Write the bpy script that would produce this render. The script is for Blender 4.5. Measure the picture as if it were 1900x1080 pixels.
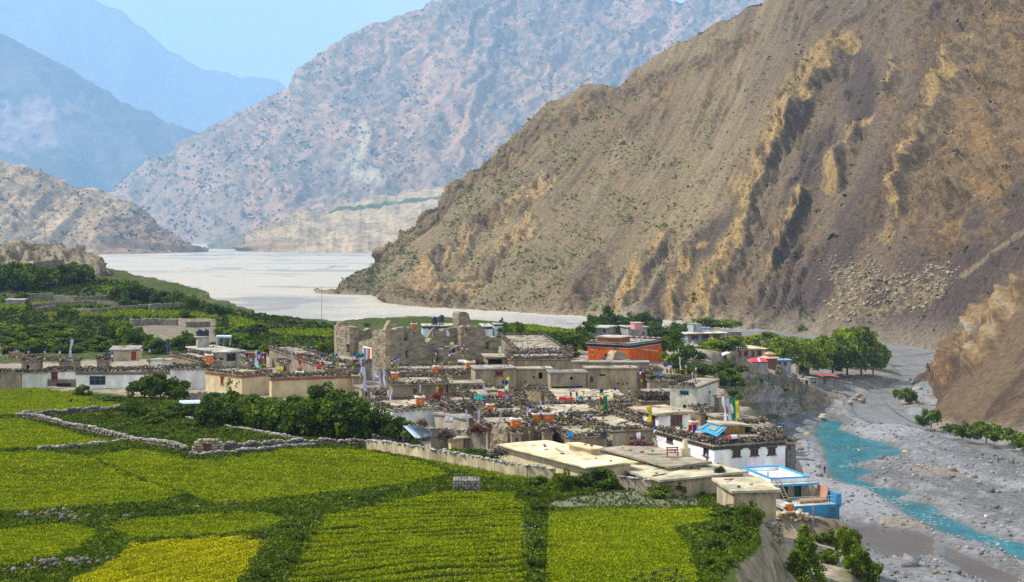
import bpy, math, random
import numpy as np
from mathutils import Vector, Matrix
for o in list(bpy.data.objects): bpy.data.objects.remove(o)
SC = bpy.context.scene
COL = SC.collection
RND = random.Random(7)
# ------------------------------------------------------------------ camera, sky, sun, exposure
F, YH, RIV = 2610.0, 430.0, -55.0
cam_data = bpy.data.cameras.new('camera'); cam = bpy.data.objects.new('camera', cam_data); COL.objects.link(cam)
cam_data.sensor_width = 36.0; cam_data.lens = 36.0*F/1900.0
cam_data.shift_y = -110.0/1900.0
cam_data.clip_start = 1.0; cam_data.clip_end = 60000.0
cam.location = (0, 0, 0); cam.rotation_euler = (math.radians(90), 0, 0)
SC.camera = cam
SUN_DIR = Vector((-0.93, 0.10, 1.12)).normalized()
SUN_EL = math.asin(SUN_DIR.z); SUN_AZ = math.atan2(SUN_DIR.x, SUN_DIR.y)
world = bpy.data.worlds.new('World'); SC.world = world; world.use_nodes = True
wn, wl = world.node_tree.nodes, world.node_tree.links
bg = wn['Background']; bg.inputs['Strength'].default_value = 0.092
sky = wn.new('ShaderNodeTexSky'); sky.sky_type = 'NISHITA'; sky.sun_disc = False
sky.sun_elevation = SUN_EL; sky.sun_rotation = SUN_AZ; sky.altitude = 2800; sky.dust_density = 1.6; sky.air_density = 1.0
tc = wn.new('ShaderNodeTexCoord'); mp = wn.new('ShaderNodeMapping'); mp.inputs['Scale'].default_value = (2.2, 2.2, 9.0)
nz = wn.new('ShaderNodeTexNoise'); nz.inputs['Scale'].default_value = 2.2; nz.inputs['Detail'].default_value = 6; nz.inputs['Roughness'].default_value = .55
rp = wn.new('ShaderNodeValToRGB'); rp.color_ramp.elements[0].position = .40; rp.color_ramp.elements[1].position = .72
mx = wn.new('ShaderNodeMix'); mx.data_type = 'RGBA'; mx.inputs[7].default_value = (7.6, 7.9, 8.2, 1)
ml = wn.new('ShaderNodeMath'); ml.operation = 'MULTIPLY_ADD'; ml.inputs[1].default_value = .38; ml.inputs[2].default_value = .60
wl.new(tc.outputs['Generated'], mp.inputs[0]); wl.new(mp.outputs[0], nz.inputs[0]); wl.new(nz.outputs[0], rp.inputs[0])
wl.new(rp.outputs[0], ml.inputs[0]); wl.new(ml.outputs[0], mx.inputs[0]); wl.new(sky.outputs[0], mx.inputs[6]); wl.new(mx.outputs[2], bg.inputs[0])
sun_d = bpy.data.lights.new('sun', 'SUN'); sun = bpy.data.objects.new('sun', sun_d); COL.objects.link(sun)
sun_d.energy = 5.0; sun_d.angle = math.radians(.5); sun_d.color = (1.0, .93, .80)
sun.rotation_euler = SUN_DIR.to_track_quat('Z', 'Y').to_euler(); sun.location = (0, 0, 60)
vs = SC.view_settings; vs.view_transform = 'Standard'; vs.look = 'None'; vs.gamma = 1; vs.use_curve_mapping = False
vs.exposure = 0.66
SC.cycles.max_bounces = 5; SC.cycles.diffuse_bounces = 3; SC.cycles.glossy_bounces = 2; SC.cycles.transmission_bounces = 3
SC.cycles.transparent_max_bounces = 4; SC.cycles.volume_bounces = 2; SC.cycles.use_denoising = False
# ------------------------------------------------------------------ numpy noise
def _h(ix, iy, seed):
    n = (ix.astype(np.int64)*374761393 + iy.astype(np.int64)*668265263 + seed*1442695041) & 0xFFFFFFFF
    n = ((n ^ (n >> 13))*1274126177) & 0xFFFFFFFF
    return ((n ^ (n >> 16)) & 0xFFFF)/65535.0
def vnoise(x, y, seed=0):
    x = np.asarray(x, float); y = np.asarray(y, float)
    ix = np.floor(x); iy = np.floor(y); fx = x-ix; fy = y-iy
    fx = fx*fx*fx*(fx*(fx*6-15)+10); fy = fy*fy*fy*(fy*(fy*6-15)+10)
    a = _h(ix, iy, seed); b = _h(ix+1, iy, seed); c = _h(ix, iy+1, seed); d = _h(ix+1, iy+1, seed)
    return (a*(1-fx)+b*fx)*(1-fy)+(c*(1-fx)+d*fx)*fy
def fbm(x, y, octv=5, seed=0, gain=.5):
    s = 0; a = 1.0; t = 0
    for i in range(octv):
        s = s+a*(vnoise(x, y, seed+i*17)*2-1); t += a; a *= gain
        x = x*2.03+11.3; y = y*2.03-7.7
    return s/t
def ridged(x, y, octv=5, seed=0):
    s = 0; a = 1.0; t = 0
    for i in range(octv):
        s = s+a*(1-np.abs(vnoise(x, y, seed+i*23)*2-1)); t += a; a *= .5
        x = x*2.07+3.1; y = y*2.07+5.7
    return s/t
def sstep(a, b, x):
    t = np.clip((x-a)/(b-a), 0, 1); return t*t*(3-2*t)
def seg_dist(px, py, poly, closed=False):
    """distance to a polyline, signed side (left positive), fraction along"""
    best = np.full(np.shape(px), 1e18); side = np.zeros(np.shape(px)); tt = np.zeros(np.shape(px))
    n = len(poly)-(0 if closed else 1)
    for i in range(n):
        (ax, ay), (bx, by) = poly[i][:2], poly[(i+1) % len(poly)][:2]
        dx, dy = bx-ax, by-ay; L2 = dx*dx+dy*dy+1e-9
        t = np.clip(((px-ax)*dx+(py-ay)*dy)/L2, 0, 1)
        qx, qy = px-ax-t*dx, py-ay-t*dy
        d = qx*qx+qy*qy; m = d < best
        best = np.where(m, d, best); side = np.where(m, dx*(py-ay)-dy*(px-ax), side); tt = np.where(m, (i+t)/n, tt)
    return np.sqrt(best), np.sign(side), tt
def inpoly(px, py, poly):
    r = np.zeros(np.shape(px), bool); n = len(poly)
    for i in range(n):
        (ax, ay), (bx, by) = poly[i][:2], poly[(i+1) % n][:2]
        if ay == by: continue
        r ^= ((ay > py) != (by > py)) & (px < (bx-ax)*(py-ay)/(by-ay)+ax)
    return r
def sd_poly(px, py, poly):
    d, _, _ = seg_dist(px, py, poly, True)
    return np.where(inpoly(px, py, poly), d, -d)
def lerp_tab(x, tab, k=1):
    return np.interp(x, [t[0] for t in tab], [t[k] for t in tab])
def cmix(c, col, m):
    return c*(1-m[..., None])+np.array(col)*m[..., None]
# ------------------------------------------------------------------ materials
MATS = {}
def mat(name, c1=(.5, .5, .5), c2=None, scale=3.0, stretch=(1, 1, 1), rough=.9, bump=.25, bscale=None, bdist=.05, attr=False, vary=.3, trans=0.0,
        orand=0.0, spec=.3, metal=0.0, detail=5, ramp=(.35, .65)):
    if name in MATS: return MATS[name]
    m = bpy.data.materials.new(name); m.use_nodes = True; MATS[name] = m
    n, l = m.node_tree.nodes, m.node_tree.links
    b = n['Principled BSDF']; b.inputs['Roughness'].default_value = rough
    b.inputs['Specular IOR Level'].default_value = spec; b.inputs['Metallic'].default_value = metal
    g = n.new('ShaderNodeNewGeometry'); mpn = n.new('ShaderNodeMapping'); mpn.inputs['Scale'].default_value = stretch
    l.new(g.outputs['Position'], mpn.inputs[0])
    t = n.new('ShaderNodeTexNoise'); t.inputs['Scale'].default_value = scale; t.inputs['Detail'].default_value = detail; t.inputs['Roughness'].default_value = .6
    l.new(mpn.outputs[0], t.inputs[0])
    r = n.new('ShaderNodeValToRGB'); r.color_ramp.elements[0].position = ramp[0]; r.color_ramp.elements[1].position = ramp[1]
    l.new(t.outputs[0], r.inputs[0])
    if attr:
        a = n.new('ShaderNodeAttribute'); a.attribute_name = 'Col'
        r.color_ramp.elements[0].color = (1-vary,)*3+(1,); r.color_ramp.elements[1].color = (1+vary,)*3+(1,)
        x = n.new('ShaderNodeMix'); x.data_type = 'RGBA'; x.blend_type = 'MULTIPLY'; x.inputs[0].default_value = 1
        l.new(a.outputs[0], x.inputs[6]); l.new(r.outputs[0], x.inputs[7]); out = x.outputs[2]
    else:
        c2 = c2 or tuple(v*(1-vary) for v in c1)
        r.color_ramp.elements[0].color = c2+(1,); r.color_ramp.elements[1].color = c1+(1,); out = r.outputs[0]
    if orand:
        oi = n.new('ShaderNodeObjectInfo'); mr = n.new('ShaderNodeMapRange'); mr.inputs[3].default_value = 1-orand; mr.inputs[4].default_value = 1+orand
        l.new(oi.outputs['Random'], mr.inputs[0])
        x = n.new('ShaderNodeMix'); x.data_type = 'RGBA'; x.blend_type = 'MULTIPLY'; x.inputs[0].default_value = 1
        l.new(out, x.inputs[6]); l.new(mr.outputs[0], x.inputs[7]); out = x.outputs[2]
    l.new(out, b.inputs['Base Color'])
    if bump:
        t2 = n.new('ShaderNodeTexNoise'); t2.inputs['Scale'].default_value = bscale or scale*3; t2.inputs['Detail'].default_value = 6; t2.inputs['Roughness'].default_value = .65
        l.new(mpn.outputs[0], t2.inputs[0])
        bp = n.new('ShaderNodeBump'); bp.inputs['Strength'].default_value = bump; bp.inputs['Distance'].default_value = bdist
        l.new(t2.outputs[0], bp.inputs['Height']); l.new(bp.outputs[0], b.inputs['Normal'])
    if trans:
        tr = n.new('ShaderNodeBsdfTranslucent'); ms = n.new('ShaderNodeMixShader'); ms.inputs[0].default_value = trans
        l.new(out, tr.inputs[0]); l.new(b.outputs[0], ms.inputs[1]); l.new(tr.outputs[0], ms.inputs[2])
        l.new(ms.outputs[0], n['Material Output'].inputs['Surface'])
    return m
# ------------------------------------------------------------------ mesh helpers
def npmesh(name, V, Fc, m, col=None, smooth=False, parent=None, loc=None, link=True):
    V = np.asarray(V, np.float32); Fc = np.asarray(Fc, np.int32); k = Fc.shape[1]
    me = bpy.data.meshes.new(name)
    me.vertices.add(len(V)); me.vertices.foreach_set('co', V.ravel())
    me.loops.add(Fc.size); me.loops.foreach_set('vertex_index', Fc.ravel())
    me.polygons.add(len(Fc)); me.polygons.foreach_set('loop_start', np.arange(0, Fc.size, k, dtype=np.int32))
    if smooth: me.polygons.foreach_set('use_smooth', np.ones(len(Fc), bool))
    me.update(calc_edges=True)
    if col is not None:
        ca = me.color_attributes.new('Col', 'FLOAT_COLOR', 'POINT')
        c4 = np.ones((len(V), 4), np.float32); c4[:, :3] = col; ca.data.foreach_set('color', c4.ravel())
    me.materials.append(m)
    if not link: return me
    o = bpy.data.objects.new(name, me); COL.objects.link(o)
    if parent: o.parent = parent
    if loc: o.location = loc
    return o
def tag(o, label=None, cat=None, group=None, kind=None):
    if label: o['label'] = label
    if cat: o['category'] = cat
    if group: o['group'] = group
    if kind: o['kind'] = kind
    return o
def thing(name, loc, label, cat, group=None, rz=0):
    o = bpy.data.objects.new(name, None); COL.objects.link(o); o.location = loc; o.rotation_euler = (0, 0, rz); o.empty_display_size = .3
    return tag(o, label, cat, group)
KIDS = {}
def dup(root, loc, rz=0, sc=(1, 1, 1), label=None, group=None):
    r = root.copy(); COL.objects.link(r); r.location = loc; r.rotation_euler = (0, 0, rz); r.scale = sc
    if label: r['label'] = label
    if group: r['group'] = group
    for ch in root.children:
        c = ch.copy(); COL.objects.link(c); c.parent = r
        for g in ch.children:
            d = g.copy(); COL.objects.link(d); d.parent = c
    return r
class MB:
    """collects solids in world (or local) coordinates, builds one mesh object"""
    def __init__(s): s.v = []; s.f = []; s.c = []
    def add(s, vs, fs, c=(1, 1, 1)):
        b = len(s.v); s.v += [tuple(p) for p in vs]; s.f += [tuple(i+b for i in f) for f in fs]; s.c += [c]*len(vs)
    def box(s, c, d, rz=0, tilt=None, col=(1, 1, 1), taper=1.0):
        R = Matrix.Rotation(rz, 3, 'Z')
        if tilt is not None: R = R @ tilt
        h = Vector(d)/2; vs = []
        for z in (-1, 1):
            k = 1 if z < 0 else taper
            for x, y in ((-1, -1), (1, -1), (1, 1), (-1, 1)): vs.append(Vector(c)+R @ Vector((x*h.x*k, y*h.y*k, z*h.z)))
        s.add(vs, ((3, 2, 1, 0), (4, 5, 6, 7), (0, 1, 5, 4), (1, 2, 6, 5), (2, 3, 7, 6), (3, 0, 4, 7)), col)
    def prism(s, poly, z0, z1, col=(1, 1, 1)):
        n = len(poly); vs = [(p[0], p[1], z0) for p in poly]+[(p[0], p[1], z1) for p in poly]
        s.add(vs, [tuple(range(n-1, -1, -1)), tuple(range(n, 2*n))]+[(i, (i+1) % n, n+(i+1) % n, n+i) for i in range(n)], col)
    def tube(s, p0, p1, r0, r1=None, n=6, col=(1, 1, 1)):
        p0, p1 = Vector(p0), Vector(p1); r1 = r0 if r1 is None else r1
        d = (p1-p0).normalized(); a = d.orthogonal().normalized(); b = d.cross(a)
        vs = [p0+(a*math.cos(t)+b*math.sin(t))*r0 for t in [2*math.pi*i/n for i in range(n)]]+[p1+(a*math.cos(t)+b*math.sin(t))*r1 for t in [2*math.pi*i/n for i in range(n)]]
        s.add(vs, [(i, (i+1) % n, n+(i+1) % n, n+i) for i in range(n)]+[tuple(range(n-1, -1, -1)), tuple(range(n, 2*n))], col)
    def lathe(s, c, prof, n=12, col=(1, 1, 1)):
        c = Vector(c); vs = []; fs = []
        for r, z in prof: vs += [c+Vector((r*math.cos(2*math.pi*i/n), r*math.sin(2*math.pi*i/n), z)) for i in range(n)]
        for j in range(len(prof)-1): fs += [(j*n+i, j*n+(i+1) % n, (j+1)*n+(i+1) % n, (j+1)*n+i) for i in range(n)]
        fs += [tuple(range(n-1, -1, -1)), tuple(range((len(prof)-1)*n, len(prof)*n))]
        s.add(vs, fs, col)
    def blob(s, c, r, seed=0, col=(1, 1, 1), squash=.7, n=7):
        rr = random.Random(seed); c = Vector(c); vs = []; m = 4
        rx, ry = r*rr.uniform(.75, 1.25), r*rr.uniform(.75, 1.25)
        for j in range(1, m):
            for i in range(n):
                a, b = 2*math.pi*i/n+j*.4, math.pi*j/m; k = rr.uniform(.8, 1.18)
                vs.append(c+Vector((rx*k*math.sin(b)*math.cos(a), ry*k*math.sin(b)*math.sin(a), r*squash*k*math.cos(b))))
        vs += [c+Vector((0, 0, r*squash)), c-Vector((0, 0, r*squash))]; T, B = len(vs)-2, len(vs)-1; fs = []
        for j in range(m-2): fs += [(j*n+i, (j+1)*n+i, (j+1)*n+(i+1) % n, j*n+(i+1) % n) for i in range(n)]
        fs += [(i, (i+1) % n, T) for i in range(n)]+[((m-2)*n+(i+1) % n, (m-2)*n+i, B) for i in range(n)]
        s.add(vs, fs, col)
    def build(s, name, m, parent=None, kind=None, smooth=False, label=None):
        o0 = Vector(parent['_o']) if parent is not None and '_o' in parent else Vector((0, 0, 0))
        me = bpy.data.meshes.new(name); me.from_pydata([(p[0]-o0.x, p[1]-o0.y, p[2]-o0.z) for p in s.v], [], s.f); me.update()
        ca = me.color_attributes.new('Col', 'FLOAT_COLOR', 'POINT')
        ca.data.foreach_set('color', np.array([tuple(c)+(1,) for c in s.c], np.float32).ravel())
        if smooth: me.polygons.foreach_set('use_smooth', np.ones(len(me.polygons), bool))
        me.materials.append(m)
        o = bpy.data.objects.new(name, me); COL.objects.link(o)
        if parent is not None:
            o.parent = parent
            if '_o' in parent: o['_o'] = parent['_o']
        if kind: o['kind'] = kind
        if label: o['label'] = label
        return o
def wthing(name, loc, label, cat, group=None):
    """a thing whose parts are given in world coordinates"""
    o = thing(name, loc, label, cat, group); o['_o'] = tuple(float(v) for v in loc); return o
CUBE_F = np.array([(3, 2, 1, 0), (4, 5, 6, 7), (0, 1, 5, 4), (1, 2, 6, 5), (2, 3, 7, 6), (3, 0, 4, 7)])
CUBE_V = np.array([(x, y, z) for z in (-1, 1) for x, y in ((-1, -1), (1, -1), (1, 1), (-1, 1))], float)
def box_batch(C, H, ang, tilt, rng, jit=.12):
    """many small boxes at once: centres, half sizes, heading, tilt"""
    n = len(C); V = CUBE_V[None]*H[:, None]*(1+rng.uniform(-jit, jit, (n, 8, 3)))
    ct, st = np.cos(tilt)[:, None], np.sin(tilt)[:, None]
    x = V[..., 0]*ct-V[..., 2]*st; z = V[..., 0]*st+V[..., 2]*ct; y = V[..., 1]
    ca, sa = np.cos(ang)[:, None], np.sin(ang)[:, None]
    V = np.stack([x*ca-y*sa, x*sa+y*ca, z], -1)+C[:, None]
    return V.reshape(-1, 3), (CUBE_F[None]+(np.arange(n)*8)[:, None, None]).reshape(-1, 4)
def pix(px, py, d): return Vector(((px-950)/F*d, d, -(py-YH)/F*d))
def proj(p): return 950+F*p[0]/p[1], YH-F*p[2]/p[1]
# ------------------------------------------------------------------ terrain: village terrace, fields, river bed
def _tps(pts):
    P = np.array([((x-950)/F*d, d, -(y-YH)/F*d) for x, y, d in pts]); n = len(P); S = 200.0
    A = P[:, :2]/S; r = np.linalg.norm(A[:, None]-A[None], axis=2); K = np.where(r > 0, r*r*np.log(r+1e-12), 0)+np.eye(n)*.004
    Q = np.c_[np.ones(n), A]; M_ = np.block([[K, Q], [Q.T, np.zeros((3, 3))]])
    w = np.linalg.solve(M_, np.r_[P[:, 2], 0, 0, 0])
    def f(x, y):
        x = np.asarray(x, float)/S; y = np.asarray(y, float)/S; out = w[n]+w[n+1]*x+w[n+2]*y
        for i in range(n):
            r2 = (x-A[i, 0])**2+(y-A[i, 1])**2; out = out+w[i]*.5*r2*np.log(r2+1e-12)
        return out
    return f
_field = [(950, 2600, 20), (0, 1500, 45), (1900, 1500, 45), (0, 1080, 80), (950, 1080, 76), (1300, 1080, 80), (0, 950, 110), (500, 900, 128), (0, 730, 226), (680, 830, 165),
          (1000, 880, 144), (1350, 925, 134)]
_vill = [(700, 740, 214), (1000, 740, 220), (1250, 770, 200), (1100, 690, 275), (600, 690, 262), (190, 722, 232), (600, 640, 348), (560, 620, 390), (300, 580, 450), (-400, 620, 330),
         (100, 562, 485), (100, 512, 540), (-300, 560, 500), (1000, 610, 465), (1300, 650, 405), (1340, 652, 385), (1400, 695, 478), (1500, 722, 470), (1580, 690, 515), (1640, 690, 535), (1500, 640, 640), (1200, 622, 560), (1400, 640, 560)]
_bench = [(1440, 1075, 114), (1480, 983, 134), (1430, 1010, 128), (1540, 1070, 114), (1466, 933, 140), (1500, 1500, 66), (1400, 1500, 66), (1325, 897, 151), (1470, 884, 156), (1400, 935, 128), (1250, 905, 137), (1100, 885, 145)]
zfield = _tps(_field+_vill); zbench = _tps(_field[:2]+_field[6:11]+_vill+_bench)
def wx(lst): return [((x-950)/F*d, d) for x, d in lst]
BLUFF = wx([(1290, 30), (1310, 55), (1335, 70), (1365, 80), (1395, 95), (1404, 110), (1408, 120), (1400, 127)])   # brink of the field above the lane
TERR = wx([(1760, 30), (1720, 60), (1690, 80), (1640, 95), (1600, 108), (1572, 118), (1556, 128), (1545, 138), (1515, 146), (1490, 155), (1476, 164), (1462, 175), (1430, 195), (1375, 212), (1350, 226), (1330, 250),
           (1308, 300), (1312, 345), (1345, 394), (1420, 412), (1490, 432), (1545, 452), (1600, 490), (1645, 525), (1652, 560), (1610, 615), (1540, 650), (1440, 660), (1330, 640), (1200, 600), (1090, 530), (1000, 500), (900, 490), (760, 470),
           (640, 440), (560, 440), (500, 450), (440, 480), (380, 520), (260, 560), (190, 600), (0, 680), (-300, 760), (-700, 800), (-900, 400), (-1500, 100), (-4000, 30)])
def ground(x, y):
    x = np.asarray(x, float); y = np.asarray(y, float)
    d, side, _ = seg_dist(x, y, BLUFF)
    e = np.where((side > 0) | (y > 127), d, -d)
    e = e+fbm(x*.35, y*.35, 3, 5)*1.2
    s = np.where(y > 140, 1, sstep(-3.2, .3, e)); s = s*(1-sstep(120, 140, y))
    zt = zfield(x, y)*s+zbench(x, y)*(1-s)
    rough = fbm(x*.18, y*.18, 4, 3)
    zt = zt+rough*.28
    sd = sd_poly(x, y, TERR)+fbm(x*.11, y*.11, 4, 9)*4.0
    S = sstep(-7.5, 0.5, sd); lowshelf = sstep(395, 430, y)*sstep(60, 100, x)
    z = RIV-.9+(zt-RIV+.9)*S
    return z+(S*(1-S)*4)*fbm(x*.3, y*.3, 4, 21)*2.6*(1-lowshelf*.7)
def gz(x, y): return float(ground(np.array([x]), np.array([y]))[0])
_DD = np.exp(np.linspace(math.log(45), math.log(760), 1500))
def Pg(px, py, h=0.0, dmin=45):
    """the point where the sight line of a pixel meets the ground raised by h"""
    D = _DD; X = (px-950)/F*D; zr = -(py-YH)/F*D; g = ground(X, D)+h
    k = np.nonzero((zr <= g) & (D >= dmin))[0]
    i = int(k[0]) if len(k) else len(D)-1
    if i > 0:
        a, b = zr[i-1]-g[i-1], zr[i]-g[i]; t = a/(a-b) if a != b else 0; d = D[i-1]+(D[i]-D[i-1])*min(max(t, 0), 1)
    else: d = D[i]
    return Vector(((px-950)/F*d, d, -(py-YH)/F*d))
def Pr(px, py, z=RIV):
    d = -z*F/(py-YH); return Vector(((px-950)/F*d, d, z))
def wpoly(pl, h=0.0): return [tuple(Pg(a, b, h)[:2]) for a, b in pl]
def rpoly(pl): return [tuple(Pr(a, b)[:2]) for a, b in pl]
VILLAGE = [(-60, 722), (-60, 676), (330, 664), (500, 655), (640, 648), (940, 642), (1090, 650), (1240, 650), (1420, 648), (1560, 676), (1640, 690), (1640, 720), (1480, 850), (1520, 950), (1600, 1080), (1450, 1080), (1425, 1000), (1420, 960), (1340, 905), (1150, 898), (1040, 893), (900, 852), (760, 828), (690, 800), (660, 760), (500, 745), (380, 742), (140, 724)]
W_VILL = wpoly(VILLAGE)
FIELDS = {
 'a': [(-60, 722), (75, 722), (110, 727), (190, 742), (243, 757), (235, 765), (120, 768), (40, 772), (-60, 776)],
 'b': [(-60, 784), (35, 780), (60, 784), (130, 803), (207, 822), (150, 829), (75, 835), (-60, 838)],
 'c': [(-60, 842), (68, 839), (110, 844), (165, 850), (345, 921), (260, 938), (60, 952), (-60, 956)],
 'd': [(165, 849), (240, 834), (300, 842), (345, 853), (385, 858), (460, 846), (560, 834), (680, 840), (830, 878), (834, 884), (740, 905), (600, 920), (470, 936), (400, 939), (352, 923)],
 'e': [(690, 833), (1025, 896), (1005, 899), (950, 897), (900, 890), (842, 878)],
 'f': [(-60, 992), (70, 982), (140, 979), (175, 985), (184, 998), (150, 1024), (70, 1045), (-60, 1062)],
 'g': [(190, 982), (260, 966), (400, 956), (500, 956), (530, 966), (505, 984), (420, 998), (300, 1003), (228, 1001)],
 'h': [(70, 1130), (130, 1085), (215, 1041), (240, 1016), (330, 1006), (470, 1001), (493, 1011), (460, 1060), (435, 1120), (430, 1180), (60, 1180)],
 'i': [(500, 1160), (540, 1080), (572, 1005), (600, 962), (700, 940), (830, 916), (900, 913), (955, 916), (972, 940), (978, 1080), (980, 1160)],
 'j': [(1018, 958), (1100, 949), (1338, 949), (1345, 965), (1250, 986), (1270, 1012), (1290, 1060), (1300, 1160), (1012, 1160)],
}
W_FIELD = {k: wpoly(v) for k, v in FIELDS.items()}
PLOT = wpoly([(1010, 936), (1060, 922), (1140, 908), (1300, 910), (1302, 944), (1010, 946)])
FARF = [[(-60, 561), (45, 566), (52, 574), (-60, 578)], [(45, 560), (70, 557), (240, 566), (230, 570), (70, 568)], [(80, 583), (200, 575), (400, 581), (405, 592), (300, 590), (150, 590), (85, 588)],
        [(420, 587), (450, 592), (490, 604), (500, 609), (430, 608)], [(500, 616), (560, 611), (628, 613), (628, 628), (560, 626), (500, 621)], [(955, 606), (1090, 603), (1095, 620), (1000, 619), (960, 614)], [(185, 532), (215, 534), (218, 541), (190, 540)]]
W_FARF = [wpoly(p) for p in FARF]
GARDEN = wpoly([(140, 782), (240, 770), (330, 772), (440, 800), (560, 822), (420, 826), (380, 834), (345, 838), (230, 814)])
ROCKY = wpoly([(235, 592), (400, 592), (410, 640), (300, 640), (250, 615)])
def polar_grid(tx0, tx1, nx, dd):
    t = np.linspace(tx0, tx1, nx); D, T = np.meshgrid(dd, t, indexing='ij'); X = T*D; n, m = D.shape
    i = np.arange(n*m).reshape(n, m)
    return X, D, np.stack([i[:-1, :-1], i[:-1, 1:], i[1:, 1:], i[1:, :-1]], -1).reshape(-1, 4)
def make_terrain():
    dd = np.exp(np.linspace(math.log(6), math.log(40), 30)).tolist()[:-1]+np.exp(np.linspace(math.log(40), math.log(800), 410)).tolist()
    X, Y, Q = polar_grid(-.44, .44, 460, np.array(dd)); Z = ground(X, Y)
    sd = sd_poly(X, Y, TERR); n1 = fbm(X*.08, Y*.08, 4, 31); n2 = fbm(X*.5, Y*.5, 4, 41)
    c = np.zeros(X.shape+(3,))+np.array((.045, .066, .006))
    c = cmix(c, (.07, .072, .02), sstep(.0, .6, n1)); c = cmix(c, (.16, .13, .08), sstep(.25, .6, n2)*.5)
    v = sstep(-2, 2, sd_poly(X, Y, W_VILL)+n2*3); c = cmix(c, (.30, .25, .185), v)
    c = cmix(c, (.20, .165, .12), v*sstep(0, .5, n2)*.6)
    for k, p in W_FIELD.items(): c = cmix(c, (.026, .038, .006) if k == 'i' else ((.11, .135, .006) if k != 'h' else (.19, .165, .006)), sstep(-.3, .5, sd_poly(X, Y, p)))
    for p in W_FARF: c = cmix(c, (.17, .22, .004), sstep(-.8, .8, sd_poly(X, Y, p)))
    c = cmix(c, (.17, .165, .10), sstep(-.4, .4, sd_poly(X, Y, PLOT)+n2*.7)*.85)
    c = cmix(c, (.06, .09, .022), sstep(-.6, .6, sd_poly(X, Y, GARDEN)))
    c = cmix(c, (.19, .16, .115), sstep(-2, 2, sd_poly(X, Y, ROCKY)+n2*2))
    gx = np.gradient(Z, axis=0)/np.gradient(Y, axis=0); gy = np.gradient(Z, axis=1)/(np.gradient(X, axis=1)+1e-9); sl = np.hypot(gx, gy)
    st = sstep(.55, 1.1, sl+n2*.3)
    c = cmix(c, (.25, .195, .125), st); c = cmix(c, (.13, .105, .075), st*sstep(-.1, .4, fbm(X*.25, Z*.5, 4, 51)))
    c = cmix(c, (.27, .265, .26), sstep(-6, -10, sd))
    low = sstep(395, 440, Y)*sstep(60, 95, X); c = cmix(c, (.235, .215, .19), low*(1-st)*.8)
    o = npmesh('ground', np.stack([X, Y, Z], -1).reshape(-1, 3), Q, mat('ground_soil', attr=True, scale=.7, vary=.35, bump=.5, bscale=1.6, bdist=.15, spec=.1), c.reshape(-1, 3), True)
    tag(o, 'terrace of fields and village ground above the river', None, None, 'structure')
make_terrain()
# ------------------------------------------------------------------ river bed and water
TEAL = [rpoly([(1516, 782), (1556, 778), (1568, 784), (1560, 796), (1600, 811), (1640, 821), (1674, 838), (1650, 848), (1625, 848), (1580, 862), (1618, 872), (1604, 880), (1590, 888), (1640, 905), (1683, 911), (1668, 925), (1722, 936), (1765, 962), (1810, 986), (1905, 1008), (1990, 1030), (1990, 1075), (1905, 1036), (1840, 1012), (1760, 987), (1700, 962), (1650, 930), (1610, 905), (1570, 898), (1545, 882), (1532, 858), (1528, 830), (1512, 800)])]
POOL = [rpoly([(1553, 976), (1590, 970), (1640, 975), (1700, 984), (1738, 1000), (1728, 1030), (1664, 1036), (1622, 1016), (1585, 992)]),
        rpoly([(1760, 1012), (1800, 1030), (1840, 1052), (1900, 1076), (1860, 1084), (1800, 1062), (1750, 1040)])]
MAIN = [rpoly([(1050, 598), (1240, 606), (1380, 612), (1500, 619), (1640, 630), (1765, 655), (1742, 695), (1690, 716), (1658, 745), (1682, 768), (1750, 792), (1830, 813), (1905, 835), (2000, 858), (2000, 905), (1905, 863), (1820, 836), (1740, 806), (1690, 790), (1632, 790), (1592, 774), (1580, 755), (1600, 735), (1628, 700), (1652, 662), (1600, 640), (1500, 632), (1380, 624), (1240, 614), (1050, 602)])]
def riverz(X, Y):
    far = sstep(700, 1400, Y)
    z = RIV+.35+fbm(X*.045, Y*.03, 5, 61)*1.5*(1-far)+np.abs(fbm(X*.25, Y*.2, 4, 63))*.7*(1-far)+ridged(X*.02+Y*.03, Y*.012, 4, 67)*.5*(1-far)
    mask = np.zeros(X.shape)
    m = (Y > 180) & (Y < 1000) & (X > -60)
    xs, ys = X[m], Y[m]; w = np.full(xs.shape, -1e9); wob = fbm(xs*.15, ys*.12, 4, 65)*1.6
    for p in TEAL+POOL+MAIN: w = np.maximum(w, sd_poly(xs, ys, p))
    w = w+wob; zz = z[m]
    lev = sstep(-9, -1, w); zz = zz*(1-lev)+(RIV+.12)*lev+sstep(-10, -4, w)*sstep(-.5, -3.5, w)*.55*(1+fbm(xs*.3, ys*.3, 3, 66))
    zz = zz-sstep(-.8, 1.5, w)*1.1; z[m] = zz; mask[m] = w
    mask[~m] = -99
    return z, mask
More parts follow.
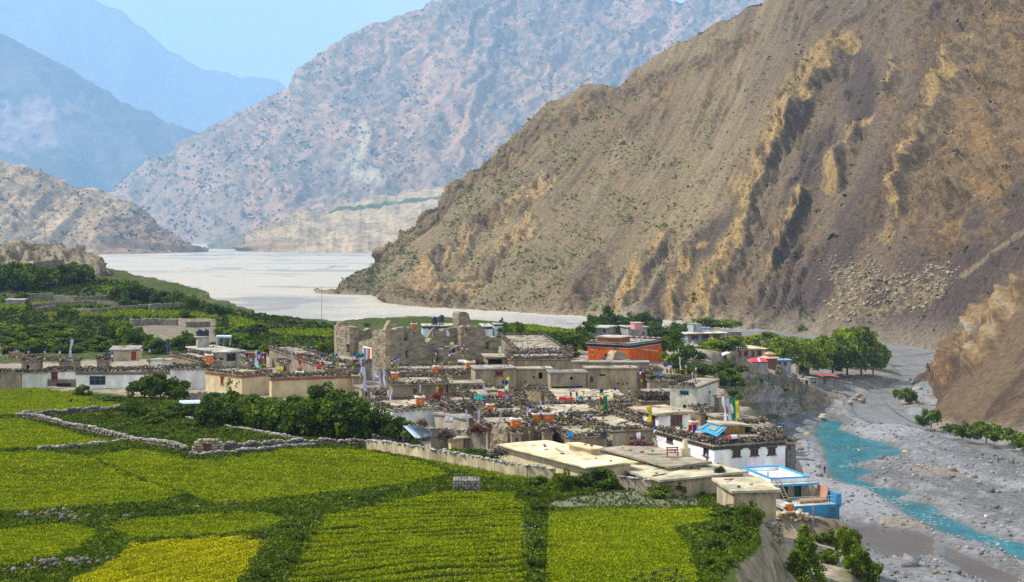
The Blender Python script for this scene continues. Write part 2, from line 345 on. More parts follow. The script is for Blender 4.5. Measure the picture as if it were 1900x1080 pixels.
def make_river():
    dd = np.r_[np.exp(np.linspace(math.log(130), math.log(720), 265))[:-1], np.exp(np.linspace(math.log(720), math.log(7000), 120))[:-1], np.exp(np.linspace(math.log(7000), math.log(24000), 20))]
    X, Y, Q = polar_grid(-.44, .45, 430, dd); Z, w = riverz(X, Y)
    n = fbm(X*.06, Y*.04, 5, 71); n2 = fbm(X*.5, Y*.35, 4, 73)
    near = np.zeros(X.shape+(3,))+np.array((.175, .176, .182))
    near = cmix(near, (.135, .132, .132), sstep(-.05, .35, n)); near = cmix(near, (.235, .235, .245), sstep(.1, .45, n2))
    near = cmix(near, (.24, .2, .16), sstep(.3, .6, fbm(X*.03, Y*.05, 4, 75)))
    rg = ridged(X*.035+Y*.012+fbm(X*.02, Y*.02, 3, 85), Y*.012-X*.01, 5, 87); near = cmix(near, (.27, .27, .285), sstep(.68, .82, rg)*.8); near = cmix(near, (.12, .118, .12), sstep(.52, .40, rg)*.6)
    near = cmix(near, (.13, .125, .12), sstep(-2.2, -.2, w)*.7)
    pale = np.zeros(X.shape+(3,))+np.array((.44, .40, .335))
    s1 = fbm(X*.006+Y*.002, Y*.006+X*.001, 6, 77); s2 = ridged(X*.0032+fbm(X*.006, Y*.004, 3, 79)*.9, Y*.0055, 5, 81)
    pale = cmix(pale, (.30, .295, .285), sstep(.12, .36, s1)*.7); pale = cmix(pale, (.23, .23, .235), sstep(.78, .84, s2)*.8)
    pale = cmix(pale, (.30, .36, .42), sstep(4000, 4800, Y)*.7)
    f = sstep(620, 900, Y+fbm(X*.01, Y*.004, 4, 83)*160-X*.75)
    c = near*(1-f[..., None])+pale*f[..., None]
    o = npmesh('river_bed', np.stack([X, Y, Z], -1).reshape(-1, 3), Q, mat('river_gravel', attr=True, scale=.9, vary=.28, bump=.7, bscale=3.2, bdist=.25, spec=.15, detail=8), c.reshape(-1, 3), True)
    tag(o, 'wide pale gravel bed of the river valley', None, None, 'structure')
make_river()
def water(name, polys, m, z, label, cs):
    V = []; Q = []; K = []
    for p in polys:
        xs = [a for a, _ in p]; ys = [b for _, b in p]
        X, Y = np.meshgrid(np.arange(min(xs)-3, max(xs)+3, 1.6), np.arange(min(ys)-3, max(ys)+3, 2.2)); sd = sd_poly(X, Y, p)
        i = np.arange(X.size).reshape(X.shape)+len(V)
        Z = z+fbm(X*.4, Y*.25, 3, 91)*.03
        q = np.stack([i[:-1, :-1], i[:-1, 1:], i[1:, 1:], i[1:, :-1]], -1).reshape(-1, 4)
        keep = (sd > -4.5)[:-1, :-1].ravel(); e = sstep(-.8, 1.4, sd+fbm(X*.3, Y*.2, 4, 92)*1.4)*(.75+.25*sstep(-.3, .3, fbm(X*.12, Y*.06, 4, 93))); K += (np.array(cs[1])*(1-e[..., None])+np.array(cs[0])*e[..., None]).reshape(-1, 3).tolist(); V += np.stack([X, Y, Z], -1).reshape(-1, 3).tolist(); Q += q[keep].tolist()
    o = npmesh(name, V, Q, m, np.array(K), True); tag(o, label, None, None, 'structure'); return o
wt = mat('teal_water', attr=True, scale=.3, stretch=(1, .5, 1), vary=.3, rough=.2, bump=.8, bscale=.9, bdist=.09, spec=.16)
wg = mat('grey_water', attr=True, scale=.2, stretch=(1, .4, 1), vary=.2, rough=.3, bump=.7, bscale=.8, bdist=.12, spec=.3)
wb = mat('pool_water', attr=True, scale=.1, vary=.1, rough=.14, bump=.2, bscale=1.0, bdist=.03, spec=.4)
water('teal_river_water', TEAL, wt, RIV-.16, 'turquoise side channel of the river winding past the village', ((.003, .145, .195), (.05, .15, .17)))
water('pool_water', POOL, wb, RIV-.15, 'brown still pools beside the gravel bars', ((.10, .097, .105), (.12, .112, .11)))
water('grey_river_water', MAIN, wg, RIV-.17, 'grey silty main channel of the river', ((.20, .205, .21), (.17, .165, .16)))
# ------------------------------------------------------------------ hills
def hill(name, cols, m, colour, disp, nu=300, nt=200, back=.5, label='', kind='structure', scr=None, smooth=True, tpow=1.0, over=None):
    """a ruled slope: for each azimuth column a foot (distance, height) and a crest (distance, height); cols = (px, foot_d, foot_z, crest_py, crest_d)"""
    px = np.linspace(cols[0][0], cols[-1][0], nu)
    fd, fz, cy, cd = [lerp_tab(px, cols, k) for k in (1, 2, 3, 4)]
    k = np.ones(9)/9
    tt = np.r_[np.linspace(-.06, 1, nt), 1+np.linspace(0, 1, 26)[1:]**1.5*back]
    T, PX = np.meshgrid(tt, px, indexing='ij')
    D = fd+(cd-fd)*T; cz = -(cy-YH)/F*cd
    Z = np.where(T <= 1, fz+(cz-fz)*np.sign(T)*np.abs(T)**tpow, cz-(T-1)*(cz-fz)*.9)
    X = (PX-950)/F*D; PY = YH-F*Z/D
    P = np.stack([X, D, Z], -1); du = np.gradient(P, axis=1); dv = np.gradient(P, axis=0); N = np.cross(du, dv); N /= np.linalg.norm(N, axis=-1, keepdims=True)+1e-9
    ctx = dict(X=X, D=D, Z=Z, PX=PX, PY=PY, T=T)
    h = disp(ctx); ctx['h'] = h
    P = P+N*h[..., None]*sstep(-.06, .04, T)[..., None]; ctx['P'] = P
    n_, m_ = D.shape; i = np.arange(n_*m_).reshape(n_, m_)
    Q = np.stack([i[:-1, :-1], i[:-1, 1:], i[1:, 1:], i[1:, :-1]], -1).reshape(-1, 4)
    o = npmesh(name, P.reshape(-1, 3), Q, m, colour(ctx).reshape(-1, 3), smooth)
    tag(o, label, None, None, kind); return ctx
def foot(px, y): return (px, -RIV*F/(y-YH), RIV)
# --- the big scree mountain on the right
def m1cols():
    base = [(585, 545), (622, 547), (700, 549), (722, 564), (800, 573), (1000, 585), (1250, 600), (1380, 612), (1500, 620), (1650, 635), (1760, 655), (1900, 690), (2150, 760), (2500, 860)]
    crest = [(585, 547), (615, 541), (625, 537), (660, 516), (700, 493), (712, 470), (735, 452), (790, 408), (830, 368), (880, 325), (920, 290), (960, 250), (1010, 205), (1060, 172), (1110, 160), (1150, 150), (1190, 118), (1250, 82), (1310, 42), (1390, 0), (1500, -62), (1650, -140), (1900, -250), (2150, -330), (2500, -420)]
    out = []
    for p in np.linspace(585, 2500, 260):
        by = lerp_tab(p, base); cy = lerp_tab(p, crest); d0 = -RIV*F/(by-YH); tx = (p-950)/F
        s = .7*(.86*tx+.52)+.0; cd = (-RIV+s*d0)/max(s-(YH-cy)/F, .1); cd = max(cd, d0*1.05)
        out.append((p, d0, RIV, cy, cd))
    return out
def streak(c):
    k = np.interp(c['PX'], [600, 950, 1350, 1500, 1900], [1.25, 1.05, .72, .58, .62])
    return c['PX']-(620-c['PY'])*k
FIN1 = [(1585, 100), (1556, 118), (1530, 150), (1500, 195), (1462, 245), (1430, 310), (1408, 360), (1392, 420), (1362, 490), (1335, 560), (1318, 600)]
FIN2 = [(1612, 228), (1578, 262), (1560, 300), (1542, 350)]
FIN3 = [(1500, 362), (1470, 415), (1455, 460), (1428, 520)]
FIN4 = [(1660, 110), (1662, 150), (1640, 185)]
FIN5 = [(1185, 500), (1215, 470), (1250, 440)]
FIN6 = [(1300, 468), (1272, 520), (1240, 600)]
FIN7 = [(1245, 452), (1190, 520), (1150, 580)]
FIN8 = [(1800, 90), (1765, 170), (1730, 250), (1700, 330), (1660, 430)]
OUT = [[(1015, 326), (960, 372), (900, 412), (860, 455), (815, 498), (770, 548)], [(985, 420), (930, 470), (880, 520), (850, 560)], [(720, 560), (780, 540), (840, 548)]]
DARKROCK = [[(1390, 55), (1310, 100), (1200, 150), (1120, 185), (1010, 240), (935, 300), (870, 345), (820, 390), (760, 440), (720, 470)], [(1290, 110), (1230, 170), (1170, 250)], [(1110, 488), (1070, 530), (1045, 560)], [(1280, 480), (1255, 540), (1225, 600)], [(640, 540), (690, 540)], [(730, 560), (800, 565), (860, 555)]]
OCHRE = [(1745, -60), (2400, -60), (2400, 420), (1905, 350), (1840, 385), (1760, 412), (1690, 425), (1650, 380), (1660, 300), (1690, 200), (1730, 90)]
RUBBLE = [(1550, 505), (1640, 500), (1755, 512), (1740, 540), (1640, 585), (1600, 600), (1545, 590), (1530, 560)]
PURPLE = [([(1775, -10), (1745, 60), (1725, 150), (1690, 250), (1600, 400), (1530, 500), (1450, 600)], 34), ([(1520, 260), (1480, 380), (1420, 560)], 26), ([(2000, 330), (1850, 430), (1730, 540), (1640, 640)], 80), ([(1390, 400), (1290, 470), (1200, 590)], 22), ([(1105, 490), (1060, 535)], 22), ([(1600, 120), (1590, 220)], 24), ([(1240, 430), (1170, 500), (1120, 580)], 12), ([(1760, 120), (1740, 230)], 25)]
def lines(c, pls, w):
    r = np.zeros(c['PX'].shape)
    for p in pls:
        d, _, _ = seg_dist(c['PX']+c['n0']*14, c['PY']+c['n1']*14, p); r = np.maximum(r, 1-sstep(w*.35, w, d))
    return r
def m1disp(c):
    X, D, Z, PX, PY, T = [c[k] for k in ('X', 'D', 'Z', 'PX', 'PY', 'T')]
    c['n0'] = fbm(PX*.02, PY*.02, 5, 101); c['n1'] = fbm(PX*.02, PY*.02, 5, 103)
    w = streak(c); c['w'] = w
    h = fbm(w*.008, PY*.002, 4, 107)*12+fbm(w*.05, PY*.006, 4, 109)*1.6+(ridged(w*.022, PY*.004, 4, 108)-.6)*4
    rk = ridged(PX*.018+PY*.006, PY*.018-PX*.006, 6, 111)
    c['ochre'] = sstep(-60, 50, sd_poly(PX, PY, OCHRE)+c['n0']*90+c['n1']*40)
    c['out'] = lines(c, OUT, 26); c['dark'] = lines(c, DARKROCK, 24)
    rock = np.maximum(c['ochre'], np.maximum(c['out'], c['dark']*.8)); c['rock'] = rock
    h = h+rock*((rk-.62)*15+fbm(PX*.08, PY*.08, 4, 113)*4)
    wob = fbm(PX*.06, PY*.045, 5, 115)*12
    fin = np.zeros(PX.shape); fo = np.zeros(PX.shape); fk = np.zeros(PX.shape)
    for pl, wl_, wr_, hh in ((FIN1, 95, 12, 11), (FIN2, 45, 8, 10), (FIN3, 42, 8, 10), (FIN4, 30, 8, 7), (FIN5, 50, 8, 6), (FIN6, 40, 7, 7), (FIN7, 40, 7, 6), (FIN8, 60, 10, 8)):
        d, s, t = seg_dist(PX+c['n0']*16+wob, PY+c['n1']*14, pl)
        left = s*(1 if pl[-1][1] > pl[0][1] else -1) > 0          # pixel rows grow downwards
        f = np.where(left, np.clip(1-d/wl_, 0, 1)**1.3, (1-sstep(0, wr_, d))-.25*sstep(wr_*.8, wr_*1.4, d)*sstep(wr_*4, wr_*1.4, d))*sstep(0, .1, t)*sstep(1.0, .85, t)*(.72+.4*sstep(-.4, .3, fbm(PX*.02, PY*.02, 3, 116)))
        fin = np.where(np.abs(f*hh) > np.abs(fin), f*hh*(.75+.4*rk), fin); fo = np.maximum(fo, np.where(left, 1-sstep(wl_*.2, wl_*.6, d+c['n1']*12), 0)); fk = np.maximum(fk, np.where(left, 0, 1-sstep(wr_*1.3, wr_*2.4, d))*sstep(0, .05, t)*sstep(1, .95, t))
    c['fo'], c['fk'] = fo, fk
    st = w/40+c['n0']*.9+fbm(PX*.01, PY*.004, 3, 151)*1.2; saw = st-np.floor(st); st2 = w/17+c['n1']*1.1; saw2 = st2-np.floor(st2)
    ms = sstep(-.05, .35, fbm(w*.01, PY*.006, 3, 153))*sstep(1050, 1350, PX)
    c['ms'] = ms; h = h+ms*(saw**1.5*6.0+saw2*1.4)*(.4+.6*sstep(-.2, .3, fbm(PX*.03, PY*.02, 3, 155)))
    h = h+np.maximum(rock, np.maximum(fo, fk)*.8)*(saw2**1.3*3.4+(np.floor(rk*9)/9-.6)*9)
    h = h+fin+np.maximum(fo, fk)*(fbm(PX*.09+PY*.03, PY*.035, 5, 117)*4.5+(ridged(PX*.12, PY*.03, 4, 118)-.6)*4)
    c['rub'] = sstep(-14, 10, sd_poly(PX, PY, RUBBLE)+c['n0']*22)
    h = h+c['rub']*(np.abs(fbm(PX*.1, PY*.14, 4, 119))*3.5)
    h = h+fbm(PX*.15, PY*.15, 3, 121)*.35
    return h*np.interp(D, [600, 1200], [.62, 1.0])*sstep(1.6, 1.0, T)
def m1col(c):
    PX, PY, w = c['PX'], c['PY'], c['w']
    base = np.zeros(PX.shape+(3,))+np.array((.262, .215, .15))
    s = fbm(w*.02, PY*.004, 5, 131); s2 = fbm(w*.09, PY*.009, 4, 133)
    base = cmix(base, (.225, .175, .12), sstep(-.05, .4, s)); base = cmix(base, (.33, .27, .185), sstep(.1, .5, -s)*.7); base = cmix(base, (.20, .15, .11), sstep(.1, .5, s2)*.5)
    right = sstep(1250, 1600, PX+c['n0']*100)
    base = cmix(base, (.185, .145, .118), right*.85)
    pur = np.zeros(PX.shape)
    for pl, wd in PURPLE:
        d, _, _ = seg_dist(PX+c['n0']*20, PY+c['n1']*20, pl); pur = np.maximum(pur, 1-sstep(wd*.5, wd*1.6, d))
    base = cmix(base, (.20, .15, .11), c['ms']*.6*sstep(-.2, .3, s2)); base = cmix(base, (.108, .084, .082), np.clip(pur*(.85+.3*sstep(-.3, .3, s2)), 0, 1)); fs = fbm(w*.28, PY*.012, 4, 171); base = base*(1+.15*np.clip(fs*1.6, -1, 1))[..., None]; dl, _, _ = seg_dist(PX+c['n0']*8, PY+c['n1']*8, [(1920, 420), (1850, 470), (1790, 515)]); base = cmix(base, (.33, .275, .2), (1-sstep(1.5, 6, dl))*.7)
    # ochre gully at the foot
    d, _, _ = seg_dist(PX+c['n0']*14, PY, [(1330, 520), (1290, 560), (1262, 600)]); base = cmix(base, (.36, .235, .10), (1-sstep(10, 34, d))*.8)
    rk = fbm(PX*.05, PY*.05, 5, 135)
    oc = np.zeros(PX.shape+(3,))+np.array((.27, .20, .12)); oc = cmix(oc, (.40, .26, .11), sstep(.05, .5, fbm(PX*.025, PY*.03, 5, 137))*.7); oc = cmix(oc, (.18, .135, .095), sstep(0, .4, rk))
    c2 = base*(1-c['ochre'][..., None]*.75)+oc*c['ochre'][..., None]*.75
    ou = cmix(np.zeros(PX.shape+(3,))+np.array((.44, .335, .20)), (.22, .17, .12), sstep(-.05, .3, rk)); c2 = c2*(1-c['out'][..., None])+ou*c['out'][..., None]
    dk = cmix(np.zeros(PX.shape+(3,))+np.array((.185, .14, .098)), (.27, .2, .12), sstep(0, .3, rk)); k = c['dark'][..., None]*.8; c2 = c2*(1-k)+dk*k
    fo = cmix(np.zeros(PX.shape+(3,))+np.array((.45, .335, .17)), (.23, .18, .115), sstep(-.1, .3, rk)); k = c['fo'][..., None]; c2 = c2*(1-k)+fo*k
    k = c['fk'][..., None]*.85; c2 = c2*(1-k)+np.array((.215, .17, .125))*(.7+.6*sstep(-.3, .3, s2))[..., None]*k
    c2 = cmix(c2, (.36, .30, .20), c['rub']*sstep(-.2, .3, fbm(PX*.16, PY*.2, 3, 139))*.8)
    foot_ = sstep(.05, 0, c['T']); c2 = cmix(c2, (.36, .33, .28), foot_*.6)
    veg = sstep(.28, .5, fbm(PX*.16, PY*.22, 4, 141)+sstep(1400, 900, PX)*.12-right*.25)*(1-pur)*(1-c['rock'])*sstep(80, 300, PY)
    c2 = cmix(c2, (.14, .15, .06), veg*.45)
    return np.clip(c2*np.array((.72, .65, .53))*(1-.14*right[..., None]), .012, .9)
hm = mat('scree_rock', attr=True, scale=.45, vary=.36, bump=.75, bscale=.42, bdist=1.3, spec=.08, detail=9)
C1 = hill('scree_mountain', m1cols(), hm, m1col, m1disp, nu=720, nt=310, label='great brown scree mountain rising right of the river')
# --- spur on the right with pale crags
def s2cols():
    base = [(1640, 742), (1655, 758), (1690, 778), (1750, 796), (1820, 812), (1905, 836), (2100, 890), (2400, 980)]
    crest = [(1640, 741), (1700, 722), (1738, 702), (1748, 672), (1765, 645), (1790, 622), (1815, 595), (1840, 556), (1870, 530), (1900, 500), (2000, 420), (2400, 180)]
    out = []
    for p in np.linspace(1640, 2400, 120):
        by = lerp_tab(p, base); cy = lerp_tab(p, crest); d0 = -RIV*F/(by-YH); out.append((p, d0, RIV, cy, d0*1.1+np.interp(p, [1640, 1740, 1760, 1900, 2400], [2, 75, 90, 115, 200])))
    return out
CRAG = [[(1752, 700), (1768, 650), (1800, 615), (1838, 560)], [(1800, 690), (1835, 640), (1860, 590), (1900, 530)], [(1740, 705), (1765, 700)], [(1830, 600), (1880, 560), (1990, 440)]]
def s2disp(c):
    PX, PY = c['PX'], c['PY']; c['n0'] = fbm(PX*.03, PY*.03, 5, 201); c['n1'] = fbm(PX*.03, PY*.03, 5, 203)
    c['crag'] = lines(c, CRAG, 17)
    rk = ridged(PX*.03+PY*.015, PY*.012-PX*.01, 5, 205)
    return .6*c['crag']*(3+(rk-.5)*11+(np.floor(rk*8)/8-.5)*10+fbm(PX*.12, PY*.08, 3, 206)*2)+fbm(PX*.02, PY*.02, 4, 207)*1.5+fbm((PX+PY*.7)*.08, PY*.02, 3, 209)*.35
def s2col(c):
    PX, PY = c['PX'], c['PY']; b = np.zeros(PX.shape+(3,))+np.array((.225, .17, .118)); n = fbm((PX+PY*.9)*.03, PY*.006, 5, 211)
    b = cmix(b, (.14, .10, .075), sstep(0, .4, n)); b = cmix(b, (.27, .20, .115), sstep(.1, .5, -n)*.6)
    rk = fbm(PX*.06, PY*.05, 5, 213); cr = cmix(np.zeros(PX.shape+(3,))+np.array((.42, .31, .18)), (.24, .16, .10), sstep(-.05, .3, rk)); cr = cmix(cr, (.46, .42, .34), sstep(.2, .45, -rk)); b = b*np.array((.54, .49, .43))
    k = c['crag'][..., None]; b = b*(1-k)+cr*np.array((.58, .53, .46))*k
    return cmix(b, (.29, .265, .22), sstep(.14, .0, c['T'])*.7)
hill('crag_spur', s2cols(), mat('spur_rock', attr=True, scale=.5, vary=.3, bump=.8, bscale=1.6, bdist=.5, spec=.08, detail=9), s2col, s2disp, nu=210, nt=150, label='stony spur with pale crags at the right edge above the river')
# --- central far mountain
def genridge(cols, px0, px1, n=200):
    return [(p, lerp_tab(p, cols, 1), lerp_tab(p, cols, 2), lerp_tab(p, cols, 3), lerp_tab(p, cols, 4)) for p in np.linspace(px0, px1, n)]
M2 = [(100, 7600, RIV, 440, 8200), (170, 7500, RIV, 400, 8200), (210, 7200, RIV, 360, 8200), (290, 6700, RIV, 300, 8200), (350, 6400, RIV, 262, 8200), (400, 6200, RIV, 230, 8200), (520, 6100, RIV, 163, 8300), (560, 6150, RIV, 132, 8300), (620, 6200, RIV, 88, 8300), (700, 6250, RIV, 48, 8400), (790, 6300, RIV, 14, 8500), (850, 6350, RIV, -2, 8500), (960, 6450, RIV, -4, 8700), (1000, 6450, RIV, -14, 8700), (1150, 6600, RIV, -20, 8900), (1250, 6700, RIV, -4, 8900), (1400, 6800, RIV, -8, 9000), (1700, 7000, RIV, -20, 9200)]
def m2disp(c):
    X, D, Z = c['X'], c['D'], c['Z']; PX, PY = c['PX'], c['PY']
    c['n0'] = fbm(PX*.02, PY*.02, 5, 301); c['n1'] = fbm(PX*.02, PY*.02, 5, 303)
    q = PX+(PY-200)*.35
    r = ridged(q*.0085+c['n0']*.35, PY*.0045+c['n1']*.25, 6, 305); c['r'] = r
    return (r-.6)*150*sstep(0, .3, c['T'])*sstep(1.25, .9, c['T'])+fbm(PX*.05, PY*.05, 5, 307)*15*sstep(0, .15, c['T'])+fbm(PX*.2, PY*.2, 3, 309)*5
def m2col(c):
    PX, PY = c['PX'], c['PY']; b = np.zeros(PX.shape+(3,))+np.array((.44, .27, .17)); n = fbm(PX*.012, PY*.012, 5, 311)
    b = cmix(b, (.31, .215, .155), sstep(0, .35, n)); b = cmix(b, (.44, .33, .23), sstep(.75, .88, c['r'])*.45); b = cmix(b, (.38, .23, .16), sstep(.15, .4, fbm(PX*.02, PY*.03, 4, 313))*.6)
    v = sstep(.05, .35, fbm(PX*.1, PY*.13, 4, 315)+fbm(PX*.01, PY*.012, 3, 317)*.5+np.interp(PY, [0, 150, 330, 460], [.32, .12, -.02, -.12]))
    b = cmix(b, (.10, .11, .09), v*.65)*.9
    d, _, _ = seg_dist(PX+c['n0']*10, PY, [(672, 235), (668, 265), (640, 310), (700, 330)]); b = cmix(b, (.5, .42, .30), (1-sstep(4, 22, d))*.7)
    return b
C2 = hill('far_mountain', genridge(M2, 100, 1700), mat('far_mountain_rock', attr=True, scale=.012, vary=.2, bump=.7, bscale=.03, bdist=20, spec=.05, detail=9), m2col, m2disp, nu=480, nt=200, label='big hazy mountain speckled with scrub across the valley')
# --- alluvial fan and terrace below it
FAN = [(440, 4050, RIV, 458, 4080), (455, 3950, RIV, 443, 4050), (470, 3850, RIV, 424, 4150), (520, 3700, RIV, 408, 4400), (600, 3600, RIV, 388, 4900), (640, 3550, RIV, 380, 5100), (700, 3500, RIV, 368, 5300), (760, 3450, RIV, 360, 5400), (830, 3400, RIV, 345, 5600), (900, 3400, RIV, 310, 5900), (1000, 3400, RIV, 270, 6000)]
def fandisp(c):
    PX, PY = c['PX'], c['PY']; c['n0'] = fbm(PX*.03, PY*.03, 5, 401); c['n1'] = fbm(PX*.03, PY*.03, 5, 403)
    return fbm(PX*.03, PY*.06, 5, 405)*14*sstep(0, .2, c['T'])+sstep(.02, .07, c['T'])*sstep(.5, .07, c['T'])*14*sstep(640, 520, PX)+(ridged(PX*.03, PY*.01, 4, 407)-.6)*16
def fancol(c):
    PX, PY = c['PX'], c['PY']; b = np.zeros(PX.shape+(3,))+np.array((.40, .295, .175)); b = cmix(b, (.30, .22, .135), sstep(0, .35, fbm(PX*.03, PY*.06, 5, 411)))
    b = cmix(b, (.27, .185, .12), sstep(440, 452, PY)*sstep(620, 480, PX)*.8)
    b = cmix(b, (.15, .14, .085), sstep(.2, .45, fbm(PX*.14, PY*.25, 4, 413))*.6)
    d, _, _ = seg_dist(PX, PY, [(612, 393), (660, 385), (720, 378), (780, 371), (850, 360)]); b = cmix(b, (.06, .10, .03), 1-sstep(2.6, 5.5, d+c['n0']*3+np.abs(c['n1'])*3))
    return b
hill('valley_terrace', genridge(FAN, 440, 1000), mat('terrace_soil', attr=True, scale=.02, vary=.25, bump=.6, bscale=.05, bdist=8, spec=.05, detail=8), fancol, fandisp, nu=260, nt=110, label='pale dry terrace with a thin green strip beyond the river bed', tpow=1.0)
# --- left brown hill
LH = [(-500, 3000, RIV, 240, 3700), (0, 3150, RIV, 296, 3800), (60, 3200, RIV, 313, 3800), (100, 3250, RIV, 325, 3850), (180, 3350, RIV, 353, 3850), (250, 3450, RIV, 381, 3900), (300, 3550, RIV, 416, 3900), (340, 3650, RIV, 444, 3900), (372, 3750, RIV, 461, 3850), (385, 3800, RIV, 464, 3850)]
def lhdisp(c):
    PX, PY = c['PX'], c['PY']; c['n0'] = fbm(PX*.03, PY*.03, 5, 501); c['n1'] = fbm(PX*.03, PY*.03, 5, 503)
    return ((ridged(PX*.012+PY*.01, PY*.012, 6, 505)-.6)*36+fbm(PX*.06, PY*.07, 5, 507)*6)*sstep(0, .25, c['T'])*sstep(1.3, .9, c['T'])+sstep(.1, .2, c['T'])*sstep(.5, .2, c['T'])*14*sstep(120, 220, PX)
def lhcol(c):
    PX, PY = c['PX'], c['PY']; b = np.zeros(PX.shape+(3,))+np.array((.42, .295, .175)); b = cmix(b, (.31, .215, .13), sstep(-.05, .35, fbm(PX*.03, PY*.04, 5, 511)))
    b = cmix(b, (.31, .175, .10), sstep(395, 425, PY+c['n0']*20)*sstep(130, 220, PX)*.8); b = cmix(b, (.48, .38, .24), sstep(.2, .45, fbm((PX-PY)*.02, PY*.03, 4, 513))*.6)
    return cmix(b, (.085, .09, .05), sstep(.25, .45, fbm(PX*.12, PY*.16, 4, 515))*.55)
C3 = hill('left_hill', genridge(LH, -500, 385), mat('left_hill_soil', attr=True, scale=.025, vary=.3, bump=.9, bscale=.06, bdist=9, spec=.05, detail=9), lhcol, lhdisp, nu=260, nt=130, label='low brown eroded hill at the left side of the river bed')
# --- low dark spit between
SP = [(385, 4500, RIV, 452, 4700), (420, 4400, RIV, 442, 4750), (470, 4300, RIV, 432, 4800), (560, 4200, RIV, 425, 4900)]
hill('river_spit', genridge(SP, 385, 560, 40), MATS['left_hill_soil'], lambda c: np.zeros(c['PX'].shape+(3,))+np.array((.17, .16, .12)), lambda c: fbm(c['PX']*.06, c['PY']*.1, 4, 521)*10, nu=80, nt=40, label='low dark spit of land at the mouth of the side valley')
# --- blue ranges
B1 = [(p, a*1.22, z, y, d*1.22) for p, a, z, y, d in [(-600, 8200, RIV, -150, 10500), (-100, 8300, RIV, 20, 10500), (0, 8500, RIV, 66, 10500), (100, 8700, RIV, 121, 10500), (200, 9000, RIV, 182, 10600), (300, 9300, RIV, 228, 10600), (360, 9500, RIV, 246, 10600), (460, 9800, RIV, 300, 10700), (600, 10000, RIV, 380, 10700)]]
def b1disp(c):
    PX, PY = c['PX'], c['PY']; c['n0'] = fbm(PX*.02, PY*.02, 5, 601)
    return (ridged((PX-PY*.6)*.008, PY*.006, 6, 603)-.6)*220*sstep(0, .2, c['T'])*sstep(1.3, .95, c['T'])+fbm(PX*.06, PY*.06, 5, 605)*22
def b1col(c):
    PX, PY = c['PX'], c['PY']; b = np.zeros(PX.shape+(3,))+np.array((.055, .06, .05)); b = cmix(b, (.13, .115, .10), sstep(.0, .35, fbm((PX-PY*.5)*.02, PY*.015, 5, 607)))
    d, _, _ = seg_dist(PX+c['n0']*20, PY, [(20, 225), (70, 230), (110, 245)]); return cmix(b, (.62, .40, .33), (1-sstep(10, 60, d+fbm(PX*.06, PY*.08, 5, 609)*50))*.45)
hill('blue_mountain', genridge(B1, -600, 600), mat('blue_mountain_rock', attr=True, scale=.008, vary=.3, bump=.6, bscale=.02, bdist=30, spec=.05, detail=8), b1col, b1disp, nu=230, nt=100, label='dark hazy blue mountain side on the left')
B2 = [(p, a*1.26, z, max(y, -60), d*1.26) for p, a, z, y, d in [(-600, 15000, RIV, -120, 19000), (0, 15000, RIV, -70, 19000), (120, 15000, RIV, -32, 19000), (190, 15200, RIV, -2, 19000), (230, 15200, RIV, 18, 19000), (280, 15400, RIV, 54, 19000), (320, 15400, RIV, 88, 19000), (380, 15600, RIV, 124, 19000), (405, 15600, RIV, 130, 19000), (430, 15600, RIV, 139, 19000), (450, 15600, RIV, 145, 19000), (470, 15600, RIV, 147, 19000), (510, 15800, RIV, 151, 19000), (530, 15800, RIV, 166, 19000), (700, 16000, RIV, 240, 19000)]]
def b2disp(c):
    PX, PY = c['PX'], c['PY']; return ((ridged((PX-PY*.4)*.007, PY*.006, 6, 621)-.6)*330+fbm(PX*.05, PY*.05, 4, 623)*40)*sstep(0, .2, c['T'])*sstep(1.25, .97, c['T'])
hill('farthest_mountain', genridge(B2, -600, 700, 260), MATS['blue_mountain_rock'], lambda c: np.zeros(c['PX'].shape+(3,))+np.array((.12, .12, .11)), b2disp, nu=220, nt=70, label='farthest pale blue mountain fading into the haze')
# --- near left bluff
BL = [(-500, 500, -28, 450, 600), (-60, 505, -28, 447, 590), (0, 510, -28, 447, 585), (60, 515, -28, 453, 580), (140, 522, -28, 462, 575), (160, 525, -28, 464, 570), (172, 527, -28, 470, 565), (190, 530, -28, 484, 556), (203, 534, -28, 502, 548), (211, 538, -24, 520, 543), (214, 540, -25, 528, 542)]
def bldisp(c):
    PX, PY = c['PX'], c['PY']; c['n0'] = fbm(PX*.05, PY*.05, 5, 701)
    return ((ridged(PX*.03, PY*.05, 5, 703)-.6)*9+fbm(PX*.1, PY*.12, 4, 705)*2)*sstep(0, .1, c['T'])
def blcol(c):
    PX, PY = c['PX'], c['PY']; b = np.zeros(PX.shape+(3,))+np.array((.25, .205, .145)); b = cmix(b, (.15, .12, .09), sstep(-.05, .3, fbm(PX*.07, PY*.12, 5, 711)));  return cmix(b, (.12, .12, .06), sstep(.2, .4, fbm(PX*.06, PY*.12, 4, 713))*.6)
hill('rock_bluff', genridge(BL, -500, 214, 120), mat('bluff_rock', attr=True, scale=.6, vary=.3, bump=.8, bscale=1.6, bdist=.5, spec=.08, detail=8), blcol, bldisp, nu=240, nt=70, back=1.2, label='grey brown rock bluff with ruined walls at the left edge', tpow=.8)
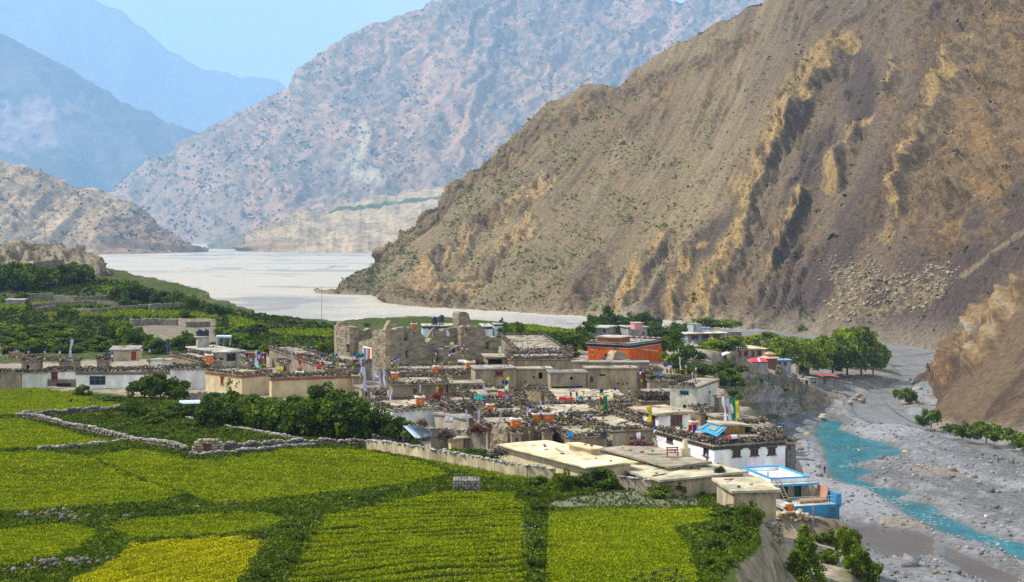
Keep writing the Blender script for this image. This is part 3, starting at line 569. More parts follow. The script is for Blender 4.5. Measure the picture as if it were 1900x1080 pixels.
# --- rock knoll between village and riverside houses
KN = [(1288, 372, -40, 700, 374), (1300, 360, -44, 680, 376), (1320, 335, -52, 668, 378), (1345, 315, RIV, 668, 382), (1365, 325, RIV, 680, 385), (1380, 345, RIV, 690, 388), (1402, 368, RIV, 702, 392), (1416, 385, RIV, 710, 396), (1430, 396, RIV, 716, 402), (1450, 405, RIV, 722, 412), (1480, 418, RIV, 733, 424), (1500, 428, RIV, 741, 431)]
def kndisp(c):
    PX, PY = c['PX'], c['PY']; c['n0'] = fbm(PX*.05, PY*.05, 5, 721)
    return ((ridged(PX*.025+PY*.01, PY*.02, 5, 723)-.6)*9+fbm(PX*.09, PY*.09, 4, 725)*1.6)*sstep(0, .15, c['T'])*sstep(1.4, 1, c['T'])*np.interp(PX, [1350, 1385], [1, .3])
def kncol(c):
    PX, PY = c['PX'], c['PY']; b = np.zeros(PX.shape+(3,))+np.array((.25, .19, .125)); b = cmix(b, (.36, .28, .18), sstep(.1, .4, fbm(PX*.05, PY*.05, 4, 731))); b = cmix(b, (.15, .125, .10), sstep(-.05, .3, fbm(PX*.08, PY*.06, 5, 733)))
    b = cmix(b, (.33, .33, .34), sstep(1385, 1430, PX+c['n0']*20)*.6)
    return cmix(b, (.10, .13, .035), sstep(.0, .3, fbm(PX*.05, PY*.07, 4, 735)-sstep(1340, 1400, PX)*.2)*.75)
hill('rock_knoll', genridge(KN, 1288, 1500, 80), MATS['bluff_rock'], kncol, kndisp, nu=200, nt=120, back=1.5, label='rocky knoll with green scrub between the village and the riverside houses', tpow=.75)
# ------------------------------------------------------------------ haze
def make_haze():
    b = MB(); x0, x1, y0, y1, z0, z1 = -20000, 20000, -600, 28500, -62, 5000
    b.box(((x0+x1)/2, (y0+y1)/2, (z0+z1)/2), (x1-x0, y1-y0, z1-z0))
    m = bpy.data.materials.new('haze_air'); m.use_nodes = True; n = m.node_tree.nodes; n.clear()
    out = n.new('ShaderNodeOutputMaterial'); pv = n.new('ShaderNodeVolumePrincipled')
    pv.inputs['Color'].default_value = (.41, .665, .97, 1); pv.inputs['Density'].default_value = 7.4e-5; pv.inputs['Anisotropy'].default_value = 0.0
    m.node_tree.links.new(pv.outputs[0], out.inputs['Volume'])
    o = b.build('haze', m); o['kind'] = 'stuff'; o['label'] = 'thin blue haze in the valley air'
make_haze()
# ------------------------------------------------------------------ building kit
M_MUD = mat('mud_wall', attr=True, scale=.9, stretch=(1, 1, .45), vary=.34, bump=.6, bscale=2.5, bdist=.1, spec=.1)
M_RAM = mat('rammed_earth', attr=True, scale=.7, stretch=(.6, .6, 2.6), vary=.36, bump=.9, bscale=1.6, bdist=.16, spec=.05)
M_LIME = mat('limewash', attr=True, scale=.8, stretch=(1, 1, .4), vary=.2, bump=.4, bscale=4, bdist=.04, spec=.15)
M_ROOF = mat('mud_roof', attr=True, scale=.5, vary=.38, bump=.6, bscale=2.0, bdist=.1, spec=.08)
M_WOOD = mat('dry_firewood', attr=True, scale=3, vary=.3, bump=0, spec=.1)
M_STONE = mat('dry_stone', attr=True, scale=2, vary=.25, bump=.4, bscale=9, bdist=.05, spec=.1)
M_PAINT = mat('painted_surface', attr=True, scale=1.2, vary=.12, bump=.15, bscale=8, bdist=.02, rough=.6, spec=.3)
M_GLASS = mat('dark_glass', (.035, .045, .06), (.02, .022, .03), scale=1, rough=.12, bump=0, spec=.6)
M_METAL = mat('grey_metal', attr=True, scale=2, vary=.15, bump=0, rough=.45, metal=.3, spec=.5)
M_CLOTH = mat('cloth', attr=True, scale=4, vary=.12, bump=.1, bscale=8, rough=.95, spec=.05, trans=.25)
M_PLASTIC = mat('plastic', attr=True, scale=2, vary=.1, bump=0, rough=.4, spec=.4)
MUD = (.325, .262, .18); MUD2 = (.275, .22, .155); MUDD = (.215, .175, .13); WHITE = (.78, .78, .76); CREAM = (.62, .50, .30); GREY = (.33, .325, .31); ROOFC = (.31, .265, .195); ROOFG = (.285, .265, .235); ROOFY = (.39, .335, .235)
rng = np.random.default_rng(11)
def gridwall(mb, A, B, zb, zt, holes=(), col=MUD, reveal=.25, step=1.1, top=None, jit=.03, thick=None, split=None):
    """a wall from A to B (outward to the right of A->B) with true openings; top = list of (s, z) for a broken crown"""
    A, B = Vector((A[0], A[1])), Vector((B[0], B[1])); L = (B-A).length; t = (B-A)/L; n = Vector((t.y, -t.x))
    ss = {0.0, L}; zs = {zb, zt}
    for h in holes: ss |= {max(0, h[0]), min(L, h[1])}; zs |= {h[2], h[3]}
    if split: zs.add(split[0])
    def fill(v, st):
        v = sorted(v); o = [v[0]]
        for b in v[1:]:
            k = max(1, int(math.ceil((b-o[-1])/st-1e-6))); a0 = o[-1]
            o += [a0+(b-a0)*(i+1)/k for i in range(k)]
        return o
    ss, zs = fill(ss, step), fill(zs, step); r = random.Random(int(L*1000)+int(zb*77))
    def tz(s): return np.interp(s, [q[0] for q in top], [q[1] for q in top]) if top else zt
    idx = {}
    def vert(i, j, off=0.0):
        k = (i, j, off)
        if k not in idx:
            jj = r.uniform(-jit, jit) if off == 0 else 0
            p = A+t*ss[i]+n*(jj-off); z = zs[j]
            if top: z = min(z, float(tz(ss[i])))
            idx[k] = len(V); V.append((p.x, p.y, z)); Cc.append(tuple(c*(1+r.uniform(-.06, .06)) for c in (split[1] if split and zs[j] < split[0]-.01 else col)))
        return idx[k]
    V = []; Fs = []; Cc = []
    def hole(i, j):
        s = (ss[i]+ss[i+1])/2; z = (zs[j]+zs[j+1])/2
        return any(h[0]-1e-6 < s < h[1]+1e-6 and h[2] < z < h[3] for h in holes)
    for i in range(len(ss)-1):
        for j in range(len(zs)-1):
            if hole(i, j):
                for (a, b, ok) in (((i, j), (i+1, j), j == 0 or not hole(i, j-1)), ((i+1, j+1), (i, j+1), j+2 == len(zs) or not hole(i, j+1)), ((i, j+1), (i, j), i == 0 or not hole(i-1, j)), ((i+1, j), (i+1, j+1), i+2 == len(ss) or not hole(i+1, j))):
                    if ok: Fs.append((vert(*a), vert(*b), vert(*b, reveal), vert(*a, reveal)))
            else:
                Fs.append((vert(i, j), vert(i+1, j), vert(i+1, j+1), vert(i, j+1)))
                if thick: Fs.append((vert(i+1, j, thick), vert(i, j, thick), vert(i, j+1, thick), vert(i+1, j+1, thick)))
    if thick:
        m = len(zs)-1; e = len(ss)-1
        for i in range(e): Fs.append((vert(i, m), vert(i+1, m), vert(i+1, m, thick), vert(i, m, thick)))
        for j in range(m): Fs.append((vert(0, j), vert(0, j+1), vert(0, j+1, thick), vert(0, j, thick))); Fs.append((vert(e, j+1), vert(e, j), vert(e, j, thick), vert(e, j+1, thick)))
    b = len(mb.v); mb.v += V; mb.c += Cc; mb.f += [tuple(q+b for q in f) for f in Fs]
def firewood(name, path, width, height, parent, closed=False, dens=1.0, stones=.25, tone=1.0, label=None):
    """a long stack of split branches and flat stones laid along a roof edge: real pieces joined into one part"""
    C, H, A_, T_, K = [], [], [], [], []
    segs = list(zip(path[:-1], path[1:]))+([(path[-1], path[0])] if closed else [])
    for (a, b) in segs:
        a, b = Vector(a), Vector(b); L = (b-a).length
        if L < .05: continue
        d = (b-a)/L; n = Vector((-d.y, d.x, 0)); hd = math.atan2(d.y, d.x)
        k = int(L*width*height*72*dens)+2
        s = rng.uniform(0, L, k); q = rng.uniform(-.5, .5, k)*width; env = .62+.38*vnoise(s*.6+a.x, s*0+a.y, 5); z = rng.uniform(0, 1, k)**.85*height*env*(1-.5*np.abs(q/width*2)**2)
        base = np.array(a)[None]+np.array(d)[None]*s[:, None]+np.array(n)[None]*q[:, None]; base[:, 2] += z
        C.append(base); isst = rng.uniform(0, 1, k) < stones
        hl = np.where(isst, rng.uniform(.06, .15, k), rng.uniform(.12, .32, k)); H.append(np.stack([hl, np.where(isst, rng.uniform(.06, .12, k), rng.uniform(.022, .05, k)), rng.uniform(.025, .055, k)], 1))
        A_.append(hd+math.pi/2*(rng.uniform(0, 1, k) < .62)+rng.normal(0, .35, k)); T_.append(rng.normal(0, .22, k))
        g = rng.uniform(.45, 1.55, k)[:, None]; base_c = np.where(isst[:, None], np.array((.165, .145, .118)), np.array((.088, .066, .047))); pale = rng.uniform(0, 1, k) < .09
        K.append(np.where(pale[:, None], np.array((.36, .33, .28)), base_c*g)*tone)
    if not C: return None
    C = np.concatenate(C); H = np.concatenate(H); K = np.concatenate(K)
    V, Q = box_batch(C, H, np.concatenate(A_), np.concatenate(T_), rng); Q = Q[np.arange(len(Q)) % 6 != 0]          # the undersides lie on the stack
    o0 = np.array(parent['_o']) if parent is not None and '_o' in parent else np.zeros(3)
    o = npmesh(name, V-o0, Q, M_WOOD, np.repeat(K, 8, 0), parent=parent); o['kind'] = 'stuff'
    if label: o['label'] = label
    return o
HOUSES = []
def wallcut(px, P0, d):
    """distance along a wall (from P0 heading d) where a pixel column meets it"""
    tx = (px-950)/F; return (tx*P0.y-P0.x)/(d.x-tx*d.y)
def window_at(root, wallobj, P, d, n, s0, s1, z0, z1, style):
    """frame bars and a pane set back in an opening; n = outward normal"""
    fc, bars = STY[style][:2]; rz = math.atan2(d.y, d.x); w, h = s1-s0, z1-z0
    def at(s, z, off): q = P+d*s+n*off; return (q.x, q.y, z)
    if style in ('open', 'hole'):
        return
    if style in ('door', 'reddoor', 'greendoor', 'bluedoor'):
        mb = MB(); mb.box(at((s0+s1)/2, (z0+z1)/2, -.1), (w-.06, .07, h-.04), rz, col=fc)
        for k in (.3, .7): mb.box(at(s0+w*k, (z0+z1)/2, -.055), (w*.28, .03, h*.8), rz, col=tuple(c*.8 for c in fc))
        o = mb.build('door', M_PAINT, root)
        mf = MB(); t = .08
        for sc, ww, zc, hh in ((s0+t/2, t, (z0+z1)/2, h), (s1-t/2, t, (z0+z1)/2, h), ((s0+s1)/2, w-2*t, z1-t/2, t)): mf.box(at(sc, zc, .0), (ww, .16, hh), rz, col=tuple(c*.6 for c in fc))
        mf.build('frame', M_PAINT, o); return
    mf = MB(); t = min(.1, w*.12)
    for sc, ww, zc, hh in ((s0+t/2, t, (z0+z1)/2, h), (s1-t/2, t, (z0+z1)/2, h), ((s0+s1)/2, w-2*t, z1-t/2, t), ((s0+s1)/2, w-2*t, z0+t/2, t)): mf.box(at(sc, zc, -.05), (ww, .14, hh), rz, col=fc)
    for k in range(1, bars): mf.box(at(s0+w*k/bars, (z0+z1)/2, -.06), (.06, .08, h-2*t), rz, col=fc)
    if h > .9: mf.box(at((s0+s1)/2, z0+h*.62, -.063), (w-2*t, .07, .055), rz, col=fc)
    if style in ('nepal', 'red'): mf.box(at((s0+s1)/2, z1+.09, .06), (w+.35, .2, .14), rz, col=tuple(c*.75 for c in fc)); mf.box(at((s0+s1)/2, z0-.06, .05), (w+.2, .16, .1), rz, col=fc)
    o = mf.build('window', M_PAINT, root)
    mp_ = MB(); mp_.box(at((s0+s1)/2, (z0+z1)/2, -.12), (w-.02, .03, h-.02), rz, col=(1, 1, 1)); mp_.build('pane', STY[style][2], o)
STY = {'dark': ((.12, .075, .05), 2, M_GLASS), 'nepal': ((.10, .05, .035), 2, M_GLASS), 'red': ((.30, .065, .03), 3, M_GLASS), 'blue': ((.10, .22, .30), 3, M_GLASS), 'teal': ((.10, .26, .27), 3, M_GLASS), 'white': ((.7, .7, .68), 2, M_GLASS),
       'door': ((.20, .10, .05), 0, None), 'reddoor': ((.38, .05, .035), 0, None), 'greendoor': ((.008, .11, .065), 0, None), 'bluedoor': ((.05, .2, .4), 0, None), 'open': ((0, 0, 0), 0, None), 'hole': ((0, 0, 0), 0, None)}
def house(label, px, py, xl, xr, ang, h, wall=MUD, wmat=None, roof=ROOFC, wins=(), stack=0.0, stackw=.55, edges='LRBQ', band=None, base=None, over=.18, slab=.22, name='house', cat='house', group=None, parapet=None, split=None, dens=1.0, dmin=45, roofm=None, sink=.7, beams=True, tone=1.0, depth=None, lmax=None, clutter=True):
    """a flat roofed house found from its nearest wall corner at roof level: xl, xr = pixel columns where its left and right walls end"""
    if depth: P = pix(px, py, depth)
    elif base is not None: P = Pr(px, py, base+h)
    else: P = Pg(px, py, h, dmin)
    zt = P.z; a = math.radians(ang); R = Vector((math.cos(a), math.sin(a), 0)); L = Vector((-math.sin(a), math.cos(a), 0))
    lr, ll = wallcut(xr, P, R), wallcut(xl, P, L)
    if not (.3 < lr < 60): lr = min(max(abs(lr), 2.5), 9)
    if not (.3 < ll < 60): ll = min(max(abs(ll), 2.5), 9)
    if lmax: ll = min(ll, lmax)
    c0, c1, c2, c3 = P, P+R*lr, P+R*lr+L*ll, P+L*ll
    zb = (min(gz(q.x, q.y) for q in (c0, c1, c2, c3))-sink) if base is None else base
    zb = max(zb, zt-h-2.6)
    ctr = (c0+c2)/2
    root = wthing(name, (ctr.x, ctr.y, zb), label, cat, group)
    wmat = wmat or M_MUD; hl = {'L': [], 'R': []}; todo = []
    for w in wins:
        side, wpx, wpy, ww, wh, st = w
        d = R if side == 'R' else L
        s0, s1 = wallcut(wpx-ww/2, P, d), wallcut(wpx+ww/2, P, d); s0, s1 = min(s0, s1), max(s0, s1)
        q = P+d*((s0+s1)/2); z0, z1 = -(wpy+wh/2-YH)/F*q.y, -(wpy-wh/2-YH)/F*q.y
        ln = lr if side == 'R' else ll
        s0, s1 = max(s0, .12), min(s1, ln-.12); z1 = min(z1, zt-.12); z0 = max(z0, zb+.15)
        if s1-s0 < .15 or z1-z0 < .15: continue
        hl[side].append((s0, s1, z0, z1) if side == 'R' else (ln-s1, ln-s0, z0, z1)); todo.append((side, s0, s1, z0, z1, st))
    mb = MB()
    gridwall(mb, c0, c1, zb, zt, hl['R'], wall, split=split); gridwall(mb, c3, c0, zb, zt, hl['L'], wall, split=split); gridwall(mb, c1, c2, zb, zt, (), wall, split=split); gridwall(mb, c2, c3, zb, zt, (), wall, split=split)
    if any(t[5] in ('open', 'hole') for t in todo):                      # the room behind an open doorway
        i0, i1, i2, i3 = [q+(ctr-q)*.12 for q in (c0, c1, c2, c3)]
    wo = mb.build('wall', wmat, root)
    for side, s0, s1, z0, z1, st in todo:
        d = R if side == 'R' else L; n = -L if side == 'R' else -R
        window_at(root, wo, P, d, n, s0, s1, z0, z1, st)
    def ring(e): return [c0+(-R-L)*e, c1+(R-L)*e, c2+(R+L)*e, c3+(-R+L)*e]
    rf = MB(); rp_ = ring(over)
    nR, nL = max(2, int((lr+2*over)/1.3)), max(2, int((ll+2*over)/1.3)); rr = random.Random(int(px*7+py)); top = []
    for j in range(nL+1):
        for i in range(nR+1):
            q = rp_[0]+(rp_[1]-rp_[0])*(i/nR)+(rp_[3]-rp_[0])*(j/nL); e = i in (0, nR) or j in (0, nL)
            if e: q = q+Vector((rr.uniform(-.07, .07), rr.uniform(-.07, .07), 0))
            top.append((q.x, q.y, zt+slab+rr.uniform(-.045, .045)))
    fs = [(j*(nR+1)+i, j*(nR+1)+i+1, (j+1)*(nR+1)+i+1, (j+1)*(nR+1)+i) for j in range(nL) for i in range(nR)]
    bot = [(x, y, zt+.003) for x, y, z in top]; n_ = len(top); rim = [i for i in range(nR)]+[j*(nR+1)+nR for j in range(nL)]+[nL*(nR+1)+i for i in range(nR, 0, -1)]+[j*(nR+1) for j in range(nL, 0, -1)]
    fs += [tuple(n_+q for q in reversed(f)) for f in fs]+[(rim[i], n_+rim[i], n_+rim[(i+1) % len(rim)], rim[(i+1) % len(rim)])[::-1][::-1] for i in range(len(rim))]
    rf.v = top+bot; rf.f = fs; rf.c = [tuple(c*(1+rr.uniform(-.1, .1)) for c in roof) for _ in range(2*n_)]
    ro = rf.build('roof', roofm or M_ROOF, root)
    if beams and lr > 2:
        bm = MB()
        for d, ln, n in ((R, lr, -L), (L, ll, -R)):
            for k in range(int(ln/.75)):
                q = P+d*(.4+k*.75)+n*.1; bm.box((q.x, q.y, zt-.08), (.11, .34, .11), math.atan2(d.y, d.x), col=(.16, .115, .075))
        bm.build('beam_ends', M_WOOD, ro, 'stuff')
    if band:
        bb = MB()
        for d, ln, n in ((R, lr, -L), (L, ll, -R)):
            q = P+d*(ln/2)+n*.05; bb.box((q.x, q.y, zt-band[1]/2-.01), (ln+.06, .1, band[1]), math.atan2(d.y, d.x), col=band[0])
        bb.build('cornice_band', M_PAINT, root)
    if parapet:
        pb = MB(); ph, pc = parapet; e = over-.09
        for d, ln, q0 in ((R, lr+2*e, c0+(-R-L)*e), (R, lr+2*e, c3+(-R+L)*e), (L, ll+2*e-.36, c0+(-R-L)*e+L*.18), (L, ll+2*e-.36, c1+(R-L)*e+L*.18)):
            q = q0+d*(ln/2); pb.box((q.x, q.y, zt+slab+ph/2), (ln, .17, ph), math.atan2(d.y, d.x), col=pc)
        pb.build('parapet', wmat, root)
    if stack:
        e = over-stackw*.5+.12; q = ring(e); z = zt+slab+.02; q = [Vector((v.x, v.y, z)) for v in q]
        es = {'R': (0, 1), 'Q': (1, 2), 'B': (2, 3), 'L': (3, 0)}
        run = []
        for k in edges: run.append((q[es[k][0]], q[es[k][1]]))
        for k, (u, v) in enumerate(run): firewood('firewood_stack', [u, v], stackw, stack, root, dens=dens, tone=tone)
    if stack or clutter:
        n = int(lr*ll*(.24 if stack else .07))+2; C = np.array(c0)[None]+np.array(R)[None]*rng.uniform(.6, max(.7, lr-.6), (n, 1))+np.array(L)[None]*rng.uniform(.6, max(.7, ll-.6), (n, 1)); C[:, 2] = zt+slab+.04
        sz = rng.uniform(.05, .2, (n, 3))*np.array([1.3, .7, .45]); lng = rng.uniform(0, 1, n) < .25; sz[lng] = np.stack([rng.uniform(.6, 1.4, lng.sum()), np.full(lng.sum(), .05), np.full(lng.sum(), .04)], 1); C[:, 2] += sz[:, 2]*.7
        pal = np.array([(.13, .095, .07), (.2, .16, .12), (.09, .075, .065), (.32, .28, .22), (.22, .2, .17), (.12, .10, .085), (.30, .12, .07), (.10, .16, .22), (.45, .44, .42)]); K = pal[rng.choice(len(pal), n, p=[.22, .2, .16, .1, .12, .13, .03, .02, .02])]*rng.uniform(.7, 1.25, (n, 1))
        V, Q = box_batch(C, sz, rng.uniform(0, 3.1, n), rng.normal(0, .12, n), rng, .2); oc = npmesh('roof_clutter', V-np.array(root['_o']), Q, M_WOOD, np.repeat(K, 8, 0), parent=root); oc['kind'] = 'stuff'
    H_ = dict(root=root, c=(c0, c1, c2, c3), R=R, L=L, zt=zt+slab, zb=zb, lr=lr, ll=ll, P=P, ctr=ctr, rp=rp_)
    HOUSES.append(H_); return H_
def roof_hit(px, py, default=2.6):
    """the point on the highest house roof (or the raised ground) that a pixel looks at"""
    best = None
    for h in HOUSES:
        z = h['zt']
        if z > -1: continue
        p = Pr(px, py, z); q = p-h['P']; s, t = q.dot(h['R']), q.dot(h['L'])
        if -.3 < s < h['lr']+.3 and -.3 < t < h['ll']+.3 and (best is None or p.y < best.y): best = p
    return best if best is not None else Pg(px, py, default)
# ------------------------------------------------------------------ the houses of the village
S1 = .75
# left row
house('tan mud wall house at the far left edge beside the whitewashed stone house', 39, 693, -60, 41, 88, 2.5, MUD, wins=[], stack=.8, group=None)
house('whitewashed rough stone house beside the tan mud house at the left edge', 85, 693, 41.5, 88, 88, 2.5, (.60, .60, .54), M_LIME, stack=.75)
house('small white house with one red brown window above a stone ledge', 140, 690, 87, 146, 87, 2.6, WHITE, M_LIME, wins=[('L', 101, 698, 12, 14, 'red'), ('L', 118, 715, 28, 8, 'hole')], stack=.8, split=(-24.6, MUDD))
HW = house('long white house with a wide blue framed window behind the left fields', 315, 691, 141, 322, 92, 2.7, WHITE, M_LIME, wins=[('L', 181, 706, 30, 17, 'blue')], stack=.85, band=((.19, .175, .16), .35))
house('small tan hut with red doors standing on roofs above the long white house', 204, 651, 194, 258, 12, 2.0, (.48, .40, .27), wins=[('R', 248, 661, 9, 17, 'reddoor'), ('L', 200, 660, 6, 14, 'reddoor')], base=-24.3, roof=ROOFG)
house('white box shaped annex with an overhanging mud slab between two firewood parapets', 314, 669, 279, 319, 86, 3.6, (.70, .69, .64), M_LIME, wins=[], roof=ROOFY, over=.3)
house('pale white house behind the round bush with firewood along its roof', 380, 686, 316, 388, 90, 3.2, (.66, .67, .68), M_LIME, stack=.8)
HC = house('grey concrete house carrying two black water tanks on a pedestal', 404, 655, 348, 453, 34, 3.3, (.40, .375, .30), wins=[('L', 356, 656, 6, 12, 'red'), ('L', 372, 658, 6, 12, 'red'), ('L', 385, 660, 3, 9, 'red'), ('L', 396, 662, 6, 12, 'red'), ('R', 429, 663, 17, 14, 'dark')], roof=(.42, .40, .34), over=.35, beams=False)
house('dark red timber glass room beside the grey concrete house', 489, 657, 455, 494, 80, 2.7, (.13, .035, .025), M_PAINT, wins=[('L', 465, 662, 9, 12, 'white'), ('L', 477, 663, 10, 13, 'white')], roof=(.28, .11, .07), over=.25, beams=False)
house('low house with firewood parapet in front of the grey concrete house', 372, 672, 318, 412, 30, 2.8, MUD2, stack=.7)
HCR = house('cream house with a red band under its roof above the willow bushes', 449, 698, 381, 504, 46, 3.0, CREAM, M_LIME, wins=[('L', 412, 706, 5, 12, 'red')], band=((.42, .10, .04), .28), stack=.55)
HCR2 = house('long cream house with red roof band and orange incense tower behind the bushes', 504, 703, 500, 661, 20, 3.0, (.60, .48, .29), M_LIME, band=((.40, .10, .04), .3), stack=.75)
house('small grey hut with a bright blue flat roof carrying two black tanks', 568, 660, 545, 596, 32, 2.3, (.32, .36, .40), M_LIME, roof=(.05, .30, .62), roofm=M_PAINT, over=.2, beams=False)
house('mud house with firewood roof behind the long cream house', 610, 686, 500, 664, 22, 2.8, MUD2, stack=.7)
house('flat mud house left of the ruined fort with rubble on its roof', 625, 676, 560, 690, 30, 2.8, MUD, stack=.7, edges='LR')
# centre, upper rows
house('terrace house below the ruined fort with orange incense towers on its parapet', 735, 692, 690, 880, 9, 2.6, MUD2, stack=.65, wins=[('R', 800, 700, 8, 7, 'hole')])
house('dark mud house with a slab roof left of the overhanging roof house', 728, 715, 690, 828, 8, 2.6, MUDD, stack=.6, wins=[('R', 770, 726, 7, 9, 'dark'), ('R', 818, 726, 8, 9, 'red')])
house('light mud house with a broad overhanging roof slab', 831, 713, 826, 892, 10, 2.7, MUD, wins=[('R', 862, 723, 8, 10, 'dark')], over=.6)
house('tall mud house with red brick patches below the fort', 882, 686, 874, 957, 9, 4.0, MUD, wins=[('R', 926, 693, 15, 9, 'red'), ('R', 935, 709, 6, 6, 'hole')], roof=ROOFG)
house('tall windowless mud house right of the red brick patched house', 955, 686, 951, 1024, 7, 3.9, MUD, wins=[('R', 990, 700, 3, 4, 'hole'), ('R', 975, 708, 3, 3, 'hole'), ('R', 1003, 697, 8, 12, 'hole')], roof=ROOFY, edges='R')
HPOR = house('mud house with a deep dark porch on posts at the centre of the village', 1022, 693, 1016, 1088, 6, 4.8, MUD, wins=[('R', 1060, 702, 5, 6, 'hole'), ('R', 1050, 727, 62, 20, 'hole')], roof=ROOFG)
house('great pale mud house with small square holes below the orange temple', 1090, 685, 1084, 1182, 6, 5.2, (.375, .295, .19), wins=[('R', 1098, 704, 6, 10, 'dark'), ('R', 1146, 712, 3, 3, 'hole'), ('R', 1156, 713, 3, 3, 'hole'), ('R', 1164, 712, 3, 3, 'hole'), ('R', 1118, 696, 12, 3, 'hole')], roof=ROOFC)
house('broken mud house with a red brown door right of the great pale mud house', 1180, 692, 1172, 1212, 12, 4.2, MUDD, wins=[('R', 1194, 699, 5, 14, 'reddoor')], stack=.4)
house('low mud house with a ruined wall on its roof just below the orange temple', 1062, 673, 1056, 1204, -4, 4.2, MUD2, roof=ROOFG, lmax=2.6)
house('flat mud roofed house between the fort and the temple with red firewood', 945, 668, 938, 1062, 4, 3.4, MUD2, stack=.7, stackw=1.1)
house('small ruined mud house right of the fort with a dark opening', 905, 664, 897, 950, 8, 3.4, MUD2, wins=[('R', 918, 671, 28, 9, 'hole')], over=.4)
house('stone topped mud house behind the flat roofs right of the fort', 960, 652, 930, 1050, 5, 3.2, MUDD, stack=.6)
house('small cream box house with three tiny holes and firewood roof in the village centre', 1003, 725, 974, 1013, 74, 2.3, CREAM, M_LIME, wins=[('L', 985, 730, 2, 2, 'hole'), ('L', 994, 730, 2, 2, 'hole'), ('L', 989, 734, 2.5, 2.5, 'hole')], stack=.55)
house('low courtyard house with firewood wall in front of the porch house', 1030, 751, 1010, 1174, 4, 2.3, MUDD, stack=.7, edges='LR', roof=ROOFY)
house('firewood covered house right of the great pale mud house', 1206, 707, 1200, 1294, 12, 3.2, MUD2, stack=.85)
HTW = house('tall whitewashed mud house with one teal window at the village edge', 1292, 720, 1243, 1332, 66, 4.6, (.56, .52, .42), M_LIME, wins=[('L', 1270, 729, 17, 9, 'teal'), ('L', 1270, 754, 6, 6, 'hole'), ('R', 1317, 728, 4, 5, 'hole')], stack=.7, edges='LB')
house('low mud annex on the brink right of the tall whitewashed mud house', 1334, 739, 1326, 1354, 12, 2.9, MUD, wins=[('R', 1344, 748, 3, 4, 'hole')])
house('mud house with an orange painted recess under a thin slab roof', 1203, 729, 1196, 1246, 5, 2.7, (.44, .37, .25), wins=[('R', 1213, 737, 16, 10, 'reddoor'), ('R', 1234, 736, 14, 10, 'reddoor')], over=.5, roof=ROOFG)
house('round firewood heaped house in front of the orange recess house', 1190, 746, 1180, 1256, 6, 1.8, MUDD, stack=1.1, stackw=1.3, tone=.7)
# centre, lower rows
HWB = house('white and cream house with a slab roof and orange incense tower left of the flags', 730, 763, 682, 822, 26, 2.9, (.68, .69, .70), M_LIME, stack=.6, roof=ROOFY)
house('low mud house with a ring of firewood right of the white and cream house', 838, 754, 815, 905, 14, 2.6, MUDD, stack=.75)
house('firewood ringed house with turquoise laundry on its parapet', 880, 745, 850, 975, 12, 2.6, MUDD, stack=.8)
house('flat mud roofed house behind the leaning white banners', 870, 779, 806, 893, 40, 2.5, (.36, .32, .25), roof=ROOFG, wins=[])
house('firewood ringed house left of the double orange incense tower', 905, 772, 884, 1000, 10, 2.5, MUDD, stack=.7)
house('long firewood ringed house bearing the double orange incense tower', 985, 776, 960, 1125, 8, 2.5, MUDD, stack=.7, roof=ROOFY)
house('low house with firewood mound behind the broken mud wall', 905, 796, 880, 990, 12, 2.3, MUD2, stack=.75)
house('square cream and grey pillar house in the middle of the firewood roofs', 1001, 788, 986, 1043, 22, 2.4, (.56, .48, .33), M_LIME, stack=.35)
house('firewood roofed house behind the large cream shed', 1058, 813, 1020, 1126, 14, 2.2, MUD2, stack=.7, wins=[])
HG = house('grey mud house with red roof band and wooden shelf right of the cream shed', 1137, 801, 1062, 1212, 18, 2.7, (.33, .29, .225), band=((.30, .085, .05), .16), stack=.65, wins=[('R', 1182, 813, 27, 5, 'reddoor')], roof=ROOFY)
HRW = house('white house with tall red window frames under a thick mud slab roof', 1222, 771, 1174, 1281, 25, 2.5, WHITE, M_LIME, wins=[('L', 1186, 776, 13, 17, 'red'), ('L', 1209, 783, 14, 21, 'red'), ('R', 1255, 779, 22, 21, 'red')], roof=ROOFY, over=.45, slab=.32)
house('firewood roofed house left of the white house with red windows', 1150, 782, 1100, 1190, 14, 2.3, MUDD, stack=.75)
HBW = house('big white house with three small dark windows and a thick firewood parapet', 1325, 829, 1217, 1457, 23, 2.9, (.80, .80, .79), M_LIME, depth=153, wins=[('R', 1366.5, 841, 15, 12, 'nepal'), ('R', 1399.5, 839, 15, 12, 'nepal'), ('R', 1431.5, 837.5, 15, 12, 'nepal'), ('L', 1310, 838, 10, 15, 'nepal'), ('L', 1243, 816, 12, 9, 'nepal')], stack=.8, stackw=.9, dens=1.1, edges='LRQ', clutter=False, band=((.045, .04, .035), .36), roof=ROOFC)
house('dark stone wing with an orange shutter at the river end of the big white house', 1460, 824, 1454, 1476, 14, 4.5, (.16, .15, .14), M_STONE, wins=[('R', 1464, 828, 6, 13, 'reddoor')], stack=.5, depth=159)
HSH = house('large cream shed with a wide plain pale roof in front of the village', 1089, 867, 934, 1170, 31, 1.9, (.60, .49, .30), M_LIME, roof=(.66, .55, .34), wins=[], over=.55, slab=.14)
house('square cream annex roof behind the large cream shed', 1098, 834, 1056, 1114, 33, 2.9, (.52, .42, .27), M_LIME, roof=(.64, .53, .33), over=.3, slab=.14)
house('flat mud house with small dark openings between the cream shed and the big white house', 1241, 867, 1120, 1312, 27, 2.1, (.50, .42, .27), roof=ROOFC, wins=[('L', 1184, 870, 8, 7, 'dark'), ('L', 1207, 867, 10, 12, 'hole')], over=.4)
HFL = house('broad flat mud house with a long bare front at the edge of the plot', 1227, 893, 1150, 1379, 28, 1.35, (.36, .285, .185), roof=(.43, .375, .26), wins=[('R', 1262, 897, 6, 4, 'hole')], over=.4, slab=.2)
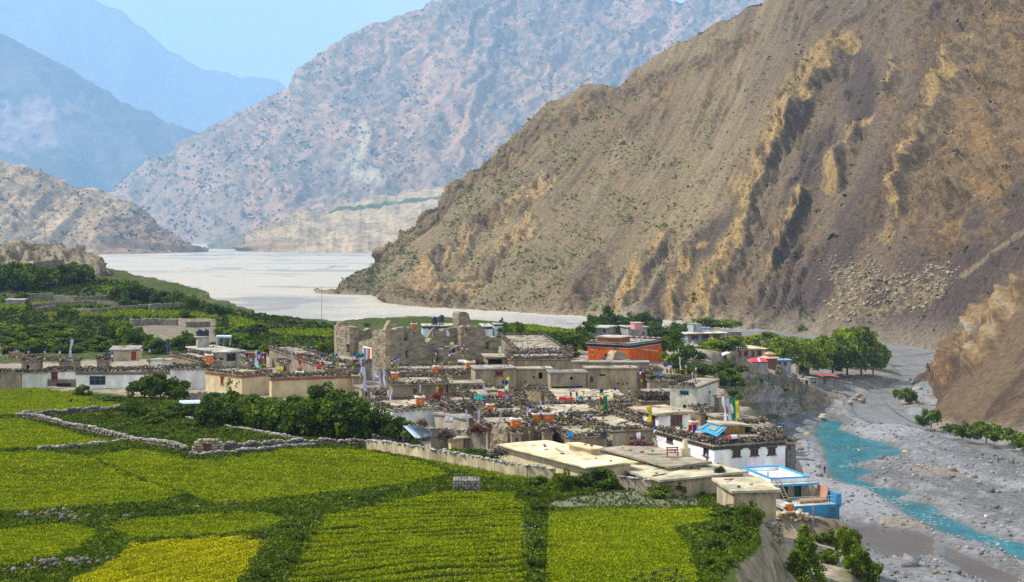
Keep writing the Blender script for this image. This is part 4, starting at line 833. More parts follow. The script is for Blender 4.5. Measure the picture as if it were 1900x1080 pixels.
HLM = house('lower mud house above the dry stone wall beside the ladder', 1362, 914, 1330, 1440, 7, 1.8, (.38, .31, .20), roof=(.45, .39, .27), wins=[('R', 1377, 922, 3, 2, 'hole')], over=.35)
# behind the temple and by the river
house('grey flat roofed house left of the pink box house behind the temple', 1124, 609, 1092, 1142, 68, 3.6, (.34, .30, .28), wins=[('L', 1122, 614, 6, 6, 'dark')], roof=(.42, .40, .32), over=.5, beams=False)
HP = house('grey flat roofed house with a pink rooftop box behind the temple', 1166, 608, 1151, 1201, 14, 4.2, (.33, .30, .28), wins=[('R', 1186, 615, 5, 6, 'white'), ('R', 1194, 618, 4, 5, 'dark')], roof=(.44, .42, .34), over=.4, beams=False)
house('pink rooftop room standing on the grey house behind the temple', 1178, 600, 1170, 1193, 14, 1.6, (.62, .30, .26), M_LIME, base=HP['zt'], roof=(.55, .38, .32), over=.2, slab=.15, beams=False)
H3 = house('grey blue three level house among trees behind the village', 1276, 620, 1263, 1346, 16, 5.6, depth=400, wall= (.26, .26, .29), wmat=M_LIME, wins=[('L', 1269, 625, 6, 8, 'white'), ('R', 1289, 626, 13, 9, 'red'), ('R', 1309, 625, 14, 9, 'red'), ('R', 1330, 625, 12, 8, 'red')], roof=(.60, .55, .38), over=.6, beams=False)
house('small grey and white rooftop room on the grey blue three level house', 1286, 602, 1275, 1301, 16, 2.3, (.30, .33, .35), M_LIME, wins=[('R', 1290, 610, 7, 12, 'white')], base=H3['zt'], roof=(.30, .31, .32), over=.25, slab=.15, beams=False)
house('low grey extension right of the grey blue three level house', 1347, 617, 1343, 1376, 10, 5.4, (.25, .24, .25), roof=(.36, .32, .28), beams=False)
HL2 = house('long pinkish two storey lodge with a pale roof above the red roofed house', 1362, 649, 1302, 1421, 14, 4.6, depth=440, lmax=14, wall= (.42, .30, .27), wmat=M_LIME, wins=[('R', 1384, 656, 8, 8, 'red'), ('R', 1409, 655, 8, 8, 'red'), ('R', 1373, 658, 5, 12, 'door'), ('R', 1397, 657, 5, 12, 'door')], roof=(.58, .50, .32), over=.5, beams=False)
house('stone topped house right of the pinkish lodge among the trees', 1400, 640, 1384, 1442, 20, 3.4, (.30, .28, .25), stack=.5, roof=ROOFC)
HBR = house('grey house with a light blue roof and a pink end wall by the river', 1440, 669, 1430, 1468, 14, 4.6, depth=445, wall= (.31, .32, .34), wmat=M_LIME, wins=[('R', 1446, 675, 6, 6, 'red'), ('R', 1457, 675, 6, 6, 'red')], roof=(.24, .50, .72), roofm=M_PAINT, over=.3, beams=False)
HRR = house('grey house with a bright red tin roof above the river terraces', 1393, 673, 1386, 1425, 6, 4.0, depth=408, wall= (.30, .29, .28), roof=(.3, .05, .06), beams=False)
HKI = house('small open timber kiosk with a pale green roof beside the river trees', 1482, 676, 1477, 1502, 6, 3.6, (.13, .10, .08), wins=[('R', 1492, 683, 14, 9, 'hole')], roof=(.46, .58, .46), roofm=M_PAINT, over=.4, beams=False)
HLG = house('low grey block house at the foot of the river terraces', 1503, 702, 1498, 1543, 4, 4.2, depth=462, wall= (.27, .26, .25), wins=[('R', 1510, 709, 10, 7, 'white'), ('R', 1530, 708, 5, 10, 'door')], roof=(.30, .28, .26), beams=False)
house('small stone shed left of the low grey block house', 1494, 706, 1484, 1500, 8, 3.0, (.24, .22, .20), wins=[('R', 1496, 710, 5, 8, 'dark')], roof=ROOFC, beams=False)
# buildings behind the ruined fort
HWF = house('white house with dark blue roof trim behind the ruined fort', 784, 606, 768, 858, 5, 5.4, (.74, .76, .80), M_LIME, band=((.03, .05, .13), .5), roof=(.46, .41, .30), wins=[('R', 799, 611, 6, 4, 'dark'), ('R', 812, 609, 5, 4, 'dark'), ('R', 835, 612, 6, 7, 'dark')], beams=False, depth=380)
house('white house with dark blue trim right of the fort pillar', 897, 607, 890, 914, 6, 5.6, (.74, .76, .80), M_LIME, band=((.03, .05, .13), .5), roof=(.46, .41, .30), beams=False, depth=378)
house('small white house at the right end of the row behind the fort', 917, 603, 913, 935, 6, 5.8, (.72, .74, .78), M_LIME, band=((.04, .05, .12), .3), roof=(.35, .33, .28), beams=False, depth=384)
house('long low grey roofed house on the brink above the white river bed', 520, 609, 512, 628, 3, 2.5, (.28, .26, .23), roof=(.52, .48, .40), beams=False, depth=428)
house('low stone house with firewood roof on the terrace brink', 425, 579, 418, 455, 10, 3.2, (.22, .19, .15), stack=.7, depth=470)
house('pale stone house with dark roof stones right of the brink house', 458, 588, 452, 490, 8, 3.0, (.42, .38, .30), stack=.7, depth=452)
house('grey slab roofed hut beside the upper left field', 10, 557, -8, 46, 12, 1.6, (.26, .24, .22), roof=(.44, .42, .36), depth=478, beams=False)
# ------------------------------------------------------------------ porch of the central mud house
def porch():
    h = HPOR; P, R, L = h['P'], h['R'], h['L']; z0 = gz(P.x, P.y); zt = z0+2.35
    a, b = P-R*.6, P+R*(h['lr']+.2); mb = MB()
    q = (a+b)/2-L*1.2; mb.box((q.x, q.y, zt+.12), ((b-a).length, 2.9, .24), math.atan2(R.y, R.x), col=ROOFC); mb.build('porch_roof', M_ROOF, h['root'])
    for k in (0.04, .36, .97):
        q = a+(b-a)*k-L*2.4; p = MB(); p.tube((q.x, q.y, z0-.4), (q.x, q.y, zt), .11, .1, 6, (.2, .15, .1)); p.build('porch_post', M_WOOD, h['root'])
    for k in (0.0, 1.0):
        q = a+(b-a)*k-L*1.1; p = MB(); p.box((q.x, q.y, (z0+zt)/2-.3), (.3, 2.2, zt-z0+.6), math.atan2(R.y, R.x), col=MUD); p.build('porch_side_wall', M_MUD, h['root'])
porch()
def rowrail(h, z, n, col, side='R'):
    P, d, nn = (h['P'], h['R'], -h['L'])
    mb = MB(); ln = h['lr']
    for zz in (z, z+.5, z+1.0):
        q = P+d*(ln/2)+nn*1.0; mb.box((q.x, q.y, zz), (ln, .07, .07), math.atan2(d.y, d.x), col=col)
    for k in range(n): q = P+d*(ln*k/(n-1))+nn*1.0; mb.box((q.x, q.y, z+.5), (.07, .07, 1.06), 0, col=col)
    mb.build('balcony_rail', M_PAINT, h['root'])
    s = MB(); q = P+d*(ln/2)+nn*.5; s.box((q.x, q.y, z-.12), (ln, 1.1, .2), math.atan2(d.y, d.x), col=(.5, .45, .38)); s.build('balcony_floor', M_MUD, h['root'])
rowrail(HL2, HL2['zt']-3.1, 14, (.30, .12, .12))
rowrail(H3, H3['zt']-2.6, 8, (.45, .45, .45))
# red tin roof with a pale stripe
def tinroof():
    h = HRR; c0, c1, c2, c3 = h['rp']; z = h['zt']; up = 1.0
    r0, r1 = (c0+c3)/2, (c1+c2)/2; r0 = r0+(r1-r0)*.2; r1 = r1-(r1-c2*.5-c1*.5)*.2 if False else r1+(r0-r1)*.2
    mb = MB(); V = [(c.x, c.y, z+.02) for c in (c0, c1, c2, c3)]+[(r0.x, r0.y, z+up), (r1.x, r1.y, z+up)]
    mb.add(V, [(0, 1, 5, 4), (1, 2, 5), (2, 3, 4, 5), (3, 0, 4), (3, 2, 1, 0)], (.62, .045, .06)); mb.build('tin_roof', M_PAINT, h['root'])
    mb = MB()
    for k in (.46, .60):
        pass
    a0, a1 = c0+(c1-c0)*.44, c0+(c1-c0)*.56; b0, b1 = r0+(r1-r0)*.44, r0+(r1-r0)*.6
    mb.add([(a0.x, a0.y, z+.05), (a1.x, a1.y, z+.05), (b1.x, b1.y, z+up+.04), (b0.x, b0.y, z+up+.04)], [(0, 1, 2, 3)], (.55, .68, .8)); mb.build('roof_sheet', M_PAINT, h['root'])
tinroof()
q = HBR; mb = MB()
gridwall(mb, q['c'][3]-q['R']*.06-q['L']*0, q['c'][0]-q['R']*.06, q['zb'], q['zt']-.3, (), (.62, .36, .34)); mb.build('end_wall', M_LIME, q['root'], label='pink plastered end wall')
# red lean-to roof by the grey block house
h = HLG; t = wthing('lean_to_roof', tuple(h['c'][1]-Vector((0, 0, 3))), 'low red tin lean-to roof on posts right of the grey block house', 'roof')
mb = MB(); c = h['c'][1]+h['L']*1.2-h['R']*1.6; mb.box((c.x, c.y, h['zt']+.7), (8.0, 5.2, .1), .1, Matrix.Rotation(.1, 3, 'Y'), (.62, .06, .08)); mb.build('tin_sheet', M_PAINT, t)
for k in (-3.2, 3.4):
    for j in (-2, 2): p = MB(); p.tube((c.x+k, c.y+j, max(gz(c.x+k, c.y+j)-1, h['zt']-4.6)), (c.x+k, c.y+j, h['zt']+.65-k*.1), .1, .1, 5, (.3, .25, .2)); p.build('post', M_WOOD, t)

# small rooms, sheds and pens packed between the larger houses
_lab = ['small mud room with firewood roof', 'low grey mud shed', 'little flat mud store', 'small dark mud house', 'narrow mud annex']
INF = []
for i, (x, y, w) in enumerate(((705, 700, 30), (760, 703, 34), (700, 738, 26), (655, 700, 26), (672, 722, 30), (840, 699, 28), (905, 727, 30), (935, 742, 34), (960, 757, 30), (835, 768, 30), (925, 762, 30), (1090, 763, 36), (1060, 778, 30), (1120, 772, 30), (950, 806, 30), (1010, 806, 26), (1095, 798, 30), (1150, 748, 28), (1215, 716, 28), (1300, 768, 40), (1330, 775, 36), (860, 780, 26), (560, 668, 30), (520, 676, 30), (600, 676, 26), (655, 684, 26), (330, 668, 30), (280, 676, 26), (110, 674, 40), (40, 672, 40), (180, 670, 30), (460, 672, 30), (880, 655, 24), (1000, 660, 40), (1040, 650, 30), (965, 690, 20), (1130, 672, 40), (1170, 680, 30), (1215, 690, 26), (1260, 706, 30))):
    hh = RND.uniform(1.7, 2.9); H_ = house('x', x, y, x-w*RND.uniform(.2, .5), x+w*RND.uniform(.5, .8), RND.uniform(4, 34), hh, RND.choice((MUD, MUD2, MUDD, MUD2)), wins=[('R', x+w*.3, y+9, 5, 7, RND.choice(('dark', 'hole', 'door')))] if i % 3 else [], stack=RND.choice((0, .5, .7, .8)), roof=RND.choice((ROOFC, ROOFG, MUD2)), lmax=5.5, group='small rooms packed between the houses'); INF.append((H_['root'], _lab[i % 5], x, y))
# ------------------------------------------------------------------ ruined fort
def ruin_wall(root, a, b, top, zb, holes=(), col=MUD, thick=.9, step=.55, name='mud_wall'):
    """thick broken wall between two (pixel column, distance) points; top = [(pixel column, pixel row)]"""
    A = Vector(((a[0]-950)/F*a[1], a[1], 0)); B = Vector(((b[0]-950)/F*b[1], b[1], 0)); d = (B-A).normalized(); L = (B-A).length
    def sz(px, py): s = wallcut(px, A, d); q = A+d*s; return s, -(py-YH)/F*q.y
    tp = [sz(*t) for t in top]; r = random.Random(int(a[0])); fine = []
    for (s0, z0), (s1, z1) in zip(tp[:-1], tp[1:]):
        k = max(1, int(abs(s1-s0)/.8)); fine += [(s0+(s1-s0)*i/k, z0+(z1-z0)*i/k+round(r.uniform(-.3, .16)/.15)*.15) for i in range(k)]
    fine.append(tp[-1]); hs = []
    for (px, py, w, h) in holes:
        s0, z1 = sz(px-w/2, py-h/2); s1, z0 = sz(px+w/2, py+h/2); hs.append((max(.1, min(s0, s1)), min(L-.1, max(s0, s1)), z0, z1))
    mb = MB(); gridwall(mb, A, B, zb, max(z for _, z in fine)+.01, hs, col, reveal=thick, step=step, top=fine, jit=.1, thick=thick)
    mb.build(name, M_RAM, root); return A, B, d
p0 = pix(760, 690, 262)
FORT = wthing('ruined_fort', (p0.x, p0.y, -27), 'large ruined mud fort with broken tower walls rising above the village', 'fort')
MB_B = -27.6
ruin_wall(FORT, (691, 268), (724, 258), [(690, 613), (706, 613), (724, 613)], MB_B, [(703, 634, 1.2, 12)], (.265, .22, .152), name='tower_wall')
ruin_wall(FORT, (724, 258), (767, 269), [(724, 612), (735, 607), (750, 606), (764, 608), (767, 612)], MB_B, [(753, 626, 8, 12), (754.5, 657, 6, 14)], (.265, .22, .152), name='tower_wall')
ruin_wall(FORT, (767, 269), (758, 284), [(767, 612), (758, 614)], MB_B, name='tower_wall')
ruin_wall(FORT, (715, 266), (740, 268), [(715, 612), (719, 600), (724, 594), (732, 593), (736, 598), (740, 606)], -20, name='tower_crown')
ruin_wall(FORT, (657, 281), (692, 284), [(657, 607), (668, 610), (676, 613), (684, 609), (692, 611)], MB_B, (), (.33, .26, .17), name='back_wall')
ruin_wall(FORT, (656, 279), (693, 270), [(655, 634), (668, 631), (680, 629), (693, 629)], MB_B, [], (.265, .22, .152), name='front_wall')
ruin_wall(FORT, (624, 286), (657, 277), [(624, 604), (640, 605), (657, 607)], MB_B, [(647, 647, 9, 18), (642, 620, 1.2, 14)], (.265, .22, .152), name='left_tower_wall')
ruin_wall(FORT, (657, 277), (662, 288), [(657, 607), (662, 606)], MB_B, name='left_tower_wall')
ruin_wall(FORT, (620, 305), (624, 286), [(620, 603), (624, 604)], MB_B, name='left_tower_wall')
ruin_wall(FORT, (627, 288), (664, 290), [(627, 600), (634, 597), (646, 596), (660, 597), (664, 602)], -23, (), (.33, .26, .17), name='tower_crown')
ruin_wall(FORT, (767, 269), (826, 276), [(767, 625), (769, 613), (774, 612), (780, 616), (785, 622), (786, 630), (792, 634), (800, 626), (812, 630), (822, 632), (826, 640)], MB_B, [], (.265, .22, .152), name='broken_wall')
ruin_wall(FORT, (790, 284), (858, 287), [(790, 634), (796, 622), (800, 612), (806, 608), (814, 610), (818, 618), (822, 609), (830, 607), (842, 606), (858, 606)], MB_B, [(804.5, 621, 4, 6), (832, 618, 8, 12), (840, 640, 10, 10)], (.265, .22, .152), name='broken_wall')
ruin_wall(FORT, (855, 283), (925, 290), [(855, 606), (868, 604), (880, 603), (892, 604), (899, 610), (901, 623), (912, 624), (922, 625), (925, 630)], MB_B, [(863.5, 615, 6, 14), (905, 641, 7, 14)], (.265, .22, .152), name='broken_wall')
ruin_wall(FORT, (925, 290), (918, 306), [(925, 629), (918, 632)], MB_B, name='broken_wall')
A, B, d = ruin_wall(FORT, (851, 286), (873, 288), [(851, 581), (856, 578), (866, 578), (871, 582), (873, 600)], -22, (), (.265, .22, .152), thick=2.0, name='tall_pillar')
ruin_wall(FORT, (820, 272), (862, 281), [(820, 646), (832, 650), (845, 643), (862, 640)], MB_B, [(845, 650, 14, 9)], (.25, .2, .14), name='rubble_wall')
def fort_shade_slab(pts, py, nm):  # slab added inside the roofless walls to block light, so openings look dark
    m = MB(); q = [pix(px, py, d) for px, d in pts]; z = sum(v.z for v in q)/len(q); m.prism([(v.x, v.y) for v in q], z-.35, z, (.27, .23, .165)); m.build(nm, M_RAM, FORT)
fort_shade_slab(((692.5, 268.5), (724, 259.5), (765.5, 269.5), (757, 283), (720, 284), (695, 281)), 617, 'tower_shade_slab')
fort_shade_slab(((858, 284.5), (923, 291), (916, 305), (860, 303)), 629, 'right_block_shade_slab')
fort_shade_slab(((625.5, 286.5), (656, 278), (661, 287.5), (640, 298)), 610, 'left_tower_shade_slab')
fort_shade_slab(((768, 270), (857, 288), (850, 297), (770, 287)), 641, 'inner_shade_slab')
ruin_wall(FORT, (757, 284), (695, 281), [(757, 613), (725, 611), (695, 613)], MB_B, name='tower_wall')  # closing back wall added to keep the near tower dark inside
ruin_wall(FORT, (918, 306), (857, 303), [(918, 632), (857, 625)], MB_B, name='broken_wall')  # closing back wall added so the right block's windows look dark
A = Vector(((656-950)/F*279, 279, 0)); B = Vector(((693-950)/F*270, 270, 0)); d = (B-A).normalized(); n = Vector((d.y, -d.x, 0))
s0, s1 = wallcut(674.5, A, d), wallcut(691, A, d); zz = -(656-YH)/F*273
mb = MB(); q = A+d*((s0+s1)/2)+n*.1; mb.box((q.x, q.y, zz), (s1-s0, .12, 2.7), math.atan2(d.y, d.x), col=(.75, .74, .70)); w = mb.build('white_window_surround', M_LIME, FORT)
for k, c in ((.27, (.06, .18, .30)), (.68, (.38, .07, .09))):
    mb = MB(); q = A+d*(s0+(s1-s0)*k)+n*.19; mb.box((q.x, q.y, zz+.05), ((s1-s0)*.30, .08, 2.1), math.atan2(d.y, d.x), col=c); mb.build('shutter', M_PAINT, w)
# ------------------------------------------------------------------ orange temple
ORG = (.53, .105, .012)
TEM = house('large orange red temple block with a black and white roof band', 1168, 641, 1091, 1230, 58, 7.5, ORG, M_LIME, band=((.03, .024, .028), .55), wins=[('L', 1126, 660, 9, 7, 'dark'), ('L', 1112, 648, 1.2, 3, 'hole'), ('L', 1140, 648, 1.2, 3, 'hole')], roof=ROOFG, depth=300, name='temple', cat='temple', over=.35, beams=False, parapet=(.2, (.07, .05, .05)))
h = TEM; mb = MB()
for d, ln, n in ((h['R'], h['lr'], -h['L']), (h['L'], h['ll'], -h['R'])):
    q = h['P']+d*(ln/2)+n*.07; mb.box((q.x, q.y, h['zt']-.22-.55-.12), (ln+.1, .08, .07), math.atan2(d.y, d.x), col=(.6, .58, .56))
mb.build('white_stripe', M_LIME, h['root'])
mb = MB(); c = h['c'][3]+(h['c'][1]-h['c'][3])*.34; mb.box((c.x, c.y, h['zt']+.5), (4.6, 5.5, 1.0), math.radians(58), col=(.34, .10, .03)); st = mb.build('roof_shrine', M_LIME, h['root'])
mb = MB(); mb.box((c.x, c.y, h['zt']+1.1), (5.4, 6.3, .2), math.radians(58), col=(.40, .36, .31)); mb.build('shrine_roof', M_ROOF, st)
mb = MB()
for k in range(15):
    for (e0, e1) in ((h['c'][3], h['c'][2]), (h['c'][2], h['c'][1])):
        q = e0+(e1-e0)*((k+.5)/15); mb.box((q.x, q.y, h['zt']+.33), (.5, .5, .26), math.radians(58), col=(.5, .47, .42) if k % 2 else (.30, .11, .06))
mb.build('roof_edge_blocks', M_PAINT, h['root'])
mb = MB(); q0 = h['P']+h['R']*(h['lr']*.3)-h['L']*.3; q1 = h['P']+h['R']*(h['lr']*.7)-h['L']*1.1; mb.tube((q0.x, q0.y, h['zt']-1.35), (q1.x, q1.y, h['zt']-2.2), .06, .06, 5, (.75, .74, .72)); mb.build('drain_pipe', M_METAL, h['root'])
# ruined dome and walls on the flat roofs below the temple
dome = wthing('ruined_wall', tuple(Pr(1152, 664, -24)), 'rounded ruined mud wall stump in front of the orange temple', 'wall ruin')
ruin_wall(dome, (1136, 262), (1170, 264), [(1136, 668), (1138, 660), (1143, 652), (1150, 650), (1157, 650), (1162, 655), (1166, 664), (1170, 668)], -26, (), (.34, .28, .19), thick=2.2)
lw = wthing('ruined_wall', tuple(Pr(1100, 666, -24)), 'long low broken mud parapet running below the orange temple', 'wall ruin')
ruin_wall(lw, (1062, 259), (1118, 261), [(1062, 670), (1080, 668), (1100, 669), (1118, 672)], -26, (), (.36, .29, .195), thick=.8)
ruin_wall(lw, (1118, 258), (1212, 262), [(1118, 672), (1140, 668), (1180, 668), (1186, 672), (1212, 676)], -26, (), (.37, .30, .20), thick=.8)
bw = wthing('ruined_wall', tuple(Pg(920, 850)), 'tall leaning broken mud wall beside the large cream shed', 'wall ruin')
ruin_wall(bw, (899, 166), (941, 161), [(899, 789), (903, 787), (914, 788), (920, 791), (928, 787), (938, 790), (941, 806)], -26.5, [(913, 813, 1.2, 3), (926, 815, 2.2, 2), (934, 842, 3, 4)], (.265, .22, .152), thick=.7)
# ------------------------------------------------------------------ blue trimmed building by the lane
def bluehouse():
    h = house('small stone building with bright blue trim and green doors by the lane', 1432, 897, 1379, 1500, 15, 2.6, (.30, .27, .24), M_STONE, wins=[('R', 1454.5, 915, 13, 26, 'greendoor'), ('R', 1480, 914, 12, 26, 'greendoor')], roof=(.70, .70, .68), roofm=M_LIME, over=.0, slab=.05, beams=False, depth=141)
    R, L, P, zt = h['R'], h['L'], h['P'], h['zt']; blue = (.035, .33, .62); ang = math.atan2(R.y, R.x)
    c = h['c']; w = MB(); tr = MB()
    for a, b in ((c[0], c[1]), (c[1], c[2]), (c[2], c[3]), (c[3], c[0])):
        d = (b-a).normalized(); q = (a+b)/2; ln = (b-a).length; hd = math.atan2(d.y, d.x); k = .004 if abs(d.dot(R)) > .5 else -.004
        w.box((q.x, q.y, zt+.19), (ln-.19, .18, .38), hd, col=(.78, .78, .77)); tr.box((q.x, q.y, zt+.44+k), (ln+.22, .24, .13), hd, col=blue)
    w.build('parapet', M_LIME, h['root']); tr.build('parapet_trim', M_PAINT, h['root'])
    s = MB(); q = P+R*(h['lr']/2+.1)-L*.55; s.box((q.x, q.y, zt-.1), (h['lr']+.9, 1.0, .16), ang, col=(.45, .43, .40)); so = s.build('awning_slab', M_MUD, h['root'])
    s = MB(); q = P+R*(h['lr']/2+.1)-L*1.07; s.box((q.x, q.y, zt-.1), (h['lr']+.92, .05, .2), ang, col=blue); s.build('awning_trim', M_PAINT, so)
    z1 = -(933-YH)/F*139                                   # terrace floor in front
    t = wthing('terrace', (P.x, P.y, z1-2), 'blue painted terrace with railing in front of the small stone building', 'terrace')
    m = MB(); q = P+R*(h['lr']/2+.3)-L*2.0; m.box((q.x, q.y, z1-.15), (h['lr']+1.9, 3.9, .3), ang, col=(.42, .40, .37)); m.build('terrace_floor', M_ROOF, t)
    m = MB(); q = P+R*(h['lr']/2+.3)-L*4.05; m.box((q.x, q.y, z1-.75), (h['lr']+1.9, .2, 1.5), ang, col=(.035, .20, .38)); m.build('front_wall', M_PAINT, t)
    m = MB(); q = P+R*(h['lr']+1.2)-L*3.1; m.box((q.x, q.y, z1+.35), (.5, 2.1, 1.3), ang, col=(.035, .22, .42)); m.build('side_wall', M_PAINT, t)
    m = MB(); q = P+R*(h['lr']+.7)-L*1.6; m.box((q.x, q.y, z1+.7), (.15, 2.2, 1.4), ang, tilt=Matrix.Rotation(.2, 3, 'Y'), col=(.46, .24, .17)); m.build('leaning_board', M_PAINT, t)
    for k in range(7):
        m = MB(); q = P+R*(k*(h['lr']+1.0)/6)-L*3.95; m.tube((q.x, q.y, z1), (q.x, q.y, z1+.85), .03, .03, 5, (.3, .45, .55)); m.build('rail_post', M_METAL, t)
    m = MB()
    for zz in (.85, .5): a, b = P-L*3.95, P+R*(h['lr']+1.0)-L*3.95; m.tube((a.x, a.y, z1+zz), (b.x, b.y, z1+zz), .03, .03, 5, (.4, .5, .56))
    m.build('rail', M_METAL, t)
    lad = wthing('ladder', tuple(P-L*1.2), 'long wooden ladder leaning on the small stone building', 'ladder')
    a, b = P+R*.55-L*2.6, P+R*.12-L*.75
    for k in (-.22, .22): m = MB(); m.tube((a.x+k, a.y, z1), (b.x+k, b.y, zt+.7), .05, .05, 5, (.30, .22, .14)); m.build('rail', M_WOOD, lad)
    for i in range(9):
        k = (i+.6)/9.6; q = a+(b-a)*k; m = MB(); m.box((q.x, q.y, z1+(zt+.7-z1)*k), (.46, .06, .05), 0, col=(.38, .29, .19)); m.build('rung', M_WOOD, lad)
    mt = wthing('rolled_mats', tuple(P+R*2-L*3), 'brown rolled straw mats lying on the blue terrace', 'mats')
    for k in range(3): m = MB(); q = P+R*(1.6+k*.2)-L*(2.9-k*.35); m.tube((q.x, q.y, z1+.18), (q.x+2.6*R.x, q.y+2.6*R.y, z1+.2), .18, .17, 8, (.50, .29, .12)); m.build('mat_roll', M_CLOTH, mt)
    gt = wthing('gate_railing', tuple(P+R*(h['lr']+1)-L*4.4), 'small dark metal gate at the right end of the blue terrace', 'gate')
    for k in range(6): m = MB(); q = P+R*(h['lr']+.2+k*.17)-L*4.35; m.tube((q.x, q.y, z1-1.6), (q.x, q.y, z1-.3), .025, .025, 5, (.05, .06, .08)); m.build('bar', M_METAL, gt)
    m = MB(); a, b = P+R*(h['lr']+.15)-L*4.35, P+R*(h['lr']+1.1)-L*4.35; m.tube((a.x, a.y, z1-.3), (b.x, b.y, z1-.3), .03, .03, 5, (.05, .06, .08)); m.build('top_rail', M_METAL, gt)
    return h, z1
HBL, ZTER = bluehouse()
# dry stone retaining wall under the lower mud house, and the rock face beside the blue terrace
def stonepile(name, label, cat, pts, n, r, squash=.6, col=(.34, .29, .22), parent=None, spread=1.0):
    t = parent or wthing(name, pts[0], label, cat); m = MB(); rr = random.Random(len(label)+n)
    for i in range(n):
        p = Vector(pts[rr.randrange(len(pts))])+Vector((rr.gauss(0, spread), rr.gauss(0, spread*.5), rr.uniform(-.2, .5)*spread)); k = rr.uniform(.5, 1.3)
        g = rr.uniform(.6, 1.45); m.blob(p, r*k, rr.random(), tuple(c*g for c in col), squash, 6)
    o = m.build('stones', M_STONE, t, 'stuff'); return t
def stone_courses(name, label, a, b, zb, zt, th=.6, size=(.45, .22), col=(.36, .30, .21), cap=(.48, .45, .40), rag=.12, cat='stone wall', individual=False):
    """a dry stone wall: every stone a real piece, capstones loose on top; a, b = ground points"""
    A, B = Vector((a[0], a[1], 0)), Vector((b[0], b[1], 0)); L = (B-A).length; d = (B-A)/L; n = Vector((-d.y, d.x, 0)); hd = math.atan2(d.y, d.x)
    C, H, K = [], [], []; za, zb_ = (zb if isinstance(zb, tuple) else (zb, zb)); ta, tb = (zt if isinstance(zt, tuple) else (zt, zt))
    rows = max(1, int(((ta-za)+(tb-zb_))/2/size[1]))
    for j in range(rows):
        s = -rng.uniform(0, size[0])
        while s < L:
            w = size[0]*rng.uniform(.6, 1.5); k = min(max((s+w/2)/L, 0), 1); z = za+(zb_-za)*k+((ta-za)+(((tb-zb_)-(ta-za))*k))*(j+.5)/rows; hh = ((ta-za)+(((tb-zb_)-(ta-za))*k))/rows
            q = A+d*(s+w/2); C.append((q.x, q.y, z)); H.append((w*.48, th/2*rng.uniform(.85, 1.12), hh*.5)); g = rng.uniform(.62, 1.3); K.append([c*g for c in col]); s += w
    for i in range(int(L/.3)):
        k = rng.uniform(); q = A+d*(L*k)+n*rng.normal(0, th*.22); C.append((q.x, q.y, ta+(tb-ta)*k+rng.uniform(.02, .14))); H.append((rng.uniform(.1, .26), rng.uniform(.1, .22), rng.uniform(.05, .12))); g = rng.uniform(.6, 1.35); K.append([c*g for c in cap])
    nn = len(C); V, Q = box_batch(np.array(C), np.array(H), hd+rng.normal(0, .12, nn), rng.normal(0, .05, nn), rng, rag)
    root = wthing(name, (a[0], a[1], za), label, cat)
    o = npmesh('stones', V-np.array(root['_o']), Q, M_STONE, np.repeat(np.array(K), 8, 0), parent=root); o['kind'] = 'stuff'; return root
def path_wall(name, label, pts, ht, th=.36, col=(.19, .16, .125), cap=(.30, .28, .245), size=(.45, .2), cat='stone wall', dz=0):
    """a stone wall that follows a line of pixels on the ground"""
    ht = ht*.75; P_ = [Pg(x, y) for x, y in pts]; root = wthing(name, tuple(P_[0]), label, cat); C, H, K, A_ = [], [], [], []
    for i, (a, b) in enumerate(zip(P_[:-1], P_[1:])):
        L = (b.xy-a.xy).length; d = Vector((b.x-a.x, b.y-a.y, 0))/max(L, .01); hd = math.atan2(d.y, d.x); n = Vector((-d.y, d.x, 0)); h = ht if not isinstance(ht, (list, tuple)) else ht[i]
        rows = max(1, int(h/size[1]))
        m = int(L/size[0])+1
        for k in range(m):
            q = a+d*(L*(k+.5)/m); g0 = gz(q.x, q.y)-.25+dz; hv = h*(1+.16*math.sin(q.x*1.7+q.y))+.25
            for j in range(rows+1):
                C.append((q.x+rng.normal(0, .05), q.y+rng.normal(0, .05), g0+hv*(j+.5)/(rows+1))); H.append((L/m*rng.uniform(.45, .6), th/2*rng.uniform(.8, 1.15), hv/(rows+1)*rng.uniform(.46, .6))); g = rng.uniform(.6, 1.3); K.append([c*g for c in col]); A_.append(hd)
            for _ in range(2):
                e = rng.uniform(-.5, .5)*L/m; C.append((q.x+d.x*e+n.x*rng.normal(0, .12), q.y+d.y*e+n.y*rng.normal(0, .12), g0+hv+rng.uniform(0, .12))); H.append((rng.uniform(.1, .24), rng.uniform(.1, .2), rng.uniform(.05, .11))); g = rng.uniform(.6, 1.5); K.append([c*g for c in cap]); A_.append(rng.uniform(0, 3))
    nn = len(C); V, Q = box_batch(np.array(C), np.array(H), np.array(A_), rng.normal(0, .07, nn), rng, .16)
    o = npmesh('stones', V-np.array(root['_o']), Q, M_STONE, np.repeat(np.array(K), 8, 0), parent=root); o['kind'] = 'stuff'; return root
P = HLM['P']; R = HLM['R']; L = HLM['L']
a, b = P+R*(HLM['lr']*.55)-L*.35, P+R*(HLM['lr']+.15)-L*.35
stone_courses('stone_wall', 'tall dry stone retaining wall under the lower mud house', a, b, -29.2, -24.95, .7, (.42, .2), (.36, .30, .21))
q = Pg(1466, 968); stonepile('stone_heap', 'heap of pale building stones below the orange incense tower', 'stone heap', [(q.x+i*.33-1.6, q.y+.3, q.z+.2+.18*j) for i in range(10) for j in range(4) if abs(i-5) < 6-j], 190, .26, .55, (.46, .37, .24), spread=.35)
